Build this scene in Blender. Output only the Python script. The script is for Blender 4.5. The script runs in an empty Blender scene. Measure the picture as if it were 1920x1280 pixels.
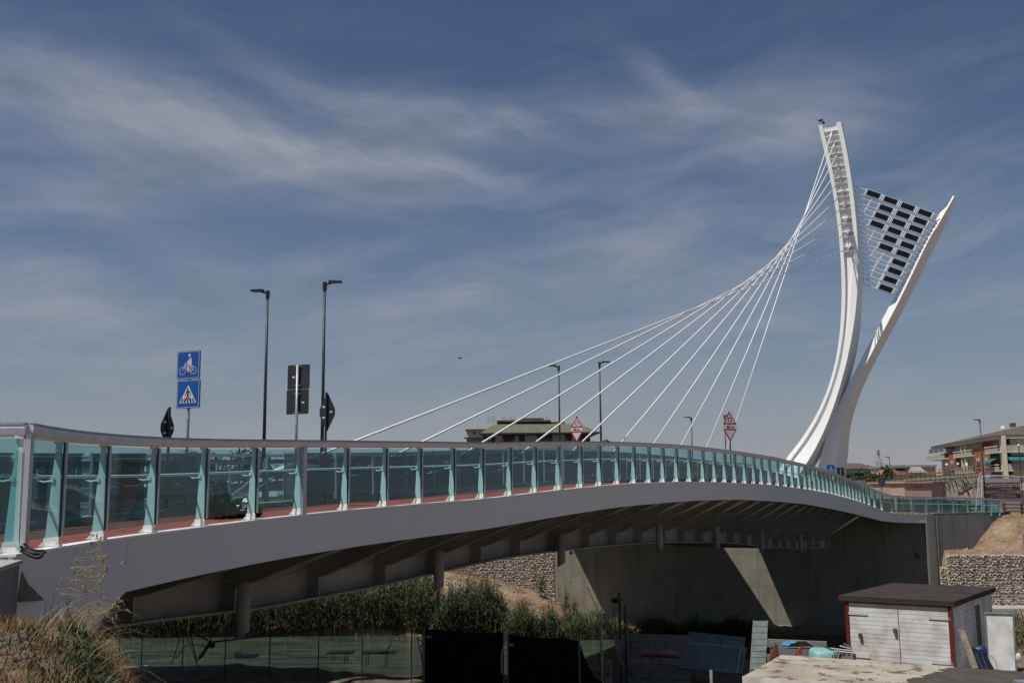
import bpy, math, random
import numpy as np
from mathutils import Vector, Matrix
random.seed(7); np.random.seed(7)
SC = bpy.context.scene
COL = SC.collection
V = Vector

# ------------------------------------------------------------------ camera
FPX = 1950.0
PITCH = math.atan((920 - 640) / FPX)
ROLL = 0.009
cR = V((1, 0, 0)); cF = V((0, math.cos(PITCH), math.sin(PITCH))); cU = V((0, -math.sin(PITCH), math.cos(PITCH)))
cR2 = cR * math.cos(ROLL) - cU * math.sin(ROLL)
cU2 = cR * math.sin(ROLL) + cU * math.cos(ROLL)
cam = bpy.data.cameras.new('camera')
cam.sensor_width = 36.0; cam.lens = FPX * 36.0 / 1920.0
cam.clip_start = 0.1; cam.clip_end = 9000
camo = bpy.data.objects.new('camera', cam); COL.objects.link(camo)
camo.matrix_world = Matrix((( cR2.x, cU2.x, -cF.x, 0), (cR2.y, cU2.y, -cF.y, 0), (cR2.z, cU2.z, -cF.z, 0), (0, 0, 0, 1)))
SC.camera = camo

# ------------------------------------------------------------------ sun and sky
SUN = V((-0.44, -0.30, 1.0)).normalized()
sl = bpy.data.lights.new('sun', 'SUN'); sl.energy = 4.3; sl.angle = math.radians(0.5); sl.color = (1.0, 0.955, 0.88)
so = bpy.data.objects.new('sun', sl); COL.objects.link(so); so.location = (0, 0, 60)
so.rotation_euler = SUN.to_track_quat('Z', 'Y').to_euler()
SC.cycles.transparent_max_bounces = 40; SC.cycles.max_bounces = 8
SC.view_settings.view_transform = 'Standard'; SC.view_settings.look = 'None'
SC.view_settings.exposure = 0.0; SC.view_settings.gamma = 1.0; SC.view_settings.use_curve_mapping = False

def make_world():
    w = bpy.data.worlds.new('World'); SC.world = w; w.use_nodes = True
    nt = w.node_tree; N = nt.nodes; L = nt.links; N.clear()
    out = N.new('ShaderNodeOutputWorld'); bg = N.new('ShaderNodeBackground')
    sky = N.new('ShaderNodeTexSky'); sky.sky_type = 'NISHITA'; sky.sun_disc = False
    sky.sun_elevation = math.asin(SUN.z); sky.sun_rotation = math.atan2(SUN.x, SUN.y)
    sky.air_density = 1.0; sky.dust_density = 1.2; sky.ozone_density = 1.6; sky.altitude = 0
    tc = N.new('ShaderNodeTexCoord')
    def M(op, a, b=None, c=None, clamp=False):
        n = N.new('ShaderNodeMath'); n.operation = op; n.use_clamp = clamp
        for i, v in enumerate((a, b, c)):
            if v is None: continue
            if isinstance(v, (int, float)): n.inputs[i].default_value = v
            else: L.new(v, n.inputs[i])
        return n.outputs[0]
    sep = N.new('ShaderNodeSeparateXYZ'); L.new(tc.outputs['Generated'], sep.inputs[0])
    x, y, z = sep.outputs
    az = M('ARCTAN2', x, y); el = M('ARCSINE', z)
    def noise(u, v, s, det=6, rough=0.6, dist=0.0):
        c = N.new('ShaderNodeCombineXYZ'); L.new(u, c.inputs[0]); L.new(v, c.inputs[1])
        n = N.new('ShaderNodeTexNoise'); n.inputs['Scale'].default_value = s; n.inputs['Detail'].default_value = det
        n.inputs['Roughness'].default_value = rough; n.inputs['Distortion'].default_value = dist
        L.new(c.outputs[0], n.inputs[0]); return n.outputs[0]
    # slow warp so that the streaks bend
    w1 = noise(az, el, 3.0, 3)
    elw = M('ADD', el, M('MULTIPLY', M('SUBTRACT', w1, 0.5), 0.09))
    def streak_noise(ang, sx, sy, scale, det=7, off=0.0):
        ca, sa = math.cos(ang), math.sin(ang)
        u = M('ADD', M('MULTIPLY', az, ca), M('MULTIPLY', elw, sa))
        v = M('ADD', M('MULTIPLY', az, -sa), M('MULTIPLY', elw, ca))
        return noise(M('ADD', M('MULTIPLY', u, sx), off), M('MULTIPLY', v, sy), scale, det, 0.62, 0.12)
    def blob(px, py, ang, ru, rv):
        a0 = math.atan((px - 960) / FPX); e0 = math.atan((920 - py) / math.hypot(FPX, px - 960))
        da = M('SUBTRACT', az, a0); de = M('SUBTRACT', elw, e0)
        ca, sa = math.cos(ang), math.sin(ang)
        u = M('DIVIDE', M('ADD', M('MULTIPLY', da, ca), M('MULTIPLY', de, sa)), ru)
        v = M('DIVIDE', M('ADD', M('MULTIPLY', da, -sa), M('MULTIPLY', de, ca)), rv)
        r2 = M('ADD', M('MULTIPLY', u, u), M('MULTIPLY', v, v))
        return M('POWER', 2.718, M('MULTIPLY', r2, -1.0))
    fine = streak_noise(-0.22, 2.2, 9.0, 2.6)
    fine2 = streak_noise(0.12, 1.4, 6.0, 3.4, 7, 4.0)
    f1 = M('MULTIPLY', M('SUBTRACT', fine, 0.32), 3.2, clamp=True)
    f2 = M('MULTIPLY', M('SUBTRACT', fine2, 0.45), 2.9, clamp=True)
    masks = [M('MULTIPLY', blob(150, 190, -0.20, 0.22, 0.040), 0.85), M('MULTIPLY', blob(430, 235, -0.20, 0.17, 0.028), 0.9), M('MULTIPLY', blob(740, 290, -0.12, 0.11, 0.014), 1.0),
             M('MULTIPLY', blob(600, 160, -0.35, 0.12, 0.020), 0.55), M('MULTIPLY', blob(850, 215, -0.15, 0.13, 0.018), 0.65),
             M('MULTIPLY', blob(1080, 195, 0.06, 0.16, 0.016), 0.7), M('MULTIPLY', blob(1320, 195, 0.25, 0.09, 0.016), 0.55), M('MULTIPLY', blob(1530, 215, 0.08, 0.09, 0.034), 1.15),
             M('MULTIPLY', blob(1270, 120, -0.55, 0.05, 0.012), 0.6),
             M('MULTIPLY', blob(860, 570, 0.05, 0.12, 0.025), 0.5), M('MULTIPLY', blob(1230, 480, 0.1, 0.16, 0.05), 0.40),
             M('MULTIPLY', blob(200, 570, -0.1, 0.2, 0.04), 0.45), M('MULTIPLY', blob(330, 440, -0.35, 0.12, 0.025), 0.35), M('MULTIPLY', blob(1700, 560, 0.0, 0.2, 0.03), 0.35)]
    s = masks[0]
    for m in masks[1:]: s = M('ADD', s, m)
    c1 = M('MULTIPLY', s, M('ADD', M('MULTIPLY', f1, 0.55), 0.30), clamp=True)
    c2 = M('MULTIPLY', f2, 0.56)
    lowfade = M('SUBTRACT', 1.0, M('MULTIPLY', M('ABSOLUTE', M('SUBTRACT', el, 0.16)), 3.0), clamp=True)
    c2 = M('MULTIPLY', c2, lowfade)
    cloud = M('ADD', M('MULTIPLY', c1, 0.66), c2, clamp=True)
    # thin haze veil that thickens toward the horizon
    veil = M('POWER', 2.718, M('MULTIPLY', M('MAXIMUM', el, 0.0), -8.5))
    veil = M('MULTIPLY', veil, 0.84)
    tot = M('MAXIMUM', M('MULTIPLY', cloud, 0.9), veil)
    tot = M('ADD', veil, M('MULTIPLY', M('SUBTRACT', 1.0, veil), cloud), clamp=True)
    sc = N.new('ShaderNodeMix'); sc.data_type = 'RGBA'; sc.blend_type = 'MULTIPLY'; sc.inputs['Factor'].default_value = 1
    L.new(sky.outputs[0], sc.inputs['A']); sc.inputs['B'].default_value = SKYTINT
    mx = N.new('ShaderNodeMix'); mx.data_type = 'RGBA'; L.new(tot, mx.inputs['Factor'])
    L.new(sc.outputs['Result'], mx.inputs['A'])
    cm = N.new('ShaderNodeMix'); cm.data_type = 'RGBA'; L.new(veil, cm.inputs['Factor']); cm.inputs['A'].default_value = CLOUDC; cm.inputs['B'].default_value = VEILC; L.new(cm.outputs['Result'], mx.inputs['B'])
    L.new(mx.outputs['Result'], bg.inputs['Color']); bg.inputs['Strength'].default_value = 0.05
    L.new(bg.outputs[0], out.inputs[0])
SKYTINT = (0.78, 0.96, 1.13, 1)
CLOUDC = (7.1, 7.45, 8.4, 1)
VEILC = (8.3, 7.7, 8.4, 1)
make_world()

# ------------------------------------------------------------------ helpers
def ray(px, py):
    return cF + cR2 * ((px - 960) / FPX) + cU2 * ((640 - py) / FPX)
def at(px, py, Y):
    r = ray(px, py); return r * (Y / r.y)
def onz(px, py, z):
    r = ray(px, py); return r * (z / r.z)

def mat(name, col, rough=0.6, metal=0.0, var=0.12, vs=3.0, bump=0.0, bs=30.0, col2=None, spec=0.5, streak=False, stretch=None):
    m = bpy.data.materials.new(name); m.use_nodes = True
    nt = m.node_tree; N = nt.nodes; L = nt.links
    b = N['Principled BSDF']; b.inputs['Roughness'].default_value = rough; b.inputs['Metallic'].default_value = metal
    b.inputs['Specular IOR Level'].default_value = spec
    tc = N.new('ShaderNodeTexCoord'); mp = N.new('ShaderNodeMapping')
    L.new(tc.outputs['Object'], mp.inputs[0])
    if stretch: mp.inputs['Scale'].default_value = stretch
    if streak: mp.inputs['Scale'].default_value = (3.0, 3.0, 0.35)
    n = N.new('ShaderNodeTexNoise'); n.inputs['Scale'].default_value = vs; n.inputs['Detail'].default_value = 6; n.inputs['Roughness'].default_value = 0.65
    L.new(mp.outputs[0], n.inputs[0])
    r = N.new('ShaderNodeValToRGB'); L.new(n.outputs[0], r.inputs[0])
    c2 = col2 if col2 else tuple(c * (1 - var * 2) for c in col)
    c1 = tuple(min(1, c * (1 + (var if not col2 else 0))) for c in col)
    r.color_ramp.elements[0].position = 0.32; r.color_ramp.elements[0].color = (*c2, 1)
    r.color_ramp.elements[1].position = 0.66; r.color_ramp.elements[1].color = (*c1, 1)
    L.new(r.outputs[0], b.inputs['Base Color'])
    if bump > 0:
        n2 = N.new('ShaderNodeTexNoise'); n2.inputs['Scale'].default_value = bs; n2.inputs['Detail'].default_value = 5
        L.new(mp.outputs[0], n2.inputs[0])
        bp = N.new('ShaderNodeBump'); bp.inputs['Strength'].default_value = bump; bp.inputs['Distance'].default_value = 0.05
        L.new(n2.outputs[0], bp.inputs['Height']); L.new(bp.outputs[0], b.inputs['Normal'])
    return m

MT = {}
MT['white_paint'] = mat('white_paint', (0.80, 0.79, 0.77), 0.45, var=0.03, vs=1.2)
MT['mast_white'] = mat('mast_white', (0.80, 0.80, 0.79), 0.5, var=0.025, vs=0.4, streak=True)
MT['fascia_paint'] = mat('fascia_paint', (0.65, 0.64, 0.62), 0.5, var=0.02, vs=0.35)
MT['under_shade_paint'] = mat('under_shade_paint', (0.26, 0.255, 0.24), 0.75, var=0.12, vs=0.8)  # the bridge's white paint, darkened here to put the underside's shade into the colour
MT['soffit_lit_paint'] = mat('soffit_lit_paint', (0.80, 0.79, 0.76), 0.75, var=0.08, vs=0.8)  # same underside paint, lightened to stand in for bounce light on the soffit
MT['rail_steel'] = mat('rail_steel', (0.70, 0.69, 0.71), 0.38, 0.1, var=0.07, vs=3, bump=0.05, bs=12)
MT['rail_under'] = mat('rail_under', (0.78, 0.74, 0.68), 0.5, var=0.05)
MT['mullion_grey'] = mat('mullion_grey', (0.50, 0.50, 0.51), 0.4, 0.2, var=0.05)
MT['galv'] = mat('galvanised_steel', (0.30, 0.32, 0.34), 0.45, 0.4, var=0.15, vs=8)
MT['dark_steel'] = mat('dark_steel', (0.035, 0.037, 0.04), 0.5, 0.3, var=0.2, vs=4)
MT['sign_back'] = mat('sign_back', (0.018, 0.022, 0.024), 0.6, 0.0, var=0.2)
MT['sticker'] = mat('sticker_white', (0.7, 0.7, 0.7), 0.5, var=0.1)
MT['sign_blue'] = mat('sign_blue', (0.004, 0.075, 0.30), 0.35, var=0.03)
MT['sign_white'] = mat('sign_white', (0.55, 0.55, 0.55), 0.35, var=0.04)
MT['sign_red'] = mat('sign_red', (0.42, 0.012, 0.018), 0.35, var=0.03)
MT['sign_black'] = mat('sign_black', (0.012, 0.012, 0.012), 0.5, var=0.0)
MT['footway_red'] = mat('footway_red', (0.17, 0.045, 0.035), 0.85, var=0.2, vs=2, bump=0.2, bs=60)
MT['asphalt'] = mat('asphalt', (0.055, 0.055, 0.055), 0.9, var=0.2, vs=3, bump=0.2, bs=60)
MT['concrete'] = mat('concrete', (0.225, 0.22, 0.185), 0.85, var=0.10, vs=0.5, bump=0.15, bs=8)
MT['concrete_grey'] = mat('concrete_grey', (0.19, 0.19, 0.18), 0.85, var=0.15, vs=0.7, bump=0.15, bs=8)
def stained(name, base, dark):
    m = mat(name, base, 0.88, var=0.10, vs=0.5, bump=0.15, bs=8); N = m.node_tree.nodes; L = m.node_tree.links; b = N['Principled BSDF']; src = b.inputs['Base Color'].links[0].from_socket
    tc = N.new('ShaderNodeTexCoord'); mp = N.new('ShaderNodeMapping'); mp.inputs['Scale'].default_value = (1.6, 1.6, .10); L.new(tc.outputs['Object'], mp.inputs[0])
    n = N.new('ShaderNodeTexNoise'); n.inputs['Scale'].default_value = 1.0; n.inputs['Detail'].default_value = 7; n.inputs['Roughness'].default_value = .7; L.new(mp.outputs[0], n.inputs[0])
    r = N.new('ShaderNodeValToRGB'); L.new(n.outputs[0], r.inputs[0]); r.color_ramp.elements[0].position = .36; r.color_ramp.elements[0].color = (*dark, 1); r.color_ramp.elements[1].position = .52; r.color_ramp.elements[1].color = (1, 1, 1, 1)
    mu = N.new('ShaderNodeMix'); mu.data_type = 'RGBA'; mu.blend_type = 'MULTIPLY'; mu.inputs['Factor'].default_value = 1; L.new(src, mu.inputs['A']); L.new(r.outputs[0], mu.inputs['B']); L.new(mu.outputs['Result'], b.inputs['Base Color']); return m
MT['concrete'] = stained('concrete', (0.225, 0.21, 0.165), (.80, .79, .75)); MT['concrete_grey'] = stained('concrete_grey', (0.20, 0.20, 0.19), (.72, .72, .70))
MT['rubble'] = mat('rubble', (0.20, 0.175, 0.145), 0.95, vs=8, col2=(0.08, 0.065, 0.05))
MT['kerb'] = mat('kerb_stone', (0.38, 0.37, 0.35), 0.85, var=0.12, vs=4)
MT['stone'] = mat('gabion_stone', (0.72, 0.63, 0.52), 0.9, vs=5, col2=(0.42, 0.35, 0.275), bump=0.3, bs=20)
MT['wire'] = mat('gabion_wire', (0.12, 0.12, 0.11), 0.6, 0.5, var=0.1)
MT['solar'] = mat('solar_cell', (0.010, 0.010, 0.016), 0.35, var=0.1, spec=0.3)
MT['brown_brick'] = mat('brown_brick', (0.085, 0.035, 0.025), 0.85, var=0.18, vs=2, bump=0.1)
MT['orange_brick'] = mat('orange_brick', (0.34, 0.12, 0.058), 0.85, var=0.15, vs=1.5, bump=0.1)
MT['cream_wall'] = mat('cream_wall', (0.58, 0.52, 0.42), 0.85, var=0.08, vs=0.8)
MT['beige'] = mat('beige_plaster', (0.40, 0.37, 0.32), 0.85, var=0.1, vs=0.8)
MT['pink_wall'] = mat('pink_wall', (0.42, 0.29, 0.24), 0.85, var=0.05, vs=0.8)
MT['green_tile'] = mat('green_tile', (0.125, 0.135, 0.085), 0.8, var=0.2, vs=3)
MT['roof_brown'] = mat('roof_brown', (0.11, 0.08, 0.065), 0.85, var=0.2, vs=1.5)
MT['roof_red'] = mat('roof_red', (0.20, 0.07, 0.045), 0.85, var=0.2, vs=2)
MT['roof_grey'] = mat('roof_grey', (0.28, 0.27, 0.26), 0.8, var=0.15, vs=2)
MT['window'] = mat('window_glass', (0.02, 0.025, 0.03), 0.12, var=0.2)
MT['shutter'] = mat('roller_shutter', (0.45, 0.42, 0.38), 0.7, var=0.1)
MT['teal_awning'] = mat('teal_awning', (0.015, 0.15, 0.13), 0.8, var=0.1)
MT['orange_awning'] = mat('orange_awning', (0.55, 0.26, 0.03), 0.8, var=0.1)
MT['red_metal'] = mat('red_metal', (0.14, 0.018, 0.015), 0.5, var=0.25, vs=5)
MT['rust'] = mat('rust', (0.16, 0.055, 0.025), 0.85, var=0.3, vs=8)
MT['wood_brown'] = mat('wood_brown', (0.12, 0.06, 0.03), 0.8, var=0.25, vs=3)
MT['wood_grey'] = mat('wood_grey', (0.22, 0.19, 0.15), 0.85, var=0.25, vs=4, stretch=(1, 1, 0.2))
MT['green_metal'] = mat('green_metal', (0.012, 0.036, 0.026), 0.6, var=0.15)
MT['black_cloth'] = mat('black_cloth', (0.012, 0.013, 0.012), 0.95, var=0.2, vs=2, bump=0.3, bs=6, spec=0.1)
MT['bag'] = mat('black_plastic', (0.010, 0.010, 0.011), 0.22, var=0.1, bump=0.5, bs=9)
MT['rubber'] = mat('black_rubber', (0.005, 0.006, 0.008), 0.7, var=0.1)
MT['pale_blue'] = mat('pale_blue_paint', (0.115, 0.15, 0.155), 0.6, var=0.15, vs=2)
MT['mint'] = mat('mint_plastic', (0.22, 0.46, 0.42), 0.5, var=0.06)
MT['blue_cloth'] = mat('blue_cloth', (0.06, 0.22, 0.42), 0.8, var=0.15)
MT['navy'] = mat('navy_plastic', (0.015, 0.03, 0.08), 0.5, var=0.1)
MT['red_plastic'] = mat('red_plastic', (0.40, 0.03, 0.03), 0.5, var=0.1)
MT['bark'] = mat('bark', (0.10, 0.075, 0.05), 0.9, var=0.25, vs=6)
MT['board_white'] = mat('board_white', (0.42, 0.42, 0.47), 0.6, var=0.05)
MT['board_brown'] = mat('board_brown', (0.13, 0.055, 0.04), 0.6, var=0.08)
MT['foil'] = mat('white_plastic', (0.55, 0.55, 0.54), 0.5, var=0.08)

def leafmat(name, a, b, rough=0.6):
    m = bpy.data.materials.new(name); m.use_nodes = True
    N = m.node_tree.nodes; L = m.node_tree.links; bs = N['Principled BSDF']
    g = N.new('ShaderNodeTexCoord'); n = N.new('ShaderNodeTexNoise'); n.inputs['Scale'].default_value = 1.7; n.inputs['Detail'].default_value = 6
    L.new(g.outputs['Object'], n.inputs[0])
    r = N.new('ShaderNodeValToRGB'); L.new(n.outputs[0], r.inputs[0])
    r.color_ramp.elements[0].position = 0.35; r.color_ramp.elements[0].color = (*a, 1)
    r.color_ramp.elements[1].position = 0.65; r.color_ramp.elements[1].color = (*b, 1)
    L.new(r.outputs[0], bs.inputs['Base Color']); bs.inputs['Roughness'].default_value = rough
    bs.inputs['Specular IOR Level'].default_value = 0.25
    return m
MT['reed'] = leafmat('reed_leaf', (0.024, 0.036, 0.015), (0.085, 0.105, 0.048))
MT['dry_grass'] = leafmat('dry_grass', (0.085, 0.055, 0.022), (0.25, 0.145, 0.06))
MT['straw'] = leafmat('straw', (0.22, 0.15, 0.08), (0.42, 0.34, 0.20))
MT['weed'] = leafmat('weed_green', (0.030, 0.040, 0.014), (0.10, 0.115, 0.045))
MT['leaf'] = leafmat('tree_leaf', (0.02, 0.035, 0.012), (0.06, 0.085, 0.03))

def glass_mat():
    m = bpy.data.materials.new('teal_glass'); m.use_nodes = True
    N = m.node_tree.nodes; L = m.node_tree.links; N.clear()
    o = N.new('ShaderNodeOutputMaterial'); mx = N.new('ShaderNodeMixShader'); t = N.new('ShaderNodeBsdfTransparent')
    g = N.new('ShaderNodeBsdfGlossy'); lw = N.new('ShaderNodeLayerWeight'); lw.inputs[0].default_value = 0.12
    t.inputs[0].default_value = (0.64, 0.85, 0.852, 1); g.inputs['Roughness'].default_value = 0.02
    g.inputs[0].default_value = (0.9, 0.95, 0.95, 1)
    d = N.new('ShaderNodeBsdfDiffuse'); d.inputs[0].default_value = (0.25, 0.42, 0.42, 1)
    m2 = N.new('ShaderNodeMixShader'); tcg = N.new('ShaderNodeTexCoord'); ng = N.new('ShaderNodeTexNoise'); ng.inputs['Scale'].default_value = 1.3; ng.inputs['Detail'].default_value = 6; L.new(tcg.outputs['Object'], ng.inputs[0]); fg = N.new('ShaderNodeMath'); fg.operation = 'MULTIPLY_ADD'; fg.inputs[1].default_value = .11; fg.inputs[2].default_value = -.035; fg.use_clamp = True; L.new(ng.outputs[0], fg.inputs[0]); L.new(fg.outputs[0], m2.inputs[0])
    L.new(t.outputs[0], m2.inputs[1]); L.new(d.outputs[0], m2.inputs[2])
    fm = N.new('ShaderNodeMath'); fm.operation = 'MULTIPLY_ADD'; fm.inputs[1].default_value = 0.25; fm.inputs[2].default_value = 0.012; L.new(lw.outputs['Facing'], fm.inputs[0]); L.new(fm.outputs[0], mx.inputs[0]); L.new(m2.outputs[0], mx.inputs[1]); L.new(g.outputs[0], mx.inputs[2])
    L.new(mx.outputs[0], o.inputs[0]); return m
MT['glass'] = glass_mat()

def perf_mat():
    m = bpy.data.materials.new('perforated_sheet'); m.use_nodes = True
    N = m.node_tree.nodes; L = m.node_tree.links; b = N['Principled BSDF']
    b.inputs['Base Color'].default_value = (0.10, 0.12, 0.13, 1); b.inputs['Metallic'].default_value = 0.4; b.inputs['Roughness'].default_value = 0.5
    tc = N.new('ShaderNodeTexCoord'); v = N.new('ShaderNodeTexVoronoi'); v.inputs['Scale'].default_value = 24; v.inputs['Randomness'].default_value = 0
    L.new(tc.outputs['Object'], v.inputs[0])
    c = N.new('ShaderNodeMath'); c.operation = 'GREATER_THAN'; c.inputs[1].default_value = 0.27
    L.new(v.outputs['Distance'], c.inputs[0]); L.new(c.outputs[0], b.inputs['Alpha'])
    return m
MT['perf'] = perf_mat()

class MB:
    def __init__(s): s.v = []; s.f = []
    def add(s, vs, fs):
        o = len(s.v); s.v += [tuple(p) for p in vs]; s.f += [tuple(i + o for i in f) for f in fs]; return s
    def box(s, c, size, M3=None):
        hx, hy, hz = size[0] / 2, size[1] / 2, size[2] / 2; c = V(c)
        pts = [V((x, y, z)) for z in (-hz, hz) for y in (-hy, hy) for x in (-hx, hx)]
        if M3 is not None: pts = [M3 @ p for p in pts]
        return s.add([c + p for p in pts], [(0, 2, 3, 1), (4, 5, 7, 6), (0, 1, 5, 4), (2, 6, 7, 3), (0, 4, 6, 2), (1, 3, 7, 5)])
    def curve(s, pts, r, n=8, k=5):     # smooth tube through points
        P = [V(p) for p in pts]; Q = []
        for i in range(len(P) - 1):
            a, b, c, d = P[max(i - 1, 0)], P[i], P[i + 1], P[min(i + 2, len(P) - 1)]
            for j in range(k):
                t = j / k; Q.append(.5 * ((2 * b) + (c - a) * t + (2 * a - 5 * b + 4 * c - d) * t * t + (3 * b - a - 3 * c + d) * t ** 3))
        Q.append(P[-1]); secs = []; up = V((0, 0, 1))
        for i, q in enumerate(Q):
            d = (Q[min(i + 1, len(Q) - 1)] - Q[max(i - 1, 0)]).normalized(); up = (up - d * up.dot(d)).normalized(); w = d.cross(up)
            secs.append([q + up * math.cos(2 * math.pi * a / n) * r + w * math.sin(2 * math.pi * a / n) * r for a in range(n)])
        return s.loft(secs)
    def hexa(s, p):   # 8 points: bottom 0-3 ccw, top 4-7
        return s.add(p, [(3, 2, 1, 0), (4, 5, 6, 7), (0, 1, 5, 4), (1, 2, 6, 5), (2, 3, 7, 6), (3, 0, 4, 7)])
    def tube(s, a, b, r0, r1=None, n=8, caps=True):
        a = V(a); b = V(b); r1 = r0 if r1 is None else r1
        d = (b - a).normalized(); u = d.orthogonal().normalized(); w = d.cross(u)
        vs = []
        for p, r in ((a, r0), (b, r1)):
            for i in range(n):
                t = 2 * math.pi * i / n; vs.append(p + u * math.cos(t) * r + w * math.sin(t) * r)
        fs = [(i, (i + 1) % n, n + (i + 1) % n, n + i) for i in range(n)]
        if caps: fs += [tuple(range(n - 1, -1, -1)), tuple(range(n, 2 * n))]
        return s.add(vs, fs)
    def poly(s, pts, r, n=6):
        for a, b in zip(pts[:-1], pts[1:]): s.tube(a, b, r, r, n)
        return s
    def prism(s, poly, ext):   # poly: list of 3D pts, ext vector
        n = len(poly); ext = V(ext); P = [V(p) for p in poly]
        return s.add(P + [p + ext for p in P], [tuple(range(n - 1, -1, -1)), tuple(range(n, 2 * n))] + [(i, (i + 1) % n, n + (i + 1) % n, n + i) for i in range(n)])
    def loft(s, secs, closed=True, caps=True):
        n = len(secs[0]); vs = [p for q in secs for p in q]; fs = []
        m = n if closed else n - 1
        for k in range(len(secs) - 1):
            for i in range(m):
                j = (i + 1) % n; fs.append((k * n + i, k * n + j, (k + 1) * n + j, (k + 1) * n + i))
        if caps and closed:
            fs += [tuple(range(n - 1, -1, -1)), tuple(range((len(secs) - 1) * n, len(secs) * n))]
        return s.add(vs, fs)
    def blob(s, c, r, seed=0, amp=0.2, sub=2, flat=None):
        import bmesh
        bm = bmesh.new(); bmesh.ops.create_icosphere(bm, subdivisions=sub, radius=1)
        rnd = random.Random(seed); ph = [rnd.uniform(0, 6) for _ in range(6)]
        vs = []
        for v in bm.verts:
            p = v.co; k = 1 + amp * (math.sin(p.x * 4 + ph[0]) * math.sin(p.y * 5 + ph[1]) + 0.6 * math.sin(p.z * 8 + ph[2]) * math.sin(p.x * 9 + ph[3])) + amp * 0.4 * rnd.uniform(-1, 1)
            q = V((p.x * r[0] * k, p.y * r[1] * k, p.z * r[2] * k))
            if flat is not None and q.z < flat: q.z = flat
            vs.append(V(c) + q)
        s.add(vs, [tuple(v.index for v in f.verts) for f in bm.faces]); bm.free(); return s
    def mesh(s, name, m, origin=None, smooth=False):
        me = bpy.data.meshes.new(name)
        vs = s.v if origin is None else [(a - origin[0], b - origin[1], c - origin[2]) for a, b, c in s.v]
        me.from_pydata(vs, [], s.f); 
        if isinstance(m, str): m = MT[m]
        me.materials.append(m); me.update()
        import bmesh
        if len(s.f) < 60000:
            bm = bmesh.new(); bm.from_mesh(me); bmesh.ops.recalc_face_normals(bm, faces=bm.faces); bm.to_mesh(me); bm.free()
        if smooth:
            me.polygons.foreach_set('use_smooth', [True] * len(me.polygons))
        return me
    def build(s, name, m, parent=None, smooth=False, label=None, kind=None):
        org = (0, 0, 0)
        if parent is not None:
            p = parent
            org = V((0, 0, 0))
            while p is not None: org = org + p.location; p = p.parent
        o = bpy.data.objects.new(name, s.mesh(name, m, org, smooth)); COL.objects.link(o)
        if parent is not None: o.parent = parent
        if label: o['label'] = label
        if kind: o['kind'] = kind
        return o

def tag(o, label, cat, group=None):
    o['label'] = label; o['category'] = cat
    if group: o['group'] = group
    return o
def thing(name, loc, label, cat, group=None):
    o = bpy.data.objects.new(name, None); COL.objects.link(o); o.location = loc; o.empty_display_size = 0.3
    return tag(o, label, cat, group)
def inst(name, me, parent, loc, rz=0.0, scale=None, M=None):
    o = bpy.data.objects.new(name, me); COL.objects.link(o); o.parent = parent
    if M is not None: o.matrix_local = M
    else:
        o.location = loc; o.rotation_euler = (0, 0, rz)
        if scale: o.scale = scale
    return o
def struct(o): o['kind'] = 'structure'; return o
def copy_tree(o, parent=None):
    c = o.copy(); COL.objects.link(c); c.parent = parent
    for ch in o.children: copy_tree(ch, c)
    return c
def text_mesh(s, size, M4, mb=None, depth=0.004):
    cu = bpy.data.curves.new('t', 'FONT'); cu.body = s; cu.size = size; cu.align_x = 'CENTER'; cu.align_y = 'CENTER'; cu.resolution_u = 3; cu.extrude = depth
    o = bpy.data.objects.new('t', cu); COL.objects.link(o)
    dg = bpy.context.evaluated_depsgraph_get(); me = o.evaluated_get(dg).to_mesh()
    mb = mb or MB()
    mb.add([M4 @ v.co for v in me.vertices], [tuple(p.vertices) for p in me.polygons])
    bpy.data.objects.remove(o); bpy.data.curves.remove(cu); return mb
def frame(origin, right, up=V((0, 0, 1))):
    right = V(right).normalized(); up = V(up).normalized(); nrm = right.cross(up)
    return Matrix(((right.x, up.x, nrm.x, origin[0]), (right.y, up.y, nrm.y, origin[1]), (right.z, up.z, nrm.z, origin[2]), (0, 0, 0, 1)))

def blades(base, h, w, lean, az=None, seg=4, droop=0.5, tip=0.08):
    """many curved leaf blades at once: base (N,3), heights, widths, lean amounts"""
    n = len(base); base = np.asarray(base, float)
    az = np.random.uniform(0, 2 * np.pi, n) if az is None else az
    dx, dy = np.cos(az), np.sin(az); sa = az + np.pi / 2 + np.random.uniform(-.6, .6, n); sx, sy = np.cos(sa), np.sin(sa)
    vs = []
    for k in range(seg + 1):
        t = k / seg
        out = lean * h * (t ** 1.6); up = h * t - droop * lean * h * t ** 3
        ww = w * (1 - t) ** 0.6 * (0.6 + 0.4 * min(1, t * 4)) / 2 + w * tip / 2
        c = np.stack([base[:, 0] + dx * out, base[:, 1] + dy * out, base[:, 2] + up], 1)
        o = np.stack([sx * ww, sy * ww, 0 * ww], 1)
        vs += [c - o, c + o]
    P = np.stack(vs, 1).reshape(-1, 3); m = 2 * (seg + 1)
    b0 = (np.arange(n) * m)[:, None]
    q = np.concatenate([b0 + np.array([[2 * k, 2 * k + 1, 2 * k + 3, 2 * k + 2]]) for k in range(seg)], 0)
    return P, q
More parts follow.
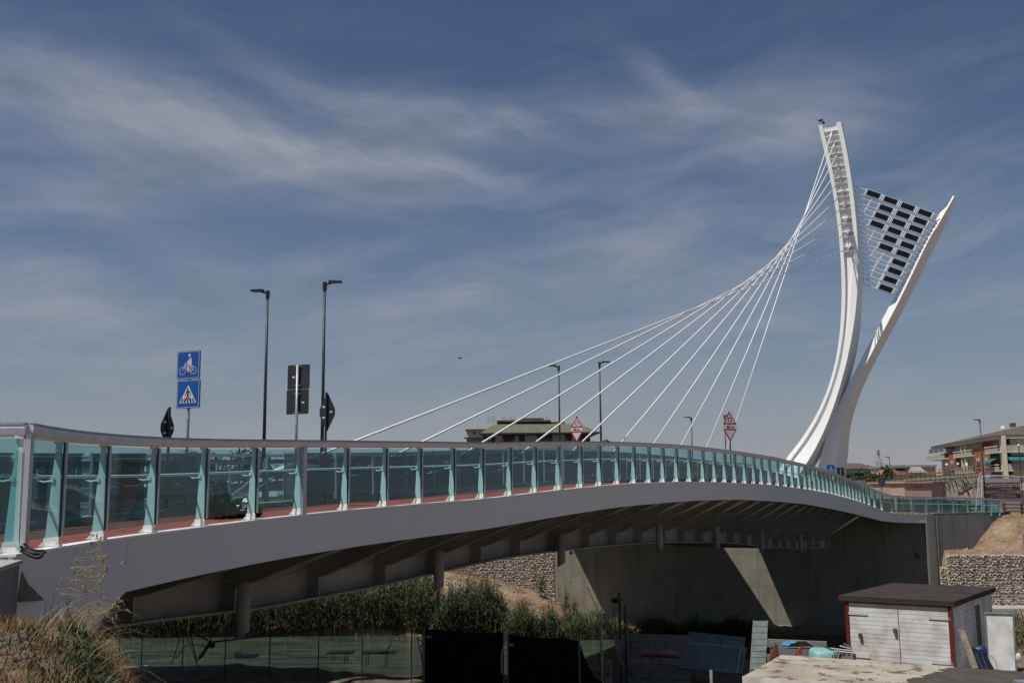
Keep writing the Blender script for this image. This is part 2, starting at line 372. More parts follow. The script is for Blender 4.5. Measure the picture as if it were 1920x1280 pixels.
def npmesh(name, P, Q, m, parent=None, kind=None):
    me = bpy.data.meshes.new(name); P = np.asarray(P, np.float32); Q = np.asarray(Q, np.int32); k = Q.shape[1]
    me.vertices.add(len(P)); me.vertices.foreach_set('co', P.ravel())
    me.loops.add(Q.size); me.loops.foreach_set('vertex_index', Q.ravel())
    me.polygons.add(len(Q)); me.polygons.foreach_set('loop_start', np.arange(len(Q), dtype=np.int32) * k)
    me.polygons.foreach_set('loop_total', np.full(len(Q), k, np.int32)); me.update(calc_edges=True)
    me.materials.append(MT[m] if isinstance(m, str) else m)
    o = bpy.data.objects.new(name, me); COL.objects.link(o)
    if parent is not None: o.parent = parent; o.location = (0, 0, 0)
    if kind: o['kind'] = kind
    return o
def merge(parts):
    Ps, Qs, o = [], [], 0
    for P, Q in parts: Ps.append(P); Qs.append(Q + o); o += len(P)
    return np.concatenate(Ps), np.concatenate(Qs)
def leaf_cloud(c, r, n, size, seed=0, shell=0.5):
    rs = np.random.RandomState(seed)
    d = rs.normal(size=(n, 3)); d /= np.linalg.norm(d, axis=1)[:, None]
    ph = rs.uniform(0, 6, 3)
    k = (shell + (1 - shell) * rs.rand(n)) * (1 + 0.28 * np.sin(d[:, 0] * 5 + ph[0]) * np.sin(d[:, 2] * 6 + ph[1]) + .12 * rs.normal(size=n))
    p = np.asarray(c) + d * k[:, None] * np.asarray(r)
    a = rs.normal(size=(n, 3)); a /= np.linalg.norm(a, axis=1)[:, None]
    b = np.cross(a, rs.normal(size=(n, 3))); b /= np.linalg.norm(b, axis=1)[:, None]
    s = size * rs.uniform(.5, 1.2, n)[:, None]
    P = np.stack([p - a * s, p - b * s * .6, p + a * s, p + b * s * .6], 1).reshape(-1, 3)
    return P, (np.arange(n) * 4)[:, None] + np.array([[0, 1, 2, 3]])

# ------------------------------------------------------------------ the bridge's edge line (right-hand edge of the footway)
TAB = [(-60, 1052, 10.6), (-15, 1045, 11.4), (12, 1042, 11.9), (47.5, 1037, 12.42), (92, 1029, 13.3), (175, 1015, 14.8), (275, 1001, 16.5), (380, 987.5, 18.2), (475, 975, 19.8), (565, 965, 21.35), (651, 956, 22.9), (724, 950, 24.3), (790, 944, 25.6), (852, 939.5, 26.9), (908, 935, 28.2), (959, 929, 29.6), (1007, 923, 31.1), (1051, 918, 32.7), (1092, 914, 34.4), (1127, 910.5, 35.9), (1160, 907.5, 37.4), (1192, 906, 38.8), (1220, 905, 40.1), (1247, 904, 41.4), (1272, 903, 42.8), (1296, 903, 44.3), (1322, 903, 46.0), (1382, 905, 50.1), (1448, 909, 56.0), (1507, 916.5, 62.8), (1551, 924, 70.2), (1589, 934, 78), (1620, 943, 84.8), (1645, 953, 88.2), (1668, 962, 89.6), (1695, 963, 90.9), (1736, 963.5, 92.2), (1789, 964, 93.4), (1876, 966, 94.9), (1890, 966.5, 95.2)]
EP = np.array([tuple(at(*t)) for t in TAB]); EPX = np.array([t[0] for t in TAB])
ES = np.r_[0, np.cumsum(np.hypot(*np.diff(EP[:, :2], axis=0).T))]
_ss = np.arange(0, ES[-1] + .01, 0.25); _pp = np.stack([np.interp(_ss, ES, EP[:, i]) for i in range(3)], 1)
_pad = 5; _q = np.concatenate([_pp[:1] + (_pp[:1] - _pp[1:_pad + 1][::-1]), _pp, _pp[-1:] + (_pp[-1:] - _pp[-_pad - 1:-1][::-1])])
_k = np.ones(2 * _pad + 1) / (2 * _pad + 1)
_pp = np.stack([np.convolve(_q[:, i], _k, 'valid') for i in range(3)], 1)
_tt = np.gradient(_pp[:, :2], axis=0)
_qt = np.concatenate([np.repeat(_tt[:1], 8, 0), _tt, np.repeat(_tt[-1:], 8, 0)])
_tt = np.stack([np.convolve(_qt[:, i], np.ones(17) / 17, 'valid') for i in range(2)], 1); _tt /= np.hypot(*_tt.T)[:, None]
SEND = float(_ss[-1])
def pth(s):
    p = V([float(np.interp(s, _ss, _pp[:, i])) for i in range(3)])
    t = V((float(np.interp(s, _ss, _tt[:, 0])), float(np.interp(s, _ss, _tt[:, 1])), 0)).normalized()
    return p, t, V((-t.y, t.x, 0))
def off(s, w, dz=0.0):
    p, t, n = pth(s); return p + n * w + V((0, 0, dz))
def s_at_px(px, w, z=.3):      # station whose offset point shows in column px
    f_ = lambda s: (lambda q: 960 + FPX * q.dot(cR2) / q.dot(cF))(off(s, w, z)) - px
    a, b = 2.0, 80.0
    for _ in range(40):
        m_ = (a + b) / 2
        if f_(m_) < 0: a = m_
        else: b = m_
    return a
def s_of_px(px): return float(np.interp(px, EPX, ES))
def loft_path(mb, s0, s1, prof, ds=0.6, prof_fn=None):
    n = max(2, int((s1 - s0) / ds) + 1); secs = []
    for s in np.linspace(s0, s1, n):
        pr = prof_fn(s) if prof_fn else prof
        secs.append([off(s, w, z) for w, z in pr])
    return mb.loft(secs)
FS = [(0, 1.7), (3.9, 1.7), (4.1, 1.3), (5.0, .80), (44, .79), (50, .85), (58, .89), (66, 1.0), (74.7, 1.03), (82, 1.06), (86.4, .95), (88.4, .76), (200, .74)]
def fdepth(s): return float(np.interp(s, [a for a, b in FS], [b for a, b in FS]))
DS = [(0, 1.95), (10, 2.1), (14, 2.37), (26, 2.40), (33, 2.56), (39, 2.70), (43.5, 2.80), (50, 3.01), (55, 3.16), (63, 3.54), (73, 3.67), (84, 3.53)]
def gdepth(s): return float(np.interp(s, [a for a, b in DS], [b for a, b in DS]))
S_DECK0, S_DECK1 = 1.35, s_of_px(1740)

bridge = thing('bridge', off(S_DECK0, 6, -2), 'long white bridge deck rising over the river, ribbed dark underside and grey edge beam', 'bridge')
# fascia plates (welded lengths with fine seams)
cuts = [S_DECK0, 5.2, 12.4, 24.5, 36.6, 48.7, 60.8, 72.9, 84.0, S_DECK1]
for a, b in zip(cuts[:-1], cuts[1:]):
    m = MB(); loft_path(m, a + .004, b - .004, None, 0.5, lambda s: [(-.03, -.02), (.03, -.02), (.03, -fdepth(s)), (-.03, -fdepth(s))])
    m.build('fascia_plate', 'fascia_paint', bridge)
m = MB(); loft_path(m, S_DECK0, S_DECK1, [(-.06, -.02), (-.06, .012), (.16, .012), (.16, -.02)]); m.build('edge_flashing', 'white_paint', bridge)
# slab under footway, girder web and bottom flange
m = MB(); loft_path(m, S_DECK0, 86, [(.04, -.03), (.04, -.38), (3.75, -.38), (3.75, -.03)], 1.0); m.build('footway_slab', 'under_shade_paint', bridge)
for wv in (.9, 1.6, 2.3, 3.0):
    m = MB(); loft_path(m, 6, 84, [(wv - .1, -.38), (wv - .06, -.56), (wv + .06, -.56), (wv + .1, -.38)], 1.5); m.build('stringer', 'under_shade_paint', bridge)
m = MB(); loft_path(m, 7.5, 84, None, .75, lambda s: [(3.80, -.2), (3.84, -.2), (3.84, -gdepth(s)), (3.80, -gdepth(s))]); m.build('girder_web', 'under_shade_paint', bridge)
m = MB(); loft_path(m, 7.5, 84, None, .75, lambda s: [(3.40, -gdepth(s)), (9.0, -gdepth(s)), (9.0, -gdepth(s) - .05), (3.40, -gdepth(s) - .05)]); m.build('bottom_flange', 'under_shade_paint', bridge)
s0 = 84.0
m = MB().prism([off(s0, 3.4, -1.9), off(s0, 9, -1.9), off(s0, 9, -gdepth(s0)), off(s0, 3.4, -gdepth(s0))], pth(s0)[1] * .06); m.build('end_plate', 'under_shade_paint', bridge)
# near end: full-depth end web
m = MB().prism([off(4.6, .04, -.4), off(7.5, 3.8, -.4), off(7.5, 3.8, -gdepth(7.5)), off(4.3, .04, -1.15)], pth(5)[1] * .04); m.build('end_web', 'under_shade_paint', bridge)
# cantilever ribs
rs_ = 10.2; ribS = []
while rs_ < 83.5:
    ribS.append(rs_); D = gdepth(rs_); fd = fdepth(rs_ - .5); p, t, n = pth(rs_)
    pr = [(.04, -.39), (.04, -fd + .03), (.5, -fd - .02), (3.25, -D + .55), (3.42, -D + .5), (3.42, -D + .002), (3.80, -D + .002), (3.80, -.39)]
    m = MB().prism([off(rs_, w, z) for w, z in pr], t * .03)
    rb = m.build('rib', 'under_shade_paint', bridge)
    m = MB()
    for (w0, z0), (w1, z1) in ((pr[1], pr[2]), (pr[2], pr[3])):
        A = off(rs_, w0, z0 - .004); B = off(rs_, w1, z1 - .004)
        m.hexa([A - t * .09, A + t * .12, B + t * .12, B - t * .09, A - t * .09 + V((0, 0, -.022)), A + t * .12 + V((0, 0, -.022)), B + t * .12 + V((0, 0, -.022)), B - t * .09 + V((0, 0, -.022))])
    m.build('rib_flange', 'under_shade_paint', rb)
    rs_ += 2.95
m = MB(); loft_path(m, 6.5, 84, None, .75, lambda s: [(.06, -.44), (3.79, -gdepth(s) + .85), (3.79, -gdepth(s) + .89), (.06, -.40)]); m.build('soffit_plate', 'soffit_lit_paint', bridge)
# drain pipes with cut-off ends hanging below the girder
for px, y0, y1, dw in ((457, 1100, 1190, 7.8), (823, 1040, 1103, 8), (1052, 1006, 1058, 8), (1236, 988, 1031, 8), (1343.5, 990, 1029, 8), (1427, 1000, 1033, 8), (1500, 1004, 1035, 8)):
    best = min(np.arange(4, 84, .2), key=lambda s: abs((lambda q: 960 + FPX * q.dot(cR2) / q.dot(cF))(off(s, 2.6, -1.6)) - px))
    best = min(ribS, key=lambda r_: abs(r_ - best)); q = off(best, 2.6, -1.0); q = at(px, y0, q.y); q0 = at(px, y0, q.y); q1 = at(px, y1, q.y)
    r = .155; m = MB(); n = 20; vs = []
    for i in range(n):
        a = 2 * math.pi * i / n; vs.append(V((q.x + r * math.cos(a), q.y + r * math.sin(a), q0.z + .12)))
    for i in range(n):
        a = 2 * math.pi * i / n; vs.append(V((q.x + r * math.cos(a), q.y + r * math.sin(a), q1.z + .09 * math.cos(a))))
    m.add(vs, [(i, (i + 1) % n, n + (i + 1) % n, n + i) for i in range(n)] + [tuple(range(n - 1, -1, -1)), tuple(range(n, 2 * n))])
    dp = m.build('drain_pipe', 'under_shade_paint', bridge, smooth=True)
# conduit strung along the ribs' underside in shallow festoons
for wv in (1.3,):
    m = MB()
    for a, b in zip(ribS[:-1], ribS[1:]):
        pts = [off(a + (b - a) * k / 6, wv, -.95 - .22 * wv - .16 * math.sin(math.pi * k / 6) + (gdepth(a) - 2.1) * -.12) for k in range(7)]
        m.poly(pts, .008, 4)
    m.build('service_conduit', 'dark_steel', bridge)

# footway, kerb and carriageway
WL = lambda s: float(np.interp(s, [0, 20, 32, 45, 60, 78], [33, 33, 27, 25, 22, 22]))  # left deck edge; unseen extra width added to shade the near bank
m = MB(); loft_path(m, S_DECK0, 86, [(.17, .0), (.17, .012), (2.75, .012), (2.75, .0)], 1.0); m.build('footway_surface', 'footway_red', bridge)
m = MB(); loft_path(m, S_DECK0, 86, [(2.77, -.05), (2.77, .14), (3.25, .14), (3.25, -.05)], 1.0); m.build('kerb', 'kerb', bridge)
def slab_road(s0, s1, z0, z1, w0, wf, name, mt):
    m = MB(); secs = []
    for s in np.linspace(s0, s1, int(s1 - s0) + 1):
        secs.append([off(s, w0, z1), off(s, wf(s), z1), off(s, wf(s), z0), off(s, w0, z0)])
    m.loft(secs); return m.build(name, mt, bridge)
for a_, b_, w0_, w1_ in ((S_DECK0, 22, 3.78, WL), (22, 30.5, 3.78, lambda s: 13.6), (22, 30.5, 17.6, WL), (30.5, 78, 3.78, WL)):     # open slot between the carriageways; outer strip added to shade the bank
    slab_road(a_, b_, -.42, -.04, w0_, w1_, 'road_slab', 'under_shade_paint')
    slab_road(a_, b_, -.035, -.01, 3.27 if w0_ < 4 else w0_, (lambda s, f=w1_: f(s) - .02), 'carriageway', 'asphalt')
for wv in (3.6, 10.2, 13.7):
    slab_road(S_DECK0, 78, -.006, -.002, wv, lambda s, wv=wv: wv + .13, 'lane_line', 'sign_white')
# far end of the deck, with the open slot between the two carriageways
from mathutils.geometry import tessellate_polygon
WALL_R = V((36.9, 92.0, 0)); WALL_L = V((4.4, 105.0, 0))
outer = [off(s, .05, 0) for s in np.linspace(78, S_DECK1, 9)] + [WALL_R + V((0, .6, -2.4)), WALL_L + V((0, .6, -2.4)), V((4.7, 98.5, -1.9)), off(78, WL(78), 0)]
hole = [V((17.8, 99.4, -2.2)), V((21.6, 98.2, -2.2)), V((20.35, 92.2, -1.8)), V((19.5, 92.6, -1.8))]
m = MB()
tri = tessellate_polygon([outer, hole]); allp = outer + hole
for dz in (-.02, -.45):
    m.add([p + V((0, 0, dz)) for p in allp], [tuple(t) for t in tri])
m.build('deck_end_slab', 'under_shade_paint', bridge)

# ------------------------------------------------------------------ glass parapet
par = thing('glass_parapet', off(0, .1, 0), 'teal glass parapet with tapered white posts and steel handrail along the near bridge edge', 'parapet')
ppx = [36, 107, 191, 286, 382, 477, 563, 651, 724, 789.5, 852.5, 908, 959.5, 1007, 1051, 1092, 1127.5, 1160.5, 1192, 1220, 1247, 1272, 1296, 1321, 1342, 1361, 1381, 1398, 1415, 1429.5, 1445, 1460, 1474, 1487, 1500, 1512]
ps = [s_of_px(x) for x in ppx]
s_last = s_of_px(1695); nmid = round((s_last - ps[-1]) / 1.62)
ps += list(np.linspace(ps[-1], s_last, nmid + 1))[1:]
ps += [s_of_px(x) for x in (1715, 1736, 1761, 1788, 1815, 1845, 1859, 1876)]
fin = MB().prism([(-.01, .02, .13), (-.01, .185, .13), (-.01, .105, 1.33), (-.01, .035, 1.33)], (.02, 0, 0)).mesh('post_fin', 'white_paint')
foot = MB().prism([(-.012, .01, .02), (-.012, .215, .02), (-.012, .20, .13), (-.012, .015, .13)], (.024, 0, 0)).box((0, .115, .026), (.13, .25, .018))
for yy in (.03, .20):
    for xx in (-.045, .045): foot.tube((xx, yy, .035), (xx, yy, .065), .017, n=6)
foot.prism([(-.05, .03, .035), (-.05, .19, .035), (-.05, .18, .08), (-.05, .04, .08)], (.005, 0, 0))
foot = foot.mesh('post_foot', 'white_paint')
head = MB().box((0, .075, 1.355), (.07, .10, .06)).box((0, .02, 1.355), (.07, .006, .07))
for xx in (-.025, .025): head.tube((xx, .03, 1.37), (xx, .02, 1.37), .009, n=6)
head = head.mesh('post_head', 'rail_under')
mull = MB().box((0.004, -.024, .74), (.038, .030, 1.2)).mesh('mullion', 'mullion_grey')
mullw = MB().box((0.03, -.03, .70), (.13, .06, 1.36)).mesh('mullion_wide', 'mullion_grey')
gasket = MB().box((-.022, -.004, .74), (.010, .02, 1.2)).mesh('gasket', 'sign_black')
brk = MB().box((0, .13, .86), (.05, .05, .06)).poly([(0, .14, .85), (0, .24, .83), (0, .32, .85), (0, .33, .885)], .012, 6).mesh('rail_bracket', 'white_paint')
wide = [s_of_px(x) for x in (36, 563, 1051, 1445)]
PL = par.location
for i, s in enumerate(ps):
    p, t, n = pth(s); rz = math.atan2(t.y, t.x)
    f = inst('post', fin, par, p - PL, rz)
    inst('foot_plate', foot, f, (0, 0, 0)); inst('post_head', head, f, (0, 0, 0)); inst('rail_bracket', brk, f, (0, 0, 0))
    isw = any(abs(s - w) < .3 for w in wide)
    inst('mullion', mullw if isw else mull, f, (0, 0, 0)); inst('gasket', gasket, f, (0, 0, 0))
pane = MB().box((.5, 0.004, .735), (1, .012, 1.19)).mesh('glass_pane', 'glass')
for a, b in zip(ps[:-1], ps[1:]):
    A = off(a, 0, 0); B = off(b, 0, 0); d = B - A
    if d.length < .5: continue
    rz = math.atan2(d.y, d.x); hl = math.hypot(d.x, d.y); g = .035
    u = V((d.x / hl, d.y / hl, 0)); sh = d.z / hl
    Mx = Matrix(((u.x * (hl - 2 * g), -u.y, 0, 0), (u.y * (hl - 2 * g), u.x, 0, 0), (sh * (hl - 2 * g), 0, 1, 0), (0, 0, 0, 1)))
    o = bpy.data.objects.new('glass_pane', pane.copy()); COL.objects.link(o); o.parent = par
    o.data.transform(Mx); o.location = A + u * g + V((0, 0, sh * g)) - PL
# handrail in bolted lengths
hp = [(-.045, 1.375), (-.07, 1.45), (-.06, 1.485), (-.02, 1.50), (.14, 1.50), (.19, 1.47), (.19, 1.39)]
hc = [s_of_px(x) for x in (37, 205, 390, 565, 875, 1051, 1250, 1445, 1640, 1740)] + [SEND]
for a, b in zip(hc[:-1], hc[1:]):
    if b - a < .3: continue
    m = MB(); loft_path(m, a + .004, b - .004, hp, .5); h = m.build('handrail', 'rail_steel', par)
    m = MB(); loft_path(m, a, b, [(.0, 1.36), (.22, 1.36), (.22, 1.385), (.0, 1.385)], .5); m.build('rail_soffit', 'rail_under', h)
    m = MB(); loft_path(m, a + .01, b - .01, [(-.055, 1.484), (-.075, 1.486), (-.072, 1.512), (.15, 1.512), (.15, 1.503), (-.05, 1.503)], .5); m.build('rail_cap', 'galv', h)
m = MB(); secs = []
for s in np.arange(s_of_px(30), SEND, .5):
    secs.append([off(s, .34 + .022 * math.cos(k * math.pi / 4), .90 + .022 * math.sin(k * math.pi / 4)) for k in range(8)])
m.loft(secs); m.build('grab_rail', 'white_paint', par, smooth=True)

e0 = off(s_of_px(36), 0, 0); eu = V((-1, -.02, 0)).normalized(); en = V((-.02, 1, 0)).normalized(); m = MB()
def eline(m, prof, L0, L1): return m.prism([e0 + eu * L0 + en * w + V((0, 0, z)) for w, z in prof], eu * (L1 - L0))
h = eline(MB(), hp, 0.0, 1.6).build('handrail', 'rail_steel', par); eline(MB(), [(.0, 1.36), (.22, 1.36), (.22, 1.385), (.0, 1.385)], 0, 1.6).build('rail_soffit', 'rail_under', h); eline(MB(), [(-.055, 1.484), (-.075, 1.486), (-.072, 1.512), (.15, 1.512), (.15, 1.503), (-.05, 1.503)], 0, 1.6).build('rail_cap', 'galv', h)
eline(MB(), [(-.07, .14), (-.058, .14), (-.058, 1.33), (-.07, 1.33)], .06, 1.6).build('glass_pane', 'glass', par); eline(MB(), [(.33, .88), (.375, .88), (.375, .925), (.33, .925)], 0, 1.6).build('grab_rail', 'white_paint', par)
f = inst('post', fin, par, e0 + eu * 1.5 - PL, math.pi / 2 * 0); inst('foot_plate', foot, f, (0, 0, 0))
# perforated screen panels between footway and carriageway
scr = thing('perforated_screen', off(1, 2.9, 0), 'dark perforated metal screen between red footway and carriageway', 'screen')
pf = MB().box((.78, 0, .72), (1.5, .004, 1.1)).mesh('perforated_panel', 'perf')
fr = MB().box((.78, 0, 1.29), (1.56, .04, .04)).box((.78, 0, .15), (1.56, .04, .04)).box((0, 0, .72), (.05, .05, 1.2)).mesh('panel_frame', 'galv')
for a0, a1 in ((.5, s_at_px(372, 2.95) - 1.0), (s_at_px(552, 2.95), SEND - 2.5)):
    s = a0
    while s < a1:
        A = off(s, 2.95, 0); B = off(s + 1.6, 2.95, 0); d = B - A
        o = inst('screen_frame', fr, scr, A - scr.location, math.atan2(d.y, d.x)); o.rotation_euler.y = -math.atan2(d.z, math.hypot(d.x, d.y))
        inst('perforated_panel', pf, o, (0, 0, 0)); s += 1.6
cp = off(s_at_px(533, 2.95), 2.95, 0); ct = pth(s_at_px(540, 2.95))[2]
o = inst('screen_frame', fr, scr, cp - scr.location, -.45, scale=(.32, 1, 1)); inst('perforated_panel', pf, o, (0, 0, 0))
# steel guard rails
def guard(wv, s0, s1, label, rails=((.45, .14), (.78, .14), (1.12, .09))):
    g = thing('guard_rail', off(s0, wv, 0), label, 'guard rail')
    po = MB().box((0, 0, .6), (.08, .10, 1.2)).box((0, 0, .02), (.2, .25, .03)).mesh('guard_post', 'galv')
    for s in np.arange(s0, s1, 2.2):
        p, t, n = pth(s); inst('guard_post', po, g, off(s, wv, 0) - g.location, math.atan2(t.y, t.x))
    for hz, hh in rails:
        m = MB(); sg = -1 if wv < 8 else 1
        loft_path(m, s0, s1, [(wv + .07, hz - hh / 2), (wv + .13, hz - hh / 4), (wv + .08, hz), (wv + .13, hz + hh / 4), (wv + .07, hz + hh / 2), (wv + .06, hz + hh / 2), (wv + .06, hz - hh / 2)], 1.2)
        m.build('rail_beam', 'galv', g)
    return g
guard(3.5, 1, 80, 'triple-beam steel guard rail just behind the perforated screen')
guard(8.4, 2, 80, 'steel guard rail beside the stay cable anchors in the middle of the bridge')
gl = guard(16.8, 1, 78, 'steel guard rail on the far left edge of the carriageway')
lp = thing('left_parapet', off(1, 17.4, 0), 'handrail and posts on the far side of the bridge, seen through the near glass', 'parapet')
lpo = MB().box((0, 0, .7), (.04, .14, 1.4)).mesh('post', 'white_paint')
for s in np.arange(1, 77, 1.9):
    p, t, n = pth(s); inst('post', lpo, lp, off(s, 17.3, 0) - lp.location, math.atan2(t.y, t.x))
m = MB(); loft_path(m, 1, 78, [(17.2, 1.38), (17.2, 1.5), (17.4, 1.5), (17.4, 1.38)], 1.2); m.build('handrail', 'rail_steel', lp)
# concrete plinth in the middle where the cables land, with loosened beams lying at the near gap
m = MB(); loft_path(m, 22, 77, [(9.0, -.01), (9.0, .45), (9.7, .45), (9.7, -.01)], 1.5); tag(m.build('median_plinth', 'kerb'), 'low pale kerb plinth along the bridge middle under the stay cables', 'kerb')
m = MB(); a = off(s_at_px(432, 3.1), 3.1, .3); b = off(s_at_px(500, 3.3), 3.3, .95)
m.tube(a, b, .035); m.tube(a + V((.3, .1, 0)), b + V((.1, .4, -.2)), .03); m.tube(off(s_at_px(430, 3.1), 3.1, .1), off(s_at_px(430, 3.1), 3.1, .95), .03)
tag(m.build('brace_tube', 'galv'), 'diagonal steel brace tubes behind the glass beside the black rubbish bags', 'brace')

# black rubbish bags on the footway
b1 = off(s_at_px(410, .9), .9, .012)
m = MB().blob(b1 + V((0, 0, .30)), (.19, .18, .36), 3, .20, 3, -.30).blob(b1 + V((.05, .0, .64)), (.09, .09, .09), 9, .3, 2)
m.box(b1 + V((-.28, .12, .2)), (.22, .2, .38))
tag(m.build('rubbish_bag', 'bag', smooth=False), 'tall upright black rubbish bag on red footway behind the glass', 'rubbish bag')
b2 = off(s_at_px(447, .7), .7, .012)
m = MB().blob(b2 + V((0, 0, .15)), (.26, .22, .20), 5, .28, 3, -.15).blob(b2 + V((.25, .2, .11)), (.16, .15, .13), 6, .2, 3, -.11).blob(b2 + V((-.02, 0, .33)), (.06, .06, .05), 8, .3, 2)
tag(m.build('rubbish_bag', 'bag'), 'low slumped black rubbish bag lying right of the tall bag', 'rubbish bag')

# near abutment block with grating edge and the loop of black hose
nb = thing('near_abutment', (-7.3, 10.5, -2), 'stained concrete block at the near end of the bridge, left edge', 'abutment')
Ca = at(37, 1049, 11.9); Ea = Ca + V((.29, -1.05, 0)) * 4; lf = V((-3.2, .2, 0))
def quad4(z): return [V((p.x, p.y, z)) for p in (Ca, Ca + lf, Ea + lf, Ea)]
MB().hexa(quad4(-3.2) + quad4(Ca.z - .05)).build('block', 'concrete_grey', nb)
MB().hexa([p + V((.03, 0, 0)) for p in quad4(Ca.z - .045)] + [p + V((.03, 0, 0)) for p in quad4(Ca.z)]).build('coping', 'kerb', nb)
MB().prism([at(37, 1072, 12.22), at(47, 1094, 12.34), at(60, 1106, 12.55), at(79, 1125, 12.88), at(32, 1128, 12.14)], (.02, .03, 0)).build('notch_shade_plate', 'rubble', nb)  # thin dark plate painted in for the shade of a triangular notch
m = MB(); q = at(24, 1030, 12.05)
lo = [q + V(v) * .62 + V((.10, 0, 0)) for v in ((-.02, 0, .06), (.05, 0, .0), (.14, -.01, -.05), (.26, -.02, -.07), (.38, -.05, -.07), (.42, -.1, -.10), (.38, -.14, -.135), (.27, -.1, -.12), (.16, -.05, -.09), (.06, 0, -.05), (-.03, .05, -.02))]
m.curve(lo, .02, 8); m.curve([p + V((.02, .03, .03)) for p in lo[:6]], .015, 8)
tag(m.build('hose_loop', 'rubber', smooth=True), 'loop of thick black hose hanging over the near parapet foot', 'hose')

# ------------------------------------------------------------------ far abutment
abt = thing('far_abutment', V((20, 98, -12)), 'tall concrete abutment wall carrying the far end of the bridge', 'abutment')
u = (WALL_R - WALL_L).normalized(); nb_ = V((u.y, -u.x, 0))    # normal toward the camera
def wpt(k, z): q = WALL_L + u * k; return V((q.x, q.y, z))
WLEN = (WALL_R - WALL_L).length
# cast in lifts with narrow recessed joints: panels of the facing
nx = 9; zs = [-13.6, -11.9, -10.4, -8.9, -7.4, -5.9, -4.4, -2.5]
for i in range(nx):
    for j in range(len(zs) - 1):
        a, b = WLEN * i / nx, WLEN * (i + 1) / nx; g = .012
        z0, z1 = zs[j] + g / 2, zs[j + 1] - g / 2
        m = MB().hexa([wpt(a + g, z0), wpt(b - g, z0), wpt(b - g, z0) - nb_ * .8, wpt(a + g, z0) - nb_ * .8, wpt(a + g, z1), wpt(b - g, z1), wpt(b - g, z1) - nb_ * .8, wpt(a + g, z1) - nb_ * .8])
        m.build('wall_panel', 'concrete', abt)
m = MB().hexa([wpt(.02, -13.6) - nb_ * .03, wpt(WLEN, -13.6) - nb_ * .03, wpt(WLEN, -13.6) - nb_ * 1.2, wpt(.02, -13.6) - nb_ * 1.2, wpt(.02, -2.48) - nb_ * .03, wpt(WLEN, -2.48) - nb_ * .03, wpt(WLEN, -2.48) - nb_ * 1.2, wpt(.02, -2.48) - nb_ * 1.2]); m.build('wall_core', 'concrete', abt)
m = MB().hexa([wpt(-.4, -13.5), wpt(-.01, -13.5), wpt(-.01, -13.5) - nb_ * 6, wpt(-.4, -13.5) - nb_ * 6, wpt(-.4, -2.9), wpt(-.01, -2.9), wpt(-.01, -2.9) - nb_ * 6, wpt(-.4, -2.9) - nb_ * 6]); m.build('end_pier', 'concrete', abt)
m = MB().hexa([wpt(0, -13) + nb_ * .9, wpt(WLEN, -13) + nb_ * .9, wpt(WLEN, -13) + nb_ * .01, wpt(0, -13) + nb_ * .01, wpt(0, -12.25) + nb_ * .9, wpt(WLEN, -12.25) + nb_ * .9, wpt(WLEN, -12.25) + nb_ * .01, wpt(0, -12.25) + nb_ * .01]); m.build('footing', 'concrete', abt)
# wing wall to the right, with sloping lower edge hidden in the embankment
A0 = at(1738, 980, 91.7); A1 = at(1752, 980, 92.6)
m = MB().prism([V((A0.x, A0.y, -2.3)), V((A0.x, A0.y, -13)), V((A0.x + .75, A0.y + .2, -13)), V((A0.x + .75, A0.y + .2, -2.3))], (0.05, .9, 0)); m.build('corner_pier', 'concrete_grey', abt)
W0 = V((A0.x + .76, A0.y + .25, 0)); W1 = at(1893, 968, 95.6)
wd = V((W1.x - W0.x, W1.y - W0.y, 0)).normalized(); wn = V((-wd.y, wd.x, 0))
L_ = (V((W1.x, W1.y, 0)) - W0).length
for k in range(4):
    a, b = L_ * k / 4 + .006, L_ * (k + 1) / 4 - .006
    top0 = -2.27 - .05 * k / 4
    low = [-13, -13, -7.0, -3.5][k]; low1 = [-13, -8.0, -4.6, -2.9][k]
    q = lambda d, z: V((W0.x + wd.x * d, W0.y + wd.y * d, z))
    MB().prism([q(a, top0), q(a, low), q(b, low1), q(b, top0)], wn * .6).build('wing_panel', 'concrete_grey', abt)
m = MB().prism([q(0, -2.24), q(0, -2.4), q(L_ + .2, -2.45), q(L_ + .2, -2.29)], wn * .7); 
m.build('wing_coping', 'concrete', abt)
def floodlight(p, label, d):
    t = thing('floodlight', p, label, 'floodlight')
    MB().box(p, (.34, .22, .26)).build('lamp_housing', 'dark_steel', t)
    MB().poly([p, p + V((0, 0, .3)), p + d], .04, 6).build('bracket', 'dark_steel', t)
floodlight(at(1071, 1036, 101.6), 'small black floodlight on the sunlit left end of the far abutment wall', V((0, 1.2, .3)))
floodlight(at(1720, 1042, 92.3), 'small black floodlight low on the shaded right end of the far abutment', V((0, .8, .3)))

# ------------------------------------------------------------------ pylon
def px_of(p): z = p.dot(cF); return 960 + FPX * p.dot(cR2) / z, 640 - FPX * p.dot(cU2) / z
PA = V((.87, -.49, 0)).normalized(); PB = V((.49, .87, 0)).normalized()
def solve_along(p0, d, px):
    # k so that p0+k*d projects to column px
    k = 0.0
    for _ in range(12):
        e = px_of(p0 + d * k)[0] - px; g = (px_of(p0 + d * (k + .1))[0] - px_of(p0 + d * k)[0]) / .1
        k -= e / g
    return k
Lt = [(1478, 853), (1493, 834), (1520, 794), (1541, 754), (1557, 714), (1565, 680), (1573, 626), (1577.7, 586), (1578, 556), (1577.4, 500), (1572.6, 440), (1565.5, 380), (1551, 301), (1534.5, 228)]
Rt = [(1505, 878), (1527.7, 842), (1546, 807), (1565, 751), (1583.5, 693), (1595.5, 645), (1602, 600), (1606.5, 556), (1608.5, 500), (1607, 440), (1602.6, 380), (1590.4, 301), (1576.5, 230)]
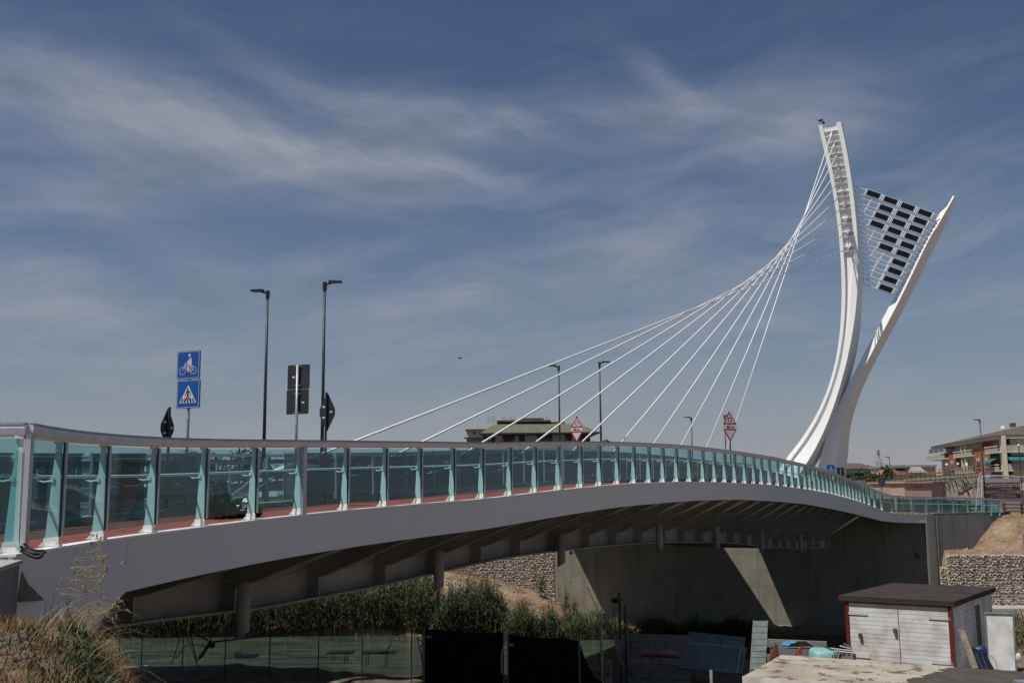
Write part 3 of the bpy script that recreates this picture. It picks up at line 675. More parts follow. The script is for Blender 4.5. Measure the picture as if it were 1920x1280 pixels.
St = [(1541, 870), (1552, 825), (1569, 780), (1584, 740), (1597.4, 693), (1606, 650), (1612.5, 610), (1617, 556), (1617, 500), (1613.6, 440), (1606, 380), (1593.5, 301), (1580.5, 232)]
def interp_y(T, y):
    T = sorted(T, key=lambda t: t[1]); ys = [t[1] for t in T]; xs = [t[0] for t in T]
    if y > ys[-1]: return xs[-1] + (y - ys[-1]) * (xs[-1] - xs[-4]) / (ys[-1] - ys[-4])
    c = np.polyfit(ys, xs, 6)
    return float(np.polyval(c, y)) if ys[0] <= y <= ys[-1] else float(np.interp(y, ys, xs))
pyl = thing('pylon', at(1540, 915, 106), 'curved white twin-mast pylon with solar panels strung between its masts', 'pylon')
YM = 105.0
ylev = list(np.linspace(228, 900, 57))
secs = []
for y in ylev:
    xr = interp_y(Rt, y); FR = at(xr, y, YM)
    wl = -solve_along(FR, PA * -1, interp_y(Lt, y)) * -1
    W = solve_along(FR, -PA, interp_y(Lt, y)); D = max(.9, min(4.2, solve_along(FR, PB, interp_y(St, y))))
    secs.append((y, FR, abs(W), D))
def corner(sec, u_, v_):     # u_: 0 left..1 right of the front, v_: depth in metres
    y, FR, W, D = sec; return FR - PA * (W * (1 - u_)) + PB * v_
def uR(y): return float(np.interp(y, [228, 470, 560, 700, 800, 900], [.80, .80, .56, .50, .50, .42]))
def uL(y): return float(np.interp(y, [228, 470, 560, 700, 900], [.17, .19, .24, .25, .21]))
def rec(y, D): return min(D - .15, float(np.interp(y, [228, 470, 560, 900], [.45, .45, .32, .30])))
m = MB().loft([[corner(s, 0, 0), corner(s, uL(s[0]), 0), corner(s, uL(s[0]), rec(s[0], s[3]) + .05), corner(s, 0, rec(s[0], s[3]) + .05)] for s in secs]); m.build('left_flange', 'mast_white', pyl)
def seg_loft(rings, step, name):      # welded lengths: a hair-wide joint between them
    for a_ in range(0, len(rings) - 1, step):
        R_ = [list(r_) for r_ in rings[a_:a_ + step + 1]]
        if len(R_) < 2: continue
        R_[0] = [p.lerp(q, .016) for p, q in zip(R_[0], R_[1])]
        MB().loft(R_).build(name, 'mast_white', pyl)
seg_loft([[corner(s, uR(s[0]), 0), corner(s, 1, 0), corner(s, 1, s[3]), corner(s, uR(s[0]), s[3])] for s in secs], 9, 'mast_segment')
m = MB().loft([[corner(s, .01, rec(s[0], s[3])), corner(s, uR(s[0]) + .02, rec(s[0], s[3])), corner(s, uR(s[0]) + .02, rec(s[0], s[3]) + .1), corner(s, .01, rec(s[0], s[3]) + .1)] for s in secs[1:]]); m.build('back_web', 'mast_white', pyl)
# scooped top plate
t0 = secs[0]; t1 = secs[1]; pl = []
for k in range(9):
    uu = k / 8; c = corner(t0, uu, .30); pl.append(c + V((0, 0, -.36 * math.sin(math.pi * uu) ** .8)))
pl += [corner(secs[2], .97, .30), corner(secs[2], .03, .30)]
MB().prism(pl, PB * .06).build('top_plate', 'mast_white', pyl)
def secat(y):
    ys = [s[0] for s in secs]; k = min(range(len(ys)), key=lambda i: abs(ys[i] - y)); a = secs[k]
    j = min(len(secs) - 2, max(0, int((y - ys[0]) / (ys[1] - ys[0])))); f = (y - ys[j]) / (ys[j + 1] - ys[j]); A, B = secs[j], secs[j + 1]
    return (y, A[1].lerp(B[1], f), A[2] * (1 - f) + B[2] * f, A[3] * (1 - f) + B[3] * f)
anch = [(1554, 243), (1562, 264), (1567, 285.5), (1570.5, 309), (1575.6, 331), (1579.5, 357), (1583, 381), (1585, 408), (1589, 433), (1590.5, 461)]
anchP = []
for k, (ax, ay) in enumerate(anch):
    for dy, dd in ((0, .05), (8.5, .14)):
        s = secat(ay - 1 + dy)
        p = [corner(s, .18, dd), corner(s, .81, dd), corner(s, .81, .46) - V((0, 0, .16)), corner(s, .18, .46) - V((0, 0, .16))]
        MB().prism(p, V((0, 0, .06))).build('cross_beam', 'mast_white', pyl)
    s = secat(ay + 2); c = corner(s, .5, .15); anchP.append(c)
    MB().prism([c + PB * -.25 + V((0, 0, .1)), c + PB * -.25 - V((0, 0, .25)), c + PB * .3 - V((0, 0, .45)), c + PB * .3 + V((0, 0, .1))], PA * .08).build('anchor_plate', 'mast_white', pyl)
    s2 = secat(ay + 13); 
    if k < 9: MB().box(corner(s2, .42, .36), (.06, .06, 1.1)).box(corner(s2, .6, .36), (.06, .06, 1.1)).build('anchor_strut', 'mast_white', pyl)
# second mast
L2 = [(1530, 900), (1535.7, 873), (1542, 842), (1554, 802), (1578, 743), (1594, 713), (1605, 693), (1626, 650), (1647, 610), (1664, 580), (1688, 532), (1717.5, 476), (1747, 425.6), (1756, 408), (1763, 397), (1775, 387), (1781, 377), (1786, 367)]
R2 = [(1562, 900), (1566, 871), (1570, 839), (1575.5, 810), (1585, 772.6), (1600, 733), (1616.7, 698), (1636.6, 658), (1652.6, 626), (1677.4, 580), (1688.5, 560), (1726, 479), (1755, 428), (1770, 402), (1780, 385), (1790, 367)]
S2 = [(1596, 900), (1591.5, 866), (1592, 826), (1597, 786), (1610, 741), (1626, 703.5), (1647, 661), (1668.5, 618), (1690.8, 580), (1698, 560), (1717.5, 520.6), (1741, 473), (1765, 425.6), (1780, 395), (1793, 366.5)]
def lin(T, y):
    T = sorted(T, key=lambda t: t[1]); return float(np.interp(y, [t[1] for t in T], [t[0] for t in T]))
def smooth_lin(T, y):
    if y > 430:
        Tc = [t for t in T if t[1] > 400]; c = np.polyfit([t[1] for t in Tc], [t[0] for t in Tc], 5); return float(np.polyval(c, y))
    return sum(lin(T, min(900, max(366, y + d))) for d in (-9, -5, 0, 5, 9)) / 5 if 405 < y < 880 else lin(T, y)
sc2 = []
for y in [367, 377, 387, 397, 405] + list(np.linspace(415, 900, 46)):
    FR = at(smooth_lin(R2, y), y, YM + 1.0)
    W = abs(solve_along(FR, -PA, smooth_lin(L2, y))); D = max(.8, min(5.5, solve_along(FR, PB, smooth_lin(S2, y))))
    sc2.append([FR - PA * W, FR, FR + PB * D, FR - PA * W + PB * D])
seg_loft(sc2, 8, 'second_mast_segment')
# shoes at deck level
MB().box(at(1540, 905, 107) - V((0, 0, .9)), (7.2, 5.5, 2.2)).build('plinth', 'concrete_grey', pyl)
# rods and solar panels in one upright plane
YP = 106.0
R0 = V((1590, 330)); SC7 = 5.567
def pp(x, y, dy=0.0): return at(1590 + x / SC7, 330 + y / SC7, YP + dy)
def mast2_x(y):  # in crop units where the row meets mast 2
    return (lin(L2, 330 + y / SC7) - 1590) * SC7 + 12
def mast1_x(y): return (lin(St, 330 + y / SC7) - 1590) * SC7 - 8
for k in range(10):
    for j, y0 in enumerate((100 + 106.5 * k, 163 + 106.5 * k)):
        x0 = 75 + (k * 10 if k < 9 else 90); 
        for _ in range(4):
            x0 = mast1_x(y0)
        x1 = 700
        for _ in range(12): x1 = x1 * .5 + .5 * mast2_x(y0 + (x1 - x0) * .358)
        y1 = y0 + (x1 - x0) * .358
        if x1 - x0 < 40: continue
        MB().tube(pp(x0, y0), pp(x1, y1), .055, n=6).build('cross_rod', 'white_paint', pyl)
rows = [(265, 190, 4), (395, 340, 3), (350, 422, 3), (305, 507, 3), (440, 658, 2), (395, 746, 2), (532, 905, 1), (487, 992, 1), (442, 1083, 1), (396, 1172, 1)]
cent = []
for cx, cy, n_ in rows:
    for i in range(n_): cent.append((cx + 179 * i, cy + 65.5 * i))
# second and third columns continue below the shorter rows
U_ = V((71, 25)); V_ = V((-15, 29))
def solar(cx, cy):
    c = pp(cx, cy, -.12); ux = pp(cx + 71, cy + 25, -.12) - c; vx = pp(cx + 15, cy - 29, -.12) - c
    nrm = ux.cross(vx).normalized()
    if nrm.y > 0: nrm = -nrm
    m = MB().hexa([c - ux - vx, c + ux - vx, c + ux - vx - nrm * .05, c - ux - vx - nrm * .05, c - ux + vx, c + ux + vx, c + ux + vx - nrm * .05, c - ux + vx - nrm * .05]); f = m.build('solar_panel', 'white_paint', pyl)
    for a in range(6):
        for b in range(2):
            A = c - ux * .92 + ux * 1.84 * (a / 6 + .006) - vx * .86 + vx * 1.72 * (b / 2 + .01); e1 = ux * 1.84 * (1 / 6 - .012); e2 = vx * 1.72 * (.5 - .02)
            cell = MB().hexa([A, A + e1, A + e1 + e2, A + e2, A + nrm * .012, A + e1 + nrm * .012, A + e1 + e2 + nrm * .012, A + e2 + nrm * .012]) if False else None
    bk = MB().hexa([c - ux * .92 - vx * .86, c + ux * .92 - vx * .86, c + ux * .92 + vx * .86, c - ux * .92 + vx * .86] + [p + nrm * .012 for p in (c - ux * .92 - vx * .86, c + ux * .92 - vx * .86, c + ux * .92 + vx * .86, c - ux * .92 + vx * .86)])
    fc = bk.build('cell_face', 'solar', f)
    g = MB()
    for a in range(1, 6): A = c - ux * .92 + ux * 1.84 * a / 6; g.hexa([A - vx * .86 - ux * .006, A - vx * .86 + ux * .006, A + vx * .86 + ux * .006, A + vx * .86 - ux * .006] + [p + nrm * .016 for p in (A - vx * .86 - ux * .006, A - vx * .86 + ux * .006, A + vx * .86 + ux * .006, A + vx * .86 - ux * .006)])
    g.build('cell_line', 'sign_back', f)
    for sg in (-1, 1):
        A = c + ux * (1.13 * sg)
        MB().tube(A - vx * 1.15, A + vx * 1.15, .035, n=5).build('panel_rail', 'white_paint', pyl)
grid = {}
for r, (cx0, cy0, k0, k1) in enumerate([(265, 190, 0, 4), (395 - 179, 340 - 65.5, 1, 4), (350 - 179, 422 - 65.5, 1, 4), (305 - 179, 507 - 65.5, 1, 4), (440 - 358, 658 - 131, 2, 4), (395 - 358, 746 - 131, 2, 4), (532 - 537, 905 - 196.5, 3, 4), (487 - 537, 992 - 196.5, 3, 4), (442 - 537, 1083 - 196.5, 3, 4), (396 - 537, 1172 - 196.5, 3, 4)]):
    for k in range(k0, k1): solar(cx0 + 179 * k, cy0 + 65.5 * k)
for (xa, ya, xb, yb) in ((260, 60 + 170, 150, 400), (285, 550, 200, 710), (420, 800, 240, 830), (300, 740, 235, 835), (375, 790, 215, 1080), (320, 850, 250, 1000), (450, 850, 290, 1170), (235, 250, 160, 390)):
    MB().tube(pp(xa, ya), pp(xb, yb), .04, n=5).build('tie_rod', 'white_paint', pyl)
for k in range(10):
    x0 = mast1_x(130 + 106.5 * k) + 14; MB().tube(pp(x0, 108 + 106.5 * k), pp(x0 + 8, 172 + 106.5 * k), .045, n=5).build('tie_rod', 'white_paint', pyl)
c = corner(secs[0], .08, .3)
ws = thing('weather_station', c, 'small dark instrument head on the very top of the tall mast', 'weather station')
MB().tube(c, c + V((0, 0, .6)), .05).build('stem', 'galv', ws)
MB().blob(c + V((0, 0, .62)), (.26, .26, .12), 1, .1).blob(c + V((.3, 0, .35)), (.15, .15, .16), 2, .1).build('instrument', 'dark_steel', ws)
# ------------------------------------------------------------------ stay cables
ords = ['tenth', 'ninth', 'eighth', 'seventh', 'sixth', 'fifth', 'fourth', 'third', 'second', 'first']
clab = ['longest and lowest white stay cable, meeting the handrail furthest left', 'second stay cable from the left along the handrail', 'third stay cable from the left, rising in front of the brown apartment block', 'fourth stay cable from the left, over the green roof', 'fifth stay cable from the left, crossing the right street lamp of the middle pair', 'sixth stay cable from the left, bare sky on both sides', 'seventh stay cable from the left, next right of the bare-sky one', 'eighth stay cable from the left, crossing the small distant street lamp', 'ninth stay cable from the left, just left of the right-hand warning sign', 'steepest stay cable, furthest right, running up to the mast top']
cbx = [668, 793, 907, 1006, 1092, 1165, 1226, 1277, 1325, 1363]; cby = [825.5, 827.5, 827.5, 827.5, 827.5, 829, 831, 834.5, 838, 841]
cY = [38.4, 42.6, 47.3, 52.4, 57.8, 63.2, 68.5, 73.9, 79.7, 85]
for k in range(10):
    hi = anchP[9 - k]; q = at(cbx[k], cby[k], cY[k]); d = (q - hi).normalized()
    zz = (.55 if k < 8 else -.3); lo_ = hi + d * ((zz - hi.z) / d.z)
    st = thing('stay_cable', lo_, clab[k], 'cable', 'white stay cables fanning from the pylon to the deck')
    MB().tube(lo_, hi, .046, .046, 8).build('strand', 'white_paint', st, smooth=True)
    MB().tube(lo_ - d * 0, lo_ - d * 2.2, .10, .10, 10).tube(lo_ - d * 2.2, lo_ - d * 2.35, .08, .05, 10).build('lower_socket', 'white_paint', st, smooth=True)
    MB().tube(hi, hi + d * .8, .10, .10, 8).build('upper_socket', 'white_paint', st)
    MB().prism([lo_ + V((-.2, .0, .2)), lo_ + V((.25, 0, .2)), lo_ + V((.5, 0, -.9)), lo_ + V((-.5, 0, -.9))], (0, .06, 0)).build('anchor_lug', 'white_paint', st)

# ------------------------------------------------------------------ street lamps
def lamp(px, pyh, Y, zb, side, label, arm=.48, r=.062, group='street lamps along the middle of the bridge'):
    h = at(px, pyh, Y); base = V((h.x, h.y, zb)); t = thing('street_lamp', base, label, 'street lamp', group)
    MB().tube(base, h, r * 1.15, r * .72, 10).build('pole', 'dark_steel', t, smooth=True)
    MB().tube(h - V((0, 0, .22)), h + V((0, 0, .08)), r * 1.3, r * 1.3, 8).tube(h, h + V((side * .22, 0, .04)), r * .7, r * .7, 8).build('collar', 'dark_steel', t)
    dx = V((side, -.1, .03)).normalized(); up = V((0, 0, 1)); w = V((0, .15, 0)); a = h + dx * .15 + V((0, 0, .03)); b = a + dx * arm
    f = MB().hexa([a - w * .7, b - w, b + w, a + w * .7, a - w * .7 + up * .10, b - w + up * .05, b + w + up * .05, a + w * .7 + up * .10]).build('lamp_head', 'dark_steel', t)
    MB().hexa([a + dx * .3 - w * .6 - up * .015, b - dx * .08 - w * .7 - up * .015, b - dx * .08 + w * .7 - up * .015, a + dx * .3 + w * .6 - up * .015, a + dx * .3 - w * .6 - up * .002, b - dx * .08 - w * .7 - up * .002, b - dx * .08 + w * .7 - up * .002, a + dx * .3 + w * .6 - up * .002]).build('lens', 'galv', f)
lamp(502, 549, 38.9, -.2, -1, 'tall dark street lamp near the left with its head pointing left')
lamp(609, 533, 37.4, -.2, 1, 'tall dark street lamp near the left with its head pointing right')
lamp(1047.5, 688, 65, .2, -1, 'street lamp behind the fourth stay cable, head pointing left')
lamp(1124, 681, 62.5, .2, 1, 'street lamp right of the brown apartment block, head pointing right')
lamp(1296, 783.5, 91, -1.8, -1, 'distant street lamp between stay cables, head pointing left')
lamp(1358.5, 779.5, 89, -1.8, 1, 'distant street lamp half hidden behind the right warning sign')
lamp(1837, 788, 100, -2.4, -1, 'street lamp in front of the brick apartment block on the right')
lamp(1667, 857, 150, -2.4, -1, 'small far street lamp behind the give way sign, near the lattice mast')

# ------------------------------------------------------------------ road signs
def plate(name, c, right, up, poly, th, m, parent):
    nrm = right.cross(up); return MB().prism([c + right * x + up * y for x, y in poly], -nrm * th).build(name, m, parent)
def rrect(w, h, r=.05, n=4):
    out = []
    for cx, cy, a0 in ((w / 2 - r, h / 2 - r, 0), (-w / 2 + r, h / 2 - r, 90), (-w / 2 + r, -h / 2 + r, 180), (w / 2 - r, -h / 2 + r, 270)):
        for k in range(n + 1): a = math.radians(a0 + 90 * k / n); out.append((cx + r * math.cos(a), cy + r * math.sin(a)))
    return out
def tri(s, down=False, k=.93):
    h = s * .866; P = [(0, h / 2), (-s / 2, -h / 2), (s / 2, -h / 2)]
    out = []
    for i in range(3):   # rounded corners
        p = V(P[i]); a = V(P[i - 1]); b = V(P[(i + 1) % 3])
        out += [tuple(p + (a - p).normalized() * s * .05), tuple(p + ((a - p).normalized() + (b - p).normalized()) * s * .016), tuple(p + (b - p).normalized() * s * .05)]
    return [(x, -y) for x, y in out][::-1] if down else out
def disc(r, n=24): return [(r * math.cos(2 * math.pi * k / n), r * math.sin(2 * math.pi * k / n)) for k in range(n)]
UP = V((0, 0, 1))
def stroke(mb, c, right, up, pts, w, th):
    nrm = right.cross(up)
    for (x0, y0), (x1, y1) in zip(pts[:-1], pts[1:]):
        d = V((x1 - x0, y1 - y0)); 
        if d.length < 1e-6: continue
        d.normalize(); n = V((-d.y, d.x)) * w / 2; e = d * w * .3
        q = [(x0 + n.x - e.x, y0 + n.y - e.y), (x0 - n.x - e.x, y0 - n.y - e.y), (x1 - n.x + e.x, y1 - n.y + e.y), (x1 + n.x + e.x, y1 + n.y + e.y)]
        mb.prism([c + right * a + up * b for a, b in q], nrm * th)
def pol(mb, c, right, up, pts, th): mb.prism([c + right * a + up * b for a, b in pts], right.cross(up) * th)

# blue sign pair, cyclists and pedestrian crossing
c1 = at(353, 684, 23.0); c2 = at(352.6, 738.3, 23.0)
rt = V((.92, -.39, 0)).normalized(); nr = rt.cross(UP)
if nr.y > 0: rt = -rt; nr = rt.cross(UP)
S = .635
t = thing('road_sign', V((c1.x, c1.y, -.4)), 'blue bicycle sign above a blue pedestrian crossing sign on a grey pole', 'road sign')
MB().tube(V((c1.x, c1.y, -.4)) - nr * .06, c1 - nr * .06 + UP * .25, .032, n=10).build('pole', 'galv', t, smooth=True)
for c, nm in ((c1, 'bicycle_panel'), (c2, 'crossing_panel')):
    p = plate(nm, c, rt, UP, rrect(S, S, .04), .03, 'sign_blue', t)
    # thin white border line
    b = MB(); o_ = rrect(S - .03, S - .03, .04); i_ = rrect(S - .05, S - .05, .035); n = len(o_)
    for k in range(n):
        k2 = (k + 1) % n; b.prism([c + nr * .002 + rt * q[0] + UP * q[1] for q in (o_[k], i_[k], i_[k2], o_[k2])], nr * .002)
    b.build('border', 'sign_white', p)
    g = MB(); cc = c + nr * .002
    if nm == 'bicycle_panel':
        for cx, cy in ((-.155, -.13), (.145, -.125)):
            for k in range(20):
                a0, a1 = 2 * math.pi * k / 20, 2 * math.pi * (k + 1) / 20
                stroke(g, cc, rt, UP, [(cx + .083 * math.cos(a0), cy + .083 * math.sin(a0)), (cx + .083 * math.cos(a1), cy + .083 * math.sin(a1))], .013, .002)
        pol(g, cc, rt, UP, [(a + .03, b + .215) for a, b in disc(.034, 14)], .002)
        pol(g, cc, rt, UP, [(.045, .165), (.085, .15), (.10, .0), (-.02, -.01), (.01, .06)], .002)
        stroke(g, cc, rt, UP, [(.045, .14), (-.03, .04), (-.075, .015)], .03, .002)
        stroke(g, cc, rt, UP, [(.05, .0), (-.015, -.03), (.02, -.13)], .045, .002)
        stroke(g, cc, rt, UP, [(-.01, -.14), (.15, -.125)], .022, .002)
        pol(g, cc, rt, UP, [(-.01, -.125), (-.015, -.155), (.07, -.155), (.155, -.13), (.13, -.11)], .002)
        stroke(g, cc, rt, UP, [(-.155, -.13), (-.09, .0), (-.105, .02)], .013, .002)
        stroke(g, cc, rt, UP, [(-.10, -.03), (.0, -.14), (.10, -.02), (-.09, -.03)], .012, .002)
        stroke(g, cc, rt, UP, [(.145, -.125), (.09, .01)], .012, .002)
        g.build('bicycle_symbol', 'sign_white', p)
    else:
        pol(g, cc, rt, UP, [(0, .20), (-.235, -.20), (.235, -.20)], .002); tr = g.build('white_triangle', 'sign_white', p)
        g = MB(); cc = cc + nr * .003
        pol(g, cc, rt, UP, [(a - .015, b + .115) for a, b in disc(.02, 12)], .002)
        pol(g, cc, rt, UP, [(-.03, .085), (.03, .085), (.02, -.02), (-.02, -.02)], .002)
        stroke(g, cc, rt, UP, [(0, .0), (-.03, -.08), (-.07, -.15)], .024, .002); stroke(g, cc, rt, UP, [(.0, .0), (.03, -.08), (.065, -.15)], .024, .002)
        stroke(g, cc, rt, UP, [(-.025, .07), (-.055, .02), (-.075, -.03)], .016, .002); stroke(g, cc, rt, UP, [(.025, .07), (.06, .03), (.07, -.03)], .016, .002)
        for k, x in enumerate((-.165, -.085, 0, .085, .165)):
            sx = x * .82; pol(g, cc, rt, UP, [(x - .022, -.185), (x + .022, -.185), (sx + .016, -.10 if abs(x) > .05 else -.09), (sx - .016, -.10 if abs(x) > .05 else -.09)], .002)
        g.build('walker_symbol', 'sign_black', p)

def back_panel(name, c, rt, poly, t, st):
    p = plate(name, c, rt, UP, poly, .02, 'sign_back', t)
    nr = rt.cross(UP)
    for sx, sy in st:
        MB().prism([c + nr * .004 + rt * (sx + a) + UP * (sy + b) for a, b in ((-.035, -.02), (.035, -.02), (.035, .02), (-.035, .02))], nr * .003).build('sticker', 'sticker', p)
    return p
# square pair from behind
c1 = at(559.5, 706.5, 24.5); c2 = at(557.5, 753, 24.5); rt2 = V((.93, -.36, 0)).normalized(); nr = rt2.cross(UP)
t = thing('road_sign', V((c1.x, c1.y, -.3)), 'two black square sign backs on one pole, left of the tall lamp', 'road sign')
MB().tube(V((c1.x, c1.y, -.3)) + nr * .045, c1 + nr * .045 + UP * .28, .034, n=10).build('pole', 'galv', t, smooth=True)
back_panel('upper_panel', c1, rt2, rrect(.60, .58, .03), t, [(-.13, .0)]); back_panel('lower_panel', c2, rt2, rrect(.60, .58, .03), t, [(.16, -.02)])
for z_ in (.25, -.2, -.4, -.85):
    MB().box(c1 + nr * .05 + UP * z_, (.14, .03, .025)).build('clamp', 'galv', t)
def combo_back(px, ytop, ybot, Y, rt, label, s):
    ct = at(px, ytop + (ybot - ytop) * .22, Y); sc = (ybot - ytop) * Y / FPX
    cm = ct - UP * (sc * .285); cb = ct - UP * (sc * .57); nr = rt.cross(UP)
    t = thing('road_sign', V((ct.x, ct.y, -.3)), label, 'road sign')
    MB().tube(V((ct.x, ct.y, -.3)) + nr * .04, ct + nr * .04 + UP * sc * .23, .03, n=8).build('pole', 'dark_steel', t)
    h = sc * .44; tr_ = tri(h / .866)
    back_panel('triangle_panel', ct, rt, tr_, t, [(-.1, -h * .33)])
    back_panel('distance_panel', cm, rt, rrect(s, sc * .16, .02), t, [(.13, 0)])
    back_panel('give_way_panel', cb, rt, tri(h / .866, True), t, [(-.1, h * .33)])
combo_back(315, 764, 838, 23.0, V((.35, .94, 0)).normalized(), 'dark back of a triangular sign pair, furthest left over the handrail', .43)
combo_back(613.5, 736, 808, 26.5, V((.88, -.47, 0)).normalized(), 'dark back of a triangular sign pair beside the tall lamp pole', .48)

def combo_front(px, ytop, ybot, Y, rt, label, wpx):
    sc = (ybot - ytop) * Y / FPX; ct = at(px, ytop + (ybot - ytop) * .205, Y); nr = rt.cross(UP)
    cm = ct - UP * (sc * .275); cb = ct - UP * (sc * .54); h = sc * .41; s = h / .866
    t = thing('road_sign', V((ct.x, ct.y, -.3)), label, 'road sign')
    MB().tube(V((ct.x, ct.y, -.6)) - nr * .05, ct - nr * .05 + UP * sc * .2, .035, n=8).build('pole', 'dark_steel', t)
    for c, dn, nm in ((ct, False, 'roundabout_panel'), (cb, True, 'give_way_panel')):
        p = plate(nm, c, rt, UP, tri(s, dn), .02, 'sign_red', t); off_ = (-.02 if not dn else .02) * s
        plate('inner_face', c + nr * .006 + UP * (off_ * 1.2), rt, UP, tri(s * .70, dn), .004, 'sign_white', p)
        if not dn:
            g = MB(); cc = c + nr * .008 - UP * s * .10
            for a in range(3):
                a0 = a * 2.094
                pts = [(.13 * s * math.cos(a0 + k * .25), .13 * s * math.sin(a0 + k * .25)) for k in range(6)]
                stroke(g, cc, rt, UP, pts, .034 * s, .003)
                e = a0 + 1.45; r_ = .13 * s
                pol(g, cc, rt, UP, [((r_ - .05 * s) * math.cos(e), (r_ - .05 * s) * math.sin(e)), ((r_ + .05 * s) * math.cos(e), (r_ + .05 * s) * math.sin(e)), (r_ * math.cos(e + .55), r_ * math.sin(e + .55))], .003)
            g.build('arrow_symbol', 'sign_black', p)
    p = plate('distance_panel', cm, rt, UP, rrect(s * .98, sc * .15, .02), .02, 'sign_white', t)
    text_mesh('40 m', sc * .12, frame(cm + nr * .012, rt)).build('lettering', 'sign_black', p)
combo_front(1081, 780, 832, 48, V((.93, -.37, 0)).normalized(), 'red bordered roundabout warning over give way sign, "40 m", in front of the brown block', 24)
combo_front(1368, 771, 831, 52, V((.97, .24, 0)).normalized(), 'red bordered roundabout warning over give way sign, "40 m", right of the cables', 27)
# far signs right of the pylon
c = at(1652, 886, 112); t = thing('road_sign', V((c.x, c.y, -2.4)), 'give way triangle above round blue roundabout sign, right of the pylon', 'road sign'); rt3 = V((1, .1, 0)).normalized(); nr = rt3.cross(UP)
MB().tube(V((c.x, c.y + .08, -2.4)), c + V((0, .08, .3)), .04, n=8).build('pole', 'galv', t)
p = plate('give_way_panel', c, rt3, UP, tri(.95, True), .02, 'sign_red', t); plate('inner_face', c + nr * .006 + UP * .03, rt3, UP, tri(.62, True), .004, 'sign_white', p)
c = at(1653.5, 903.5, 112); p = plate('roundabout_panel', c, rt3, UP, disc(.37), .02, 'sign_blue', t); g = MB()
for a in range(3):
    pts = [(.2 * math.cos(a * 2.094 + k * .25), .2 * math.sin(a * 2.094 + k * .25)) for k in range(6)]; stroke(g, c + nr * .004, rt3, UP, pts, .07, .004)
    e = a * 2.094 + 1.45; pol(g, c + nr * .004, rt3, UP, [(.10 * math.cos(e), .10 * math.sin(e)), (.3 * math.cos(e), .3 * math.sin(e)), (.2 * math.cos(e + .5), .2 * math.sin(e + .5))], .004)
g.build('arrow_symbol', 'sign_white', p)
c = at(1558, 879, 74); t = thing('road_sign', V((c.x, c.y, -1)), 'small distant blue bicycle sign in front of the pylon foot', 'road sign')
MB().tube(V((c.x, c.y + .05, -1)), c + V((0, .05, .2)), .03, n=6).build('pole', 'galv', t); p = plate('bicycle_panel', c, V((1, 0, 0)), UP, rrect(.56, .6, .03), .02, 'sign_blue', t); g = MB()
for cx in (-.13, .13):
    for k in range(10): stroke(g, c + V((0, -.004, 0)), V((1, 0, 0)), UP, [(cx + .08 * math.cos(k * .628), -.12 + .08 * math.sin(k * .628)), (cx + .08 * math.cos(k * .628 + .63), -.12 + .08 * math.sin(k * .628 + .63))], .02, .003)
stroke(g, c + V((0, -.004, 0)), V((1, 0, 0)), UP, [(-.13, -.12), (-.05, .05), (.03, .18), (.06, 0), (.02, -.12), (.13, -.12)], .03, .003); g.build('bicycle_symbol', 'sign_white', p)
c = at(1576, 884, 76); t = thing('road_sign', V((c.x, c.y, -1)), 'small distant black sign back standing beside the blue bicycle sign', 'road sign')
plate('panel', c, V((1, 0, 0)), UP, rrect(.55, .62, .03), .02, 'sign_back', t); MB().tube(V((c.x, c.y - .05, -1)), c + V((0, -.05, .25)), .03, n=6).build('pole', 'galv', t)

# ------------------------------------------------------------------ terrain and water
def sstep(a, b, x): t = np.clip((x - a) / (b - a), 0, 1); return t * t * (3 - 2 * t)
def vnoise(X, Y, f=1.0, seed=0):
    r = np.random.RandomState(seed); out = 0
    for k in range(5):
        a = r.uniform(0, 6.28); fx, fy = math.cos(a) * f * 1.7 ** k, math.sin(a) * f * 1.7 ** k
        out = out + np.sin(X * fx + Y * fy + r.uniform(0, 6.28)) * np.cos(X * fy * 1.1 - Y * fx * .9 + r.uniform(0, 6.28)) / 1.5 ** k
    return out
def hfar(X, Y):
    X = np.asarray(X, float); Y = np.asarray(Y, float)
    yw = 94.6 - .15 * np.clip(X + 16, 0, 30) - 12 * sstep(33, 40, X) + 2 * np.clip(-X - 30, 0, 40) / 20
    toe = np.interp(X, [-30, -16, -12, -5, 0, 4.4, 6], [-7.5, -7.4, -7.6, -8.3, -9.4, -10.6, -12.0])
    t = (Y - yw) / (106.2 - yw)
    zl = -12.9 + (toe + 12.9) * np.clip(t, 0, 1) ** .8
    zl = np.where(Y > 106.2, toe + (-2.5 - toe) * sstep(0, 1, (Y - 106.2) / np.where(X > -9, .8, 9.)), zl)
    wy = 105 - (X - 4.4) * .4
    zm = -12.9 + .75 * np.clip((Y - yw) / 4, 0, 1); zm = np.where(Y > wy + .5, -2.5, zm)
    zr = np.interp(Y, [77, 80, 84.5, 85.2, 87.4, 88.3, 88.7, 95.4, 200], [-13.2, -12.6, -10.4, -9.85, -9.75, -9.6, -5.45, -2.55, -2.45])
    zr = np.where((Y > 88.7) & (Y < 97), np.maximum(zr - .62 * np.clip(43.9 - X, 0, 9), -5.45), zr)
    zr = np.where(Y > 88.7, zr + .12 * vnoise(X, Y, 1.1, 4), zr)
    z = np.where(X < 4.6, zl, zm); k = sstep(36.2, 37.4, X); z = z * (1 - k) + zr * k
    flat = (z > -2.6)
    return np.where(Y < yw, np.minimum(z, -12.9), z + np.where(flat, 0, .13 * vnoise(X, Y, .9, 2) + .05 * vnoise(X, Y, 4, 3)))
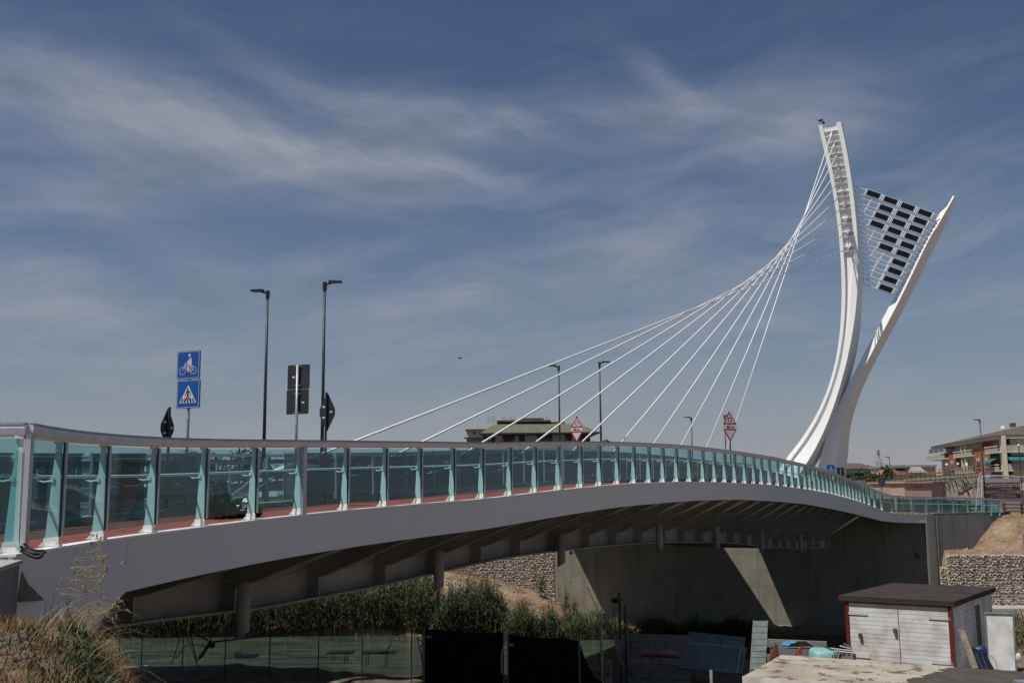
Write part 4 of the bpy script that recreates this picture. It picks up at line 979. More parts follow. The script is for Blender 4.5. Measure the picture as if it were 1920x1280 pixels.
def grid(name, xs, ys, fn, m, label=None):
    X, Y = np.meshgrid(xs, ys); Z = fn(X, Y); P = np.stack([X, Y, Z], -1).reshape(-1, 3); nx_, ny_ = len(xs), len(ys)
    i = (np.arange(ny_ - 1)[:, None] * nx_ + np.arange(nx_ - 1)[None]).ravel()[:, None]
    o = npmesh(name, P, i + np.array([[0, 1, nx_ + 1, nx_]]), m); o.data.polygons.foreach_set('use_smooth', [True] * len(o.data.polygons)); o['kind'] = 'structure'; return o
def soil_mat():
    m = bpy.data.materials.new('soil'); m.use_nodes = True; N = m.node_tree.nodes; L = m.node_tree.links; b = N['Principled BSDF']; b.inputs['Roughness'].default_value = .95
    b.inputs['Specular IOR Level'].default_value = .15
    tc = N.new('ShaderNodeTexCoord')
    def nz(s, d=8):
        n = N.new('ShaderNodeTexNoise'); n.inputs['Scale'].default_value = s; n.inputs['Detail'].default_value = d; n.inputs['Roughness'].default_value = .7; L.new(tc.outputs['Object'], n.inputs[0]); return n
    a, c, e = nz(.45), nz(1.6), nz(9)
    r1 = N.new('ShaderNodeValToRGB'); L.new(a.outputs[0], r1.inputs[0]); r1.color_ramp.elements[0].color = (.20, .105, .055, 1); r1.color_ramp.elements[1].color = (.36, .28, .19, 1)
    r1.color_ramp.elements[0].position = .38; r1.color_ramp.elements[1].position = .62
    r2 = N.new('ShaderNodeValToRGB'); L.new(e.outputs[0], r2.inputs[0]); r2.color_ramp.elements[0].color = (.55, .55, .55, 1); r2.color_ramp.elements[1].color = (1.2, 1.2, 1.2, 1); r2.color_ramp.elements[0].position = .35; r2.color_ramp.elements[1].position = .65
    mu = N.new('ShaderNodeMix'); mu.data_type = 'RGBA'; mu.blend_type = 'MULTIPLY'; mu.inputs['Factor'].default_value = 1; L.new(r1.outputs[0], mu.inputs['A']); L.new(r2.outputs[0], mu.inputs['B'])
    g = N.new('ShaderNodeValToRGB'); L.new(c.outputs[0], g.inputs[0]); g.color_ramp.elements[0].position = .60; g.color_ramp.elements[0].color = (0, 0, 0, 1); g.color_ramp.elements[1].position = .70; g.color_ramp.elements[1].color = (.7, .7, .7, 1)
    m2 = N.new('ShaderNodeMix'); m2.data_type = 'RGBA'; L.new(g.outputs[0], m2.inputs['Factor']); L.new(mu.outputs['Result'], m2.inputs['A']); m2.inputs['B'].default_value = (.07, .085, .03, 1)
    L.new(m2.outputs['Result'], b.inputs['Base Color'])
    bp = N.new('ShaderNodeBump'); bp.inputs['Strength'].default_value = .7; bp.inputs['Distance'].default_value = .15; L.new(e.outputs[0], bp.inputs['Height']); L.new(bp.outputs[0], b.inputs['Normal'])
    return m
MT['soil'] = soil_mat()
MT['dark_soil'] = mat('dark_soil', (0.24, 0.18, 0.13), 0.95, col2=(0.10, 0.075, 0.055), vs=1.2, bump=.7, bs=14, spec=.1)
MT['far_ground'] = mat('far_ground', (0.16, 0.15, 0.11), 0.95, var=.2, vs=.1)
xs = np.r_[np.arange(-260, -40, 12), np.arange(-40, 56, .5), np.arange(56, 270, 14)]
grid('riverbank', xs, np.r_[np.arange(72, 112, .35), np.arange(112, 125, 2)], hfar, 'soil')
m = MB().add([(-3000, 123, -2.5), (3000, 123, -2.5), (3000, 6000, -2.5), (-3000, 6000, -2.5)], [(0, 1, 2, 3)]); struct(m.build('ground', 'far_ground'))
KY = 1.32; YB = -6.3 * KY      # yard level
def hnear(X, Y):
    X = np.asarray(X, float); Y = np.asarray(Y, float)
    edge = np.interp(X, [-40, -12, -4.5, 13, 40], [54, 52.3, 49.1, 52.8, 54])
    z = YB + .07 * vnoise(X, Y, .8, 6) + .04 * vnoise(X, Y, 3.1, 7)
    z = np.maximum(z, -1.7 - .62 * np.maximum(0, Y - 1.2))
    left = -1.02 - 1.15 * np.maximum(0, X + 3.25 + .40 * (Y - 8)) - .17 * np.maximum(0, Y - 8) + .10 * vnoise(X, Y, 2.1, 8) * sstep(-2, -4, X) - .7 * np.maximum(0, Y - 12.5)
    left = left - .10 * np.maximum(0, 7 - Y)
    z = np.maximum(z, np.where(X < 2, left, -99))
    return z - 6 * sstep(0, 3.2, Y - edge)
grid('near_bank', np.r_[np.arange(-120, -14, 6), np.arange(-14, 30, .3), np.arange(30, 130, 8)], np.r_[np.arange(-12, 3, 1.), np.arange(3, 58, .35)], hnear, 'dark_soil')
def water_mat():
    m = bpy.data.materials.new('river_water'); m.use_nodes = True; N = m.node_tree.nodes; L = m.node_tree.links; b = N['Principled BSDF']
    b.inputs['Base Color'].default_value = (.035, .05, .035, 1); b.inputs['Roughness'].default_value = .08; b.inputs['IOR'].default_value = 1.33
    tc = N.new('ShaderNodeTexCoord'); mp = N.new('ShaderNodeMapping'); mp.inputs['Scale'].default_value = (0.22, 0.75, 1); L.new(tc.outputs['Object'], mp.inputs[0])
    n = N.new('ShaderNodeTexNoise'); n.inputs['Scale'].default_value = 1.1; n.inputs['Detail'].default_value = 6; n.inputs['Roughness'].default_value = .6; n.inputs['Distortion'].default_value = .5; L.new(mp.outputs[0], n.inputs[0])
    bp = N.new('ShaderNodeBump'); bp.inputs['Strength'].default_value = 1.0; bp.inputs['Distance'].default_value = 1.3
    mp2 = N.new('ShaderNodeMapping'); mp2.inputs['Scale'].default_value = (.10, .55, 1); L.new(tc.outputs['Object'], mp2.inputs[0]); n3 = N.new('ShaderNodeTexNoise'); n3.inputs['Scale'].default_value = 1.4; n3.inputs['Detail'].default_value = 7; n3.inputs['Roughness'].default_value = .7; L.new(mp2.outputs[0], n3.inputs[0]); rr = N.new('ShaderNodeValToRGB'); L.new(n3.outputs[0], rr.inputs[0]); rr.color_ramp.elements[0].position = .38; rr.color_ramp.elements[0].color = (.022, .036, .020, 1); rr.color_ramp.elements[1].position = .66; rr.color_ramp.elements[1].color = (.080, .10, .078, 1); L.new(rr.outputs[0], b.inputs['Base Color'])  # turbidity tones, with pale streaks painted into the colour as reflections
    L.new(n.outputs[0], bp.inputs['Height']); L.new(bp.outputs[0], b.inputs['Normal'])
    return m
MT['water'] = water_mat()
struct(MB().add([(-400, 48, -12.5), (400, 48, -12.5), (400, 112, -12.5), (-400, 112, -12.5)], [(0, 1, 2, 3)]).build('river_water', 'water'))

# ------------------------------------------------------------------ gabions
def stone_mesh(seed, nxs=6, nzs=5, w=1.0, h=1.0):
    import bmesh
    rnd = random.Random(seed); m = MB()
    for i in range(nxs):
        for j in range(nzs):
            cx = (i + .5 + rnd.uniform(-.25, .25) + (.25 if j % 2 else -.2)) / nxs * w; cz = (j + .5 + rnd.uniform(-.38, .38)) / nzs * h
            cx = min(max(cx, .07), w - .07)
            r = (rnd.uniform(.09, .15), rnd.uniform(.09, .14), rnd.uniform(.08, .125))
            m.blob((cx, rnd.uniform(.0, .06), cz), r, rnd.randint(0, 9999), .22, 1)
    m.box((w / 2, .16, h / 2), (w - .0, .12, h + .04))
    return m.mesh('stones', 'stone')
stones = [stone_mesh(k) for k in range(6)]
def basket_mesh(w=1.0, h=1.0):
    m = MB(); y = -.13
    for a, b in (((0, y, 0), (w, y, 0)), ((0, y, h), (w, y, h)), ((0, y, 0), (0, y, h)), ((w, y, 0), (w, y, h))): m.tube(a, b, .016, n=4)
    for k in range(1, 5): m.tube((k * w / 5, y, 0), (k * w / 5, y, h), .006, n=3); m.tube((0, y, k * h / 5), (w, y, k * h / 5), .006, n=3)
    return m.mesh('gabion_basket', 'wire')
basket = basket_mesh()
def gabion_wall(origin, dirv, cols, rows, label, skip, zoff=lambda i, j: 0):
    t = thing('gabion_wall', origin, label, 'gabion wall'); d = V(dirv).normalized(); rz = math.atan2(d.y, d.x)
    for j in range(rows):
        for i in range(cols):
            if skip(i, j): continue
            p = d * (i * 1.01) + V((0, 0, j * 1.06)) + V((d.y * -.0, 0, 0)) + V((0, .06 * j, 0))
            g = inst('gabion_basket', basket, t, p, rz); s = inst('stones', stones[(i * 7 + j * 5) % 6], g, (0, 0, 0)); s['kind'] = 'stuff'
            if (i + j) % 2: s.scale = (-1, 1, 1); s.location = (1, 0, 0)
o = at(1779, 1124, 87.6)
gabion_wall(V((o.x + .25, 87.9, -9.75)), (1, -.06, 0), 17, 4, 'stepped stone gabion wall on the right bank below the bare slope', lambda i, j: False)
gabion_wall(V((o.x + .05, 88.9, -9.75)), (1, -.06, 0), 1, 3, 'narrow shaded gabion steps against the abutment, left of the right-hand gabion wall', lambda i, j: False)
gabion_wall(V((-8.1, 106.3, -11.0)), (1, -.02, 0), 12, 8, 'sunlit stone gabion wall left of the far abutment, seen under the bridge', lambda i, j: (j == 7 and i < 3))

# ------------------------------------------------------------------ vegetation on the far bank
def canes(bx, by, bz, H, n_leaf=11, leafL=1.0, w=.055):
    n = len(bx); az = np.random.uniform(0, 6.28, n); ln = np.random.uniform(.05, .22, n)
    P1 = blades(np.stack([bx, by, bz], 1), H, np.full(n, .035), ln, az, 4, .2)
    B = []; hh = []; A = []
    for k in range(n_leaf):
        t = np.clip((k + 1) / (n_leaf + 1) + np.random.uniform(-.05, .05, n), .15, 1); t = .18 + .82 * t
        B.append(np.stack([bx + np.cos(az) * ln * H * t ** 1.6, by + np.sin(az) * ln * H * t ** 1.6, bz + H * t * .985], 1))
        hh.append(np.random.uniform(.55, 1.1, n) * leafL); A.append(np.random.uniform(0, 6.28, n))
    B = np.concatenate(B); hh = np.concatenate(hh); A = np.concatenate(A)
    P2 = blades(B, hh * .62, w * np.random.uniform(.7, 1.2, len(B)), np.random.uniform(.6, 1.3, len(B)), A, 4, np.random.uniform(.5, 1.1, len(B)))
    return merge([P1, P2])
def reed_patch(n, x0, x1, y0, y1, hfn, **kw):
    bx = np.random.uniform(x0, x1, n); by = y0 + (y1 - y0) * np.random.rand(n) ** 1.3; bz = hfar(bx, by) - .05; bz = np.maximum(bz, -12.6)
    cl = 1 + .20 * np.clip(vnoise(bx, by * .5, 1.5, 17), -1.2, 1.2)
    return canes(bx, by, bz, hfn(bx, by) * np.random.uniform(.62, 1.06, n) * cl, **kw)
hmain = lambda x, y: np.interp(x, [-60, -34, -22, -18, -15, -11, -9, -7.2, -6.6], [3.2, 3.6, 4.0, 4.5, 4.6, 4.2, 4.3, 3.6, 2.0])
P, Q = reed_patch(3900, -50, -6.9, 94.1, 99.0, hmain, n_leaf=12, leafL=1.05, w=.075)
r = npmesh('reed_bed', P, Q, 'reed', kind='stuff'); tag(r, 'tall green reed bed lining the far water edge under the bridge', 'reeds')
P, Q = reed_patch(320, -50, 3, 93.9, 98.5, lambda x, y: hmain(x, y) * .8, n_leaf=8, leafL=.8, w=.05)
tag(npmesh('dead_reeds', P, Q, 'dry_grass', kind='stuff'), 'dead straw coloured canes mixed through the green reed bed', 'reeds')
hd = lambda x, y: 3.9 * np.sqrt(np.clip(1 - ((x + 3.9) / 3.4) ** 2, .06, 1))
P, Q = reed_patch(1000, -7.1, -.7, 93.0, 97.0, hd, n_leaf=12, leafL=.9, w=.07)
tag(npmesh('reed_clump', P, Q, 'reed', kind='stuff'), 'rounded dome of green reeds right of the long reed bed, below the stones', 'reeds')
P, Q = reed_patch(520, -.9, 3.6, 90.8, 94.6, lambda x, y: 2.3 + .5 * np.sin(x * 2.1), n_leaf=10, leafL=.7, w=.06)
tag(npmesh('reed_clump', P, Q, 'reed', kind='stuff'), 'low loose reeds at the water between the dome and the abutment shadow', 'reeds')
P, Q = reed_patch(700, 3.5, 9.4, 90.6, 96.0, lambda x, y: 1.7 + .5 * np.sin(x * 2.7), n_leaf=10, leafL=.7, w=.055)
tag(npmesh('reed_clump', P, Q, 'reed', kind='stuff'), 'dark shaded reeds at the foot of the sunlit abutment corner', 'reeds')
P, Q = reed_patch(900, 9.4, 21.5, 90.4, 93.2, lambda x, y: 1.45 + .3 * np.sin(x * 1.7), n_leaf=9, leafL=.7, w=.06)
tag(npmesh('reed_clump', P, Q, 'reed', kind='stuff'), 'shaded low reeds along the foot of the dark abutment wall', 'reeds')
for bx_, by_, H_, lb in ((2.6, 104.6, 2.9, 'two-stemmed cane plant in front of the left gabion wall'), (4.9, 103.6, 3.6, 'single tall cane against the sunlit corner of the abutment')):
    n = 16; P, Q = canes(np.random.normal(bx_, .25, n), np.random.normal(by_, .15, n), hfar(np.full(n, bx_), np.full(n, by_)) - .05, np.random.uniform(.6, 1.05, n) * H_, 11, .7, .07)
    tag(npmesh('cane_plant', P, Q, 'reed'), lb, 'plant')
n = 2600; bx = np.random.uniform(-9, 4.2, n); by = np.random.uniform(96, 106, n); P, Q = blades(np.stack([bx, by, hfar(bx, by) - .02], 1), np.random.uniform(.1, .35, n), np.full(n, .04), np.random.uniform(.2, .9, n))
k_ = vnoise(bx, by, .7, 12) > .1
P = P.reshape(n, -1, 3); 
tag(npmesh('slope_grass', *blades(np.stack([bx, by, hfar(bx, by) - .02], 1)[k_], np.random.uniform(.12, .4, k_.sum()), np.full(k_.sum(), .05), np.random.uniform(.2, .9, k_.sum())), 'weed', kind='stuff'), 'sparse green tufts on the bare brown bank below the left gabions', 'grass')
n = 3000; bx = np.random.uniform(37, 52, n); by = np.random.uniform(78, 84.6, n); P, Q = blades(np.stack([bx, by, hfar(bx, by) - .02], 1), np.random.uniform(.4, 1.5, n), np.full(n, .07), np.random.uniform(.2, .8, n))
tag(npmesh('bank_scrub', P, Q, 'weed', kind='stuff'), 'green scrub on the right bank below the pale ledge', 'scrub')
m = MB(); rnd = random.Random(5)
for k in range(200):
    x = rnd.uniform(37.5, 52); y = rnd.uniform(88.9, 95); z = float(hfar(x, y)); s = rnd.uniform(.03, .13); m.blob((x, y, z), (s, s, s * .7), k, .25, 1)
for k in range(260):
    x = rnd.uniform(-7, 4); y = rnd.uniform(97, 106); z = float(hfar(x, y)); s = rnd.uniform(.04, .15); m.blob((x, y, z), (s, s, s * .7), k, .25, 1)
tag(m.build('loose_stones', 'kerb', kind='stuff'), 'loose pale stones scattered over the bare bank slopes', 'stones')
MB().hexa([V(p) for p in ((37.2, 85.3, -10), (56, 84.3, -10), (56, 86.6, -10), (37.2, 87.6, -10), (37.2, 85.3, -9.62), (56, 84.3, -9.62), (56, 86.6, -9.62), (37.2, 87.6, -9.62))]).build('concrete_ledge', 'kerb')['kind'] = 'structure'

# ------------------------------------------------------------------ trees in the distance
def tree(x, y, z, h, r, label, seed, group=None, mt='leaf', n=1800, size=.3):
    t = thing('tree', (x, y, z), label, 'tree', group); tr = MB().tube((x, y, z), (x, y, z + h * .5), h * .035, h * .02, 7)
    rn = random.Random(seed); parts = []
    for k in range(5):
        a = rn.uniform(0, 6.28); e = V((x + math.cos(a) * r * .5, y + math.sin(a) * r * .5, z + h * rn.uniform(.5, .85))); tr.tube((x, y, z + h * rn.uniform(.25, .45)), e, h * .015, h * .006, 5)
        parts.append(leaf_cloud(tuple(e), (r * .55, r * .55, h * .22), n // 6, size, seed * 10 + k))
    parts.append(leaf_cloud((x, y, z + h * .68), (r, r, h * .32), n // 3, size, seed * 10 + 9, .2))
    tr.build('trunk', 'bark', t); c = npmesh('crown', *merge(parts), mt, t)
    me = c.data; co = np.zeros(len(me.vertices) * 3, np.float32); me.vertices.foreach_get('co', co); co = co.reshape(-1, 3) - np.array([x, y, z]); me.vertices.foreach_set('co', co.ravel().astype(np.float32)); me.update()
for k, (px, Y, ty, lb) in enumerate(((345, 150, 846, 'leftmost round green tree, seen between handrail and screen near the blue sign'), (385, 152, 847, 'second green tree from the left behind the glass parapet'), (475, 150, 844, 'third green tree from the left, just left of the tall lamp pole'), (900, 150, 880, 'dark tree low behind the glass, left of the brown block'))):
    tp = at(px, ty, Y); tree(tp.x, Y, -2.5, tp.z + 2.5, 3.4, lb, 20 + k, 'trees beyond the bridge on the left')
for k, (px, Y, ty, lb) in enumerate(((1605, 170, 889, 'low green tree directly right of the pylon foot'), (1622, 175, 880, 'bushy green tree left of the give way sign'), (1640, 172, 886, 'green tree right behind the give way sign'), (1661, 180, 873, 'narrow dark conifer beside the small far street lamp'), (1696, 190, 888, 'round green tree in front of the grey roofed house'), (1600, 172, 893, 'dark bush at the foot of the pylon, right side'))):
    tp = at(px, ty, Y); tree(tp.x, Y, -2.5, tp.z + 2.5, 1.2 if k == 3 else 2.8, lb, 40 + k, 'trees along the road right of the pylon', n=1100, size=.3)

# ------------------------------------------------------------------ buildings
def bbox(mb, x0, x1, y0, y1, z0, z1): return mb.box(((x0 + x1) / 2, (y0 + y1) / 2, (z0 + z1) / 2), (x1 - x0, y1 - y0, z1 - z0))
def X_(px, Y): return at(px, 890, Y).x
def Z_(py, px, Y): return at(px, py, Y).z
# brown apartment block behind the cables
Y = 130.0; bl = thing('apartment_block', (X_(1010, Y), Y, -2.5), 'dark brown brick apartment block with green tiled roof behind the stay cables', 'building')
x0, x1 = X_(922, Y), X_(1108, Y); ze = Z_(812, 1000, Y); zr = Z_(800, 1000, Y)
bbox(MB(), x0, x1, Y, Y + 12, -2.5, ze).build('wall', 'brown_brick', bl)
e0, e1 = X_(899, Y), X_(1126, Y)
MB().hexa([V(p) for p in ((e0, Y - 2, ze - .1), (e1, Y - 2, ze - .1), (e1 - .5, Y + 13.5, ze), (e0 + .5, Y + 13.5, ze), (e0 + 1.9, Y + 1.5, zr + .5), (e1 - 2.6, Y + 1.5, zr + .45), (e1 - 3, Y + 11, zr + .5), (e0 + 2, Y + 11, zr + .5))]).build('roof', 'green_tile', bl)
for a, b, c in ((e0, e1, .0),): MB().box(((a + b) / 2, Y - 2.02, ze - .12), (b - a, .12, .2)).build('gutter', 'dark_steel', bl)
t0_, t1_ = X_(937, Y), X_(1062, Y); zt = Z_(789, 1000, Y)
bbox(MB(), t0_, t1_, Y + 2, Y + 10, zr + .3, zt).build('attic_wall', 'brown_brick', bl)
r = bbox(MB(), X_(932, Y), X_(1035, Y), Y + 1.3, Y + 10.4, zt, zt + .22).build('attic_roof', 'roof_brown', bl)
bbox(MB(), X_(975, Y), X_(1022, Y), Y + 2.5, Y + 9, zt + .25, zt + .55).build('roof_terrace', 'roof_brown', bl)
for px0, px1, a, b in ((929, 943, 816, 829), (966, 973, 817, 829), (985, 1008, 816, 829), (1037, 1060, 815, 829), (1073, 1083, 817, 829)):
    w_ = bbox(MB(), X_(px0, Y), X_(px1, Y), Y - .08, Y - .003, Z_(b, px0, Y), Z_(a, px0, Y)).build('window_frame', 'shutter', bl)
    for q in range(5): bbox(MB(), X_(px0, Y) + .05, X_(px1, Y) - .05, Y - .10, Y - .082, Z_(b, px0, Y) + .1 + q * .16, Z_(b, px0, Y) + .2 + q * .16).build('slat', 'shutter', w_)
for fl in range(4):     # lower storeys, seen through the glass
    zz = ze - 3.0 * (fl + 1) + .2
    bbox(MB(), X_(905, Y), X_(1120, Y), Y - 1.8, Y + .0, zz, zz + .25).build('balcony_slab', 'roof_grey', bl)
    bbox(MB(), X_(905, Y), X_(1120, Y), Y - 1.82, Y - 1.74, zz + .25, zz + 1.1).build('balcony_parapet', 'brown_brick' if fl % 2 else 'roof_grey', bl)
    for q in range(6):
        xx = X_(930 + q * 30, Y); bbox(MB(), xx, xx + 1.1, Y - .06, Y - .003, zz + .3, zz + 2.2).build('window', 'window', bl)
for px, py in ((958, 781), (962, 783), (925, 779), (917, 781), (945, 779), (1026, 781)):
    p0 = at(px, py + 16, Y + 3); p1 = at(px, py, Y + 3); t = thing('tv_antenna', p0, {958: 'tall thin antenna on the brown block, right of the dish', 962: 'twin thin antenna beside the dish on the brown block', 925: 'antenna at the left of the green roof', 917: 'leftmost thin antenna on the green roof edge', 945: 'antenna left of the dish on the brown block', 1026: 'lone antenna on the right end of the brown attic'}[px], 'antenna')
    MB().tube(p0, p1, .03, n=4).build('mast', 'galv', t); m = MB()
    for k in range(3): m.tube(p1 + V((-.35, 0, -.1 - .3 * k)), p1 + V((.35, 0, -.1 - .3 * k)), .02, n=3)
    m.build('elements', 'galv', t)
p = at(950, 790, Y + 3); t = thing('satellite_dish', p, 'small white dish on the attic roof of the brown block', 'dish'); MB().loft([[p + V((r_ * math.cos(a * .7854), -.12 + d_, r_ * math.sin(a * .7854))) for a in range(8)] for r_, d_ in ((.45, 0), (.3, .12), (.03, .18))]).build('reflector', 'foil', t); MB().tube(p, p - V((0, 0, .7)), .03, n=4).build('stand', 'galv', t)
p = at(1137, 828, 60); tag(MB().blob(p, (.22, .12, .12), 2, .3).box(p + V((-.12, 0, -.18)), (.05, .05, .25)).box(p + V((.12, 0, -.18)), (.05, .05, .25)).build('dried_plant_pot', 'wood_brown'), 'small brown planter shape sitting just above the handrail right of the lamp', 'planter')
# cream house at its left
Y = 138.0; bl = thing('apartment_block', (X_(895, Y), Y, -2.5), 'cream house with two small dark windows left of the brown block', 'building')
bbox(MB(), X_(875, Y), X_(930, Y), Y, Y + 9, -2.5, Z_(806.5, 890, Y)).build('wall', 'cream_wall', bl)
bbox(MB(), X_(873, Y), X_(934, Y), Y - .6, Y + 9.5, Z_(806.5, 890, Y), Z_(804.5, 890, Y)).build('roof', 'roof_brown', bl)
bbox(MB(), X_(871, Y), X_(925, Y), Y - 1.6, Y - .01, Z_(822, 890, Y), Z_(820.5, 890, Y)).build('canopy', 'roof_brown', bl)
for px in (890, 902): bbox(MB(), X_(px - 2.5, Y), X_(px + 2.5, Y), Y - .05, Y - .003, Z_(814, px, Y), Z_(809, px, Y)).build('window', 'window', bl)
# long terrace behind the near glass
Y = 120.0; bl = thing('apartment_block', (X_(740, Y), Y, -2.5), 'low grey balcony terrace seen only through the glass parapet, left of the brown block', 'building')
bbox(MB(), X_(600, Y), X_(900, Y), Y, Y + 10, -2.5, Z_(858, 700, Y)).build('wall', 'roof_brown', bl)
for fl in range(3):
    zz = -2.0 + 2.9 * fl; 
    if zz > Z_(862, 700, Y): continue
    bbox(MB(), X_(600, Y), X_(900, Y), Y - 1.5, Y - .003, zz, zz + .3).build('balcony_slab', 'roof_grey', bl)
    for q in range(9): bbox(MB(), X_(612 + 32 * q, Y), X_(624 + 32 * q, Y), Y - .06, Y - .003, zz - 1.9, zz - .3).build('window', 'window', bl)
Y = 125.0; bl = thing('house', (X_(1270, Y), Y, -2.5), 'small beige house seen through the glass right of the crest', 'building')
for a, b, tp_ in ((1252, 1266, 869), (1274, 1288, 870)):
    bbox(MB(), X_(a, Y), X_(b, Y), Y, Y + 6, -2.5, Z_(tp_, a, Y)).build('wall', 'beige', bl)
bbox(MB(), X_(1266, Y), X_(1274, Y), Y + .5, Y + 6, -2.5, Z_(876, 1270, Y)).build('wall', 'cream_wall', bl)
bbox(MB(), X_(1254, Y), X_(1260, Y), Y - .05, Y - .003, Z_(883, 1255, Y), Z_(876, 1255, Y)).build('window', 'window', bl)
# row of far houses as a low dark skyline behind everything
rnd = random.Random(11)
for k, (a, b, tp_, Yh, mm, lb) in enumerate(((1575, 1648, 878, 230, 'roof_brown', 'low dark roofed building behind the trees right of the pylon'), (1100, 1240, 872, 240, 'beige', 'wide beige building low behind the glass at the bridge crest'), (1290, 1420, 876, 250, 'roof_brown', 'brown building low behind the glass right of the crest'), (-100, 300, 872, 260, 'beige', 'long pale building far off at the left end behind the screens'))):
    bl = thing('house', (X_((a + b) / 2, Yh), Yh, -2.5), lb, 'building'); z1 = Z_(tp_, (a + b) / 2, Yh)
    bbox(MB(), X_(a, Yh), X_(b, Yh), Yh, Yh + 12, -2.5, z1).build('wall', mm if k else 'beige', bl)
    x0, x1 = X_(a, Yh) - .6, X_(b, Yh) + .6
    MB().hexa([V(p) for p in ((x0, Yh - .6, z1), (x1, Yh - .6, z1), (x1, Yh + 12.6, z1), (x0, Yh + 12.6, z1), (x0 + 3, Yh + 5, z1 + 1.3), (x1 - 3, Yh + 5, z1 + 1.3), (x1 - 3, Yh + 7, z1 + 1.3), (x0 + 3, Yh + 7, z1 + 1.3))]).build('roof', 'roof_brown', bl)
    for q in range(6): xx = x0 + (x1 - x0) * (q + .5) / 6; bbox(MB(), xx - .5, xx + .5, Yh - .06, Yh - .003, z1 - 2.2, z1 - .9).build('window', 'window', bl)
Y = 200.0; bl = thing('house', (X_(1710, Y), Y, -2.5), 'grey sloped-roof house between the trees and the brick apartment block', 'building')
z1 = Z_(876, 1700, Y); bbox(MB(), X_(1673, Y), X_(1755, Y), Y, Y + 12, -2.5, z1).build('wall', 'cream_wall', bl)
bbox(MB(), X_(1673, Y) - .3, X_(1755, Y), Y - .6, Y + 12, z1 + .01, z1 + .45).build('flat_roof', 'roof_grey', bl)
MB().hexa([V(p) for p in ((X_(1700, Y), Y - 3, Z_(886, 1700, Y)), (X_(1728, Y), Y - 3, Z_(886, 1700, Y)), (X_(1728, Y), Y - .01, Z_(886, 1700, Y)), (X_(1700, Y), Y - .01, Z_(886, 1700, Y)), (X_(1706, Y), Y - 1, Z_(875, 1700, Y)), (X_(1722, Y), Y - 1, Z_(875, 1700, Y)), (X_(1722, Y), Y - .01, Z_(875, 1700, Y)), (X_(1706, Y), Y - .01, Z_(875, 1700, Y)))]).build('lean_to', 'roof_grey', bl)
bbox(MB(), X_(1680, Y), X_(1699, Y), Y - .06, Y - .003, Z_(882, 1690, Y), Z_(878, 1690, Y)).build('window', 'window', bl)
Y = 180.0; bl = thing('house', (X_(1685, Y), Y, -2.5), 'house with red tiled roof behind the small far street lamp', 'building')
zz = Z_(889, 1685, Y); bbox(MB(), X_(1670, Y), X_(1702, Y), Y, Y + 6, -2.5, zz).build('wall', 'cream_wall', bl)
MB().hexa([V(p) for p in ((X_(1668, Y), Y - .5, zz), (X_(1708, Y), Y - .5, zz - .1), (X_(1708, Y), Y + 6, zz - .1), (X_(1668, Y), Y + 6, zz), (X_(1672, Y), Y + 2.5, zz + .7), (X_(1690, Y), Y + 2.5, zz + .7), (X_(1690, Y), Y + 3.5, zz + .7), (X_(1672, Y), Y + 3.5, zz + .7))]).build('roof', 'roof_red', bl)
p = at(1750, 887, 150); tag(MB().hexa([V(q) for q in ((at(1733, 888, 150)), at(1771, 888, 150), at(1771, 888, 153), at(1733, 888, 153), at(1740, 885, 150), at(1768, 884, 150), at(1768, 884, 153), at(1740, 885, 153))]).build('awning', 'orange_awning'), 'orange yellow awning in front of the brick apartment block', 'awning')
# lattice radio mast
Y = 300.0; b0 = at(1650, 905, Y); t = thing('radio_mast', b0, 'red and white lattice radio mast on the horizon right of the pylon', 'mast')
for k in range(6):
    ya, yb = 905 - k * 10.3, 905 - (k + 1) * 10.3 + .3; wa, wb = 1.9 * (1 - k / 8), 1.9 * (1 - (k + 1) / 8); za, zb = Z_(ya, 1650, Y), Z_(yb, 1650, Y); m = MB()
    for sx, sy in ((-1, -1), (1, -1), (1, 1), (-1, 1)):
        m.tube((b0.x + sx * wa / 2, Y + sy * wa / 2, za), (b0.x + sx * wb / 2, Y + sy * wb / 2, zb), .055, n=4)
    for q in range(2):
        m.tube((b0.x - wa / 2, Y - wa / 2, za), (b0.x + wb / 2, Y - wb / 2, zb), .035, n=4); m.tube((b0.x + wa / 2, Y - wa / 2, za), (b0.x - wb / 2, Y - wb / 2, zb), .035, n=4)
    m.build('lattice_section', 'roof_red' if k % 2 else 'board_white', t)
MB().tube((b0.x, Y, Z_(858, 1650, Y)), (b0.x, Y, Z_(843, 1650, Y)), .15, n=5).build('top_antenna', 'board_white', t)
m = MB()
for dx, yy in ((-.9, 868), (.9, 870), (1.3, 876), (-1.3, 877), (.5, 862)): m.box((b0.x + dx, Y - .3, Z_(yy, 1650, Y)), (.5, .5, .9))
m.build('panel_antennas', 'board_white', t)

# brick apartment block on the right
K5 = 5.647
BL = V((X_(1752, 220), 220, 0)); BR = V((X_(1881, 173), 173, 0)); bd = (BR - BL).normalized(); BLEN = (BR - BL).length; bn = V((-bd.y, bd.x, 0))
if bn.x > 0: bn = -bn
def cpx(cx): return 1580 + cx / K5
def cpy(cy): return 770 + cy / K5
def dpx(cx):
    a = at(cpx(cx), 860, 1.0).x; return (a * BL.y - BL.x) / (bd.x - a * bd.y)
def zf(cx, cy): d = dpx(cx); q = BL + bd * d; return at(cpx(cx), cpy(cy), q.y).z
def fb(name, m_, cx0, cx1, z0, z1, o0, o1, parent):   # box on the facade between two columns
    d0, d1 = dpx(cx0), dpx(cx1); a = BL + bd * d0; b = BL + bd * d1
    P = [a + bn * o1, b + bn * o1, b + bn * o0, a + bn * o0]
    return MB().hexa([V((p.x, p.y, z0)) for p in P] + [V((p.x, p.y, z1)) for p in P]).build(name, m_, parent)
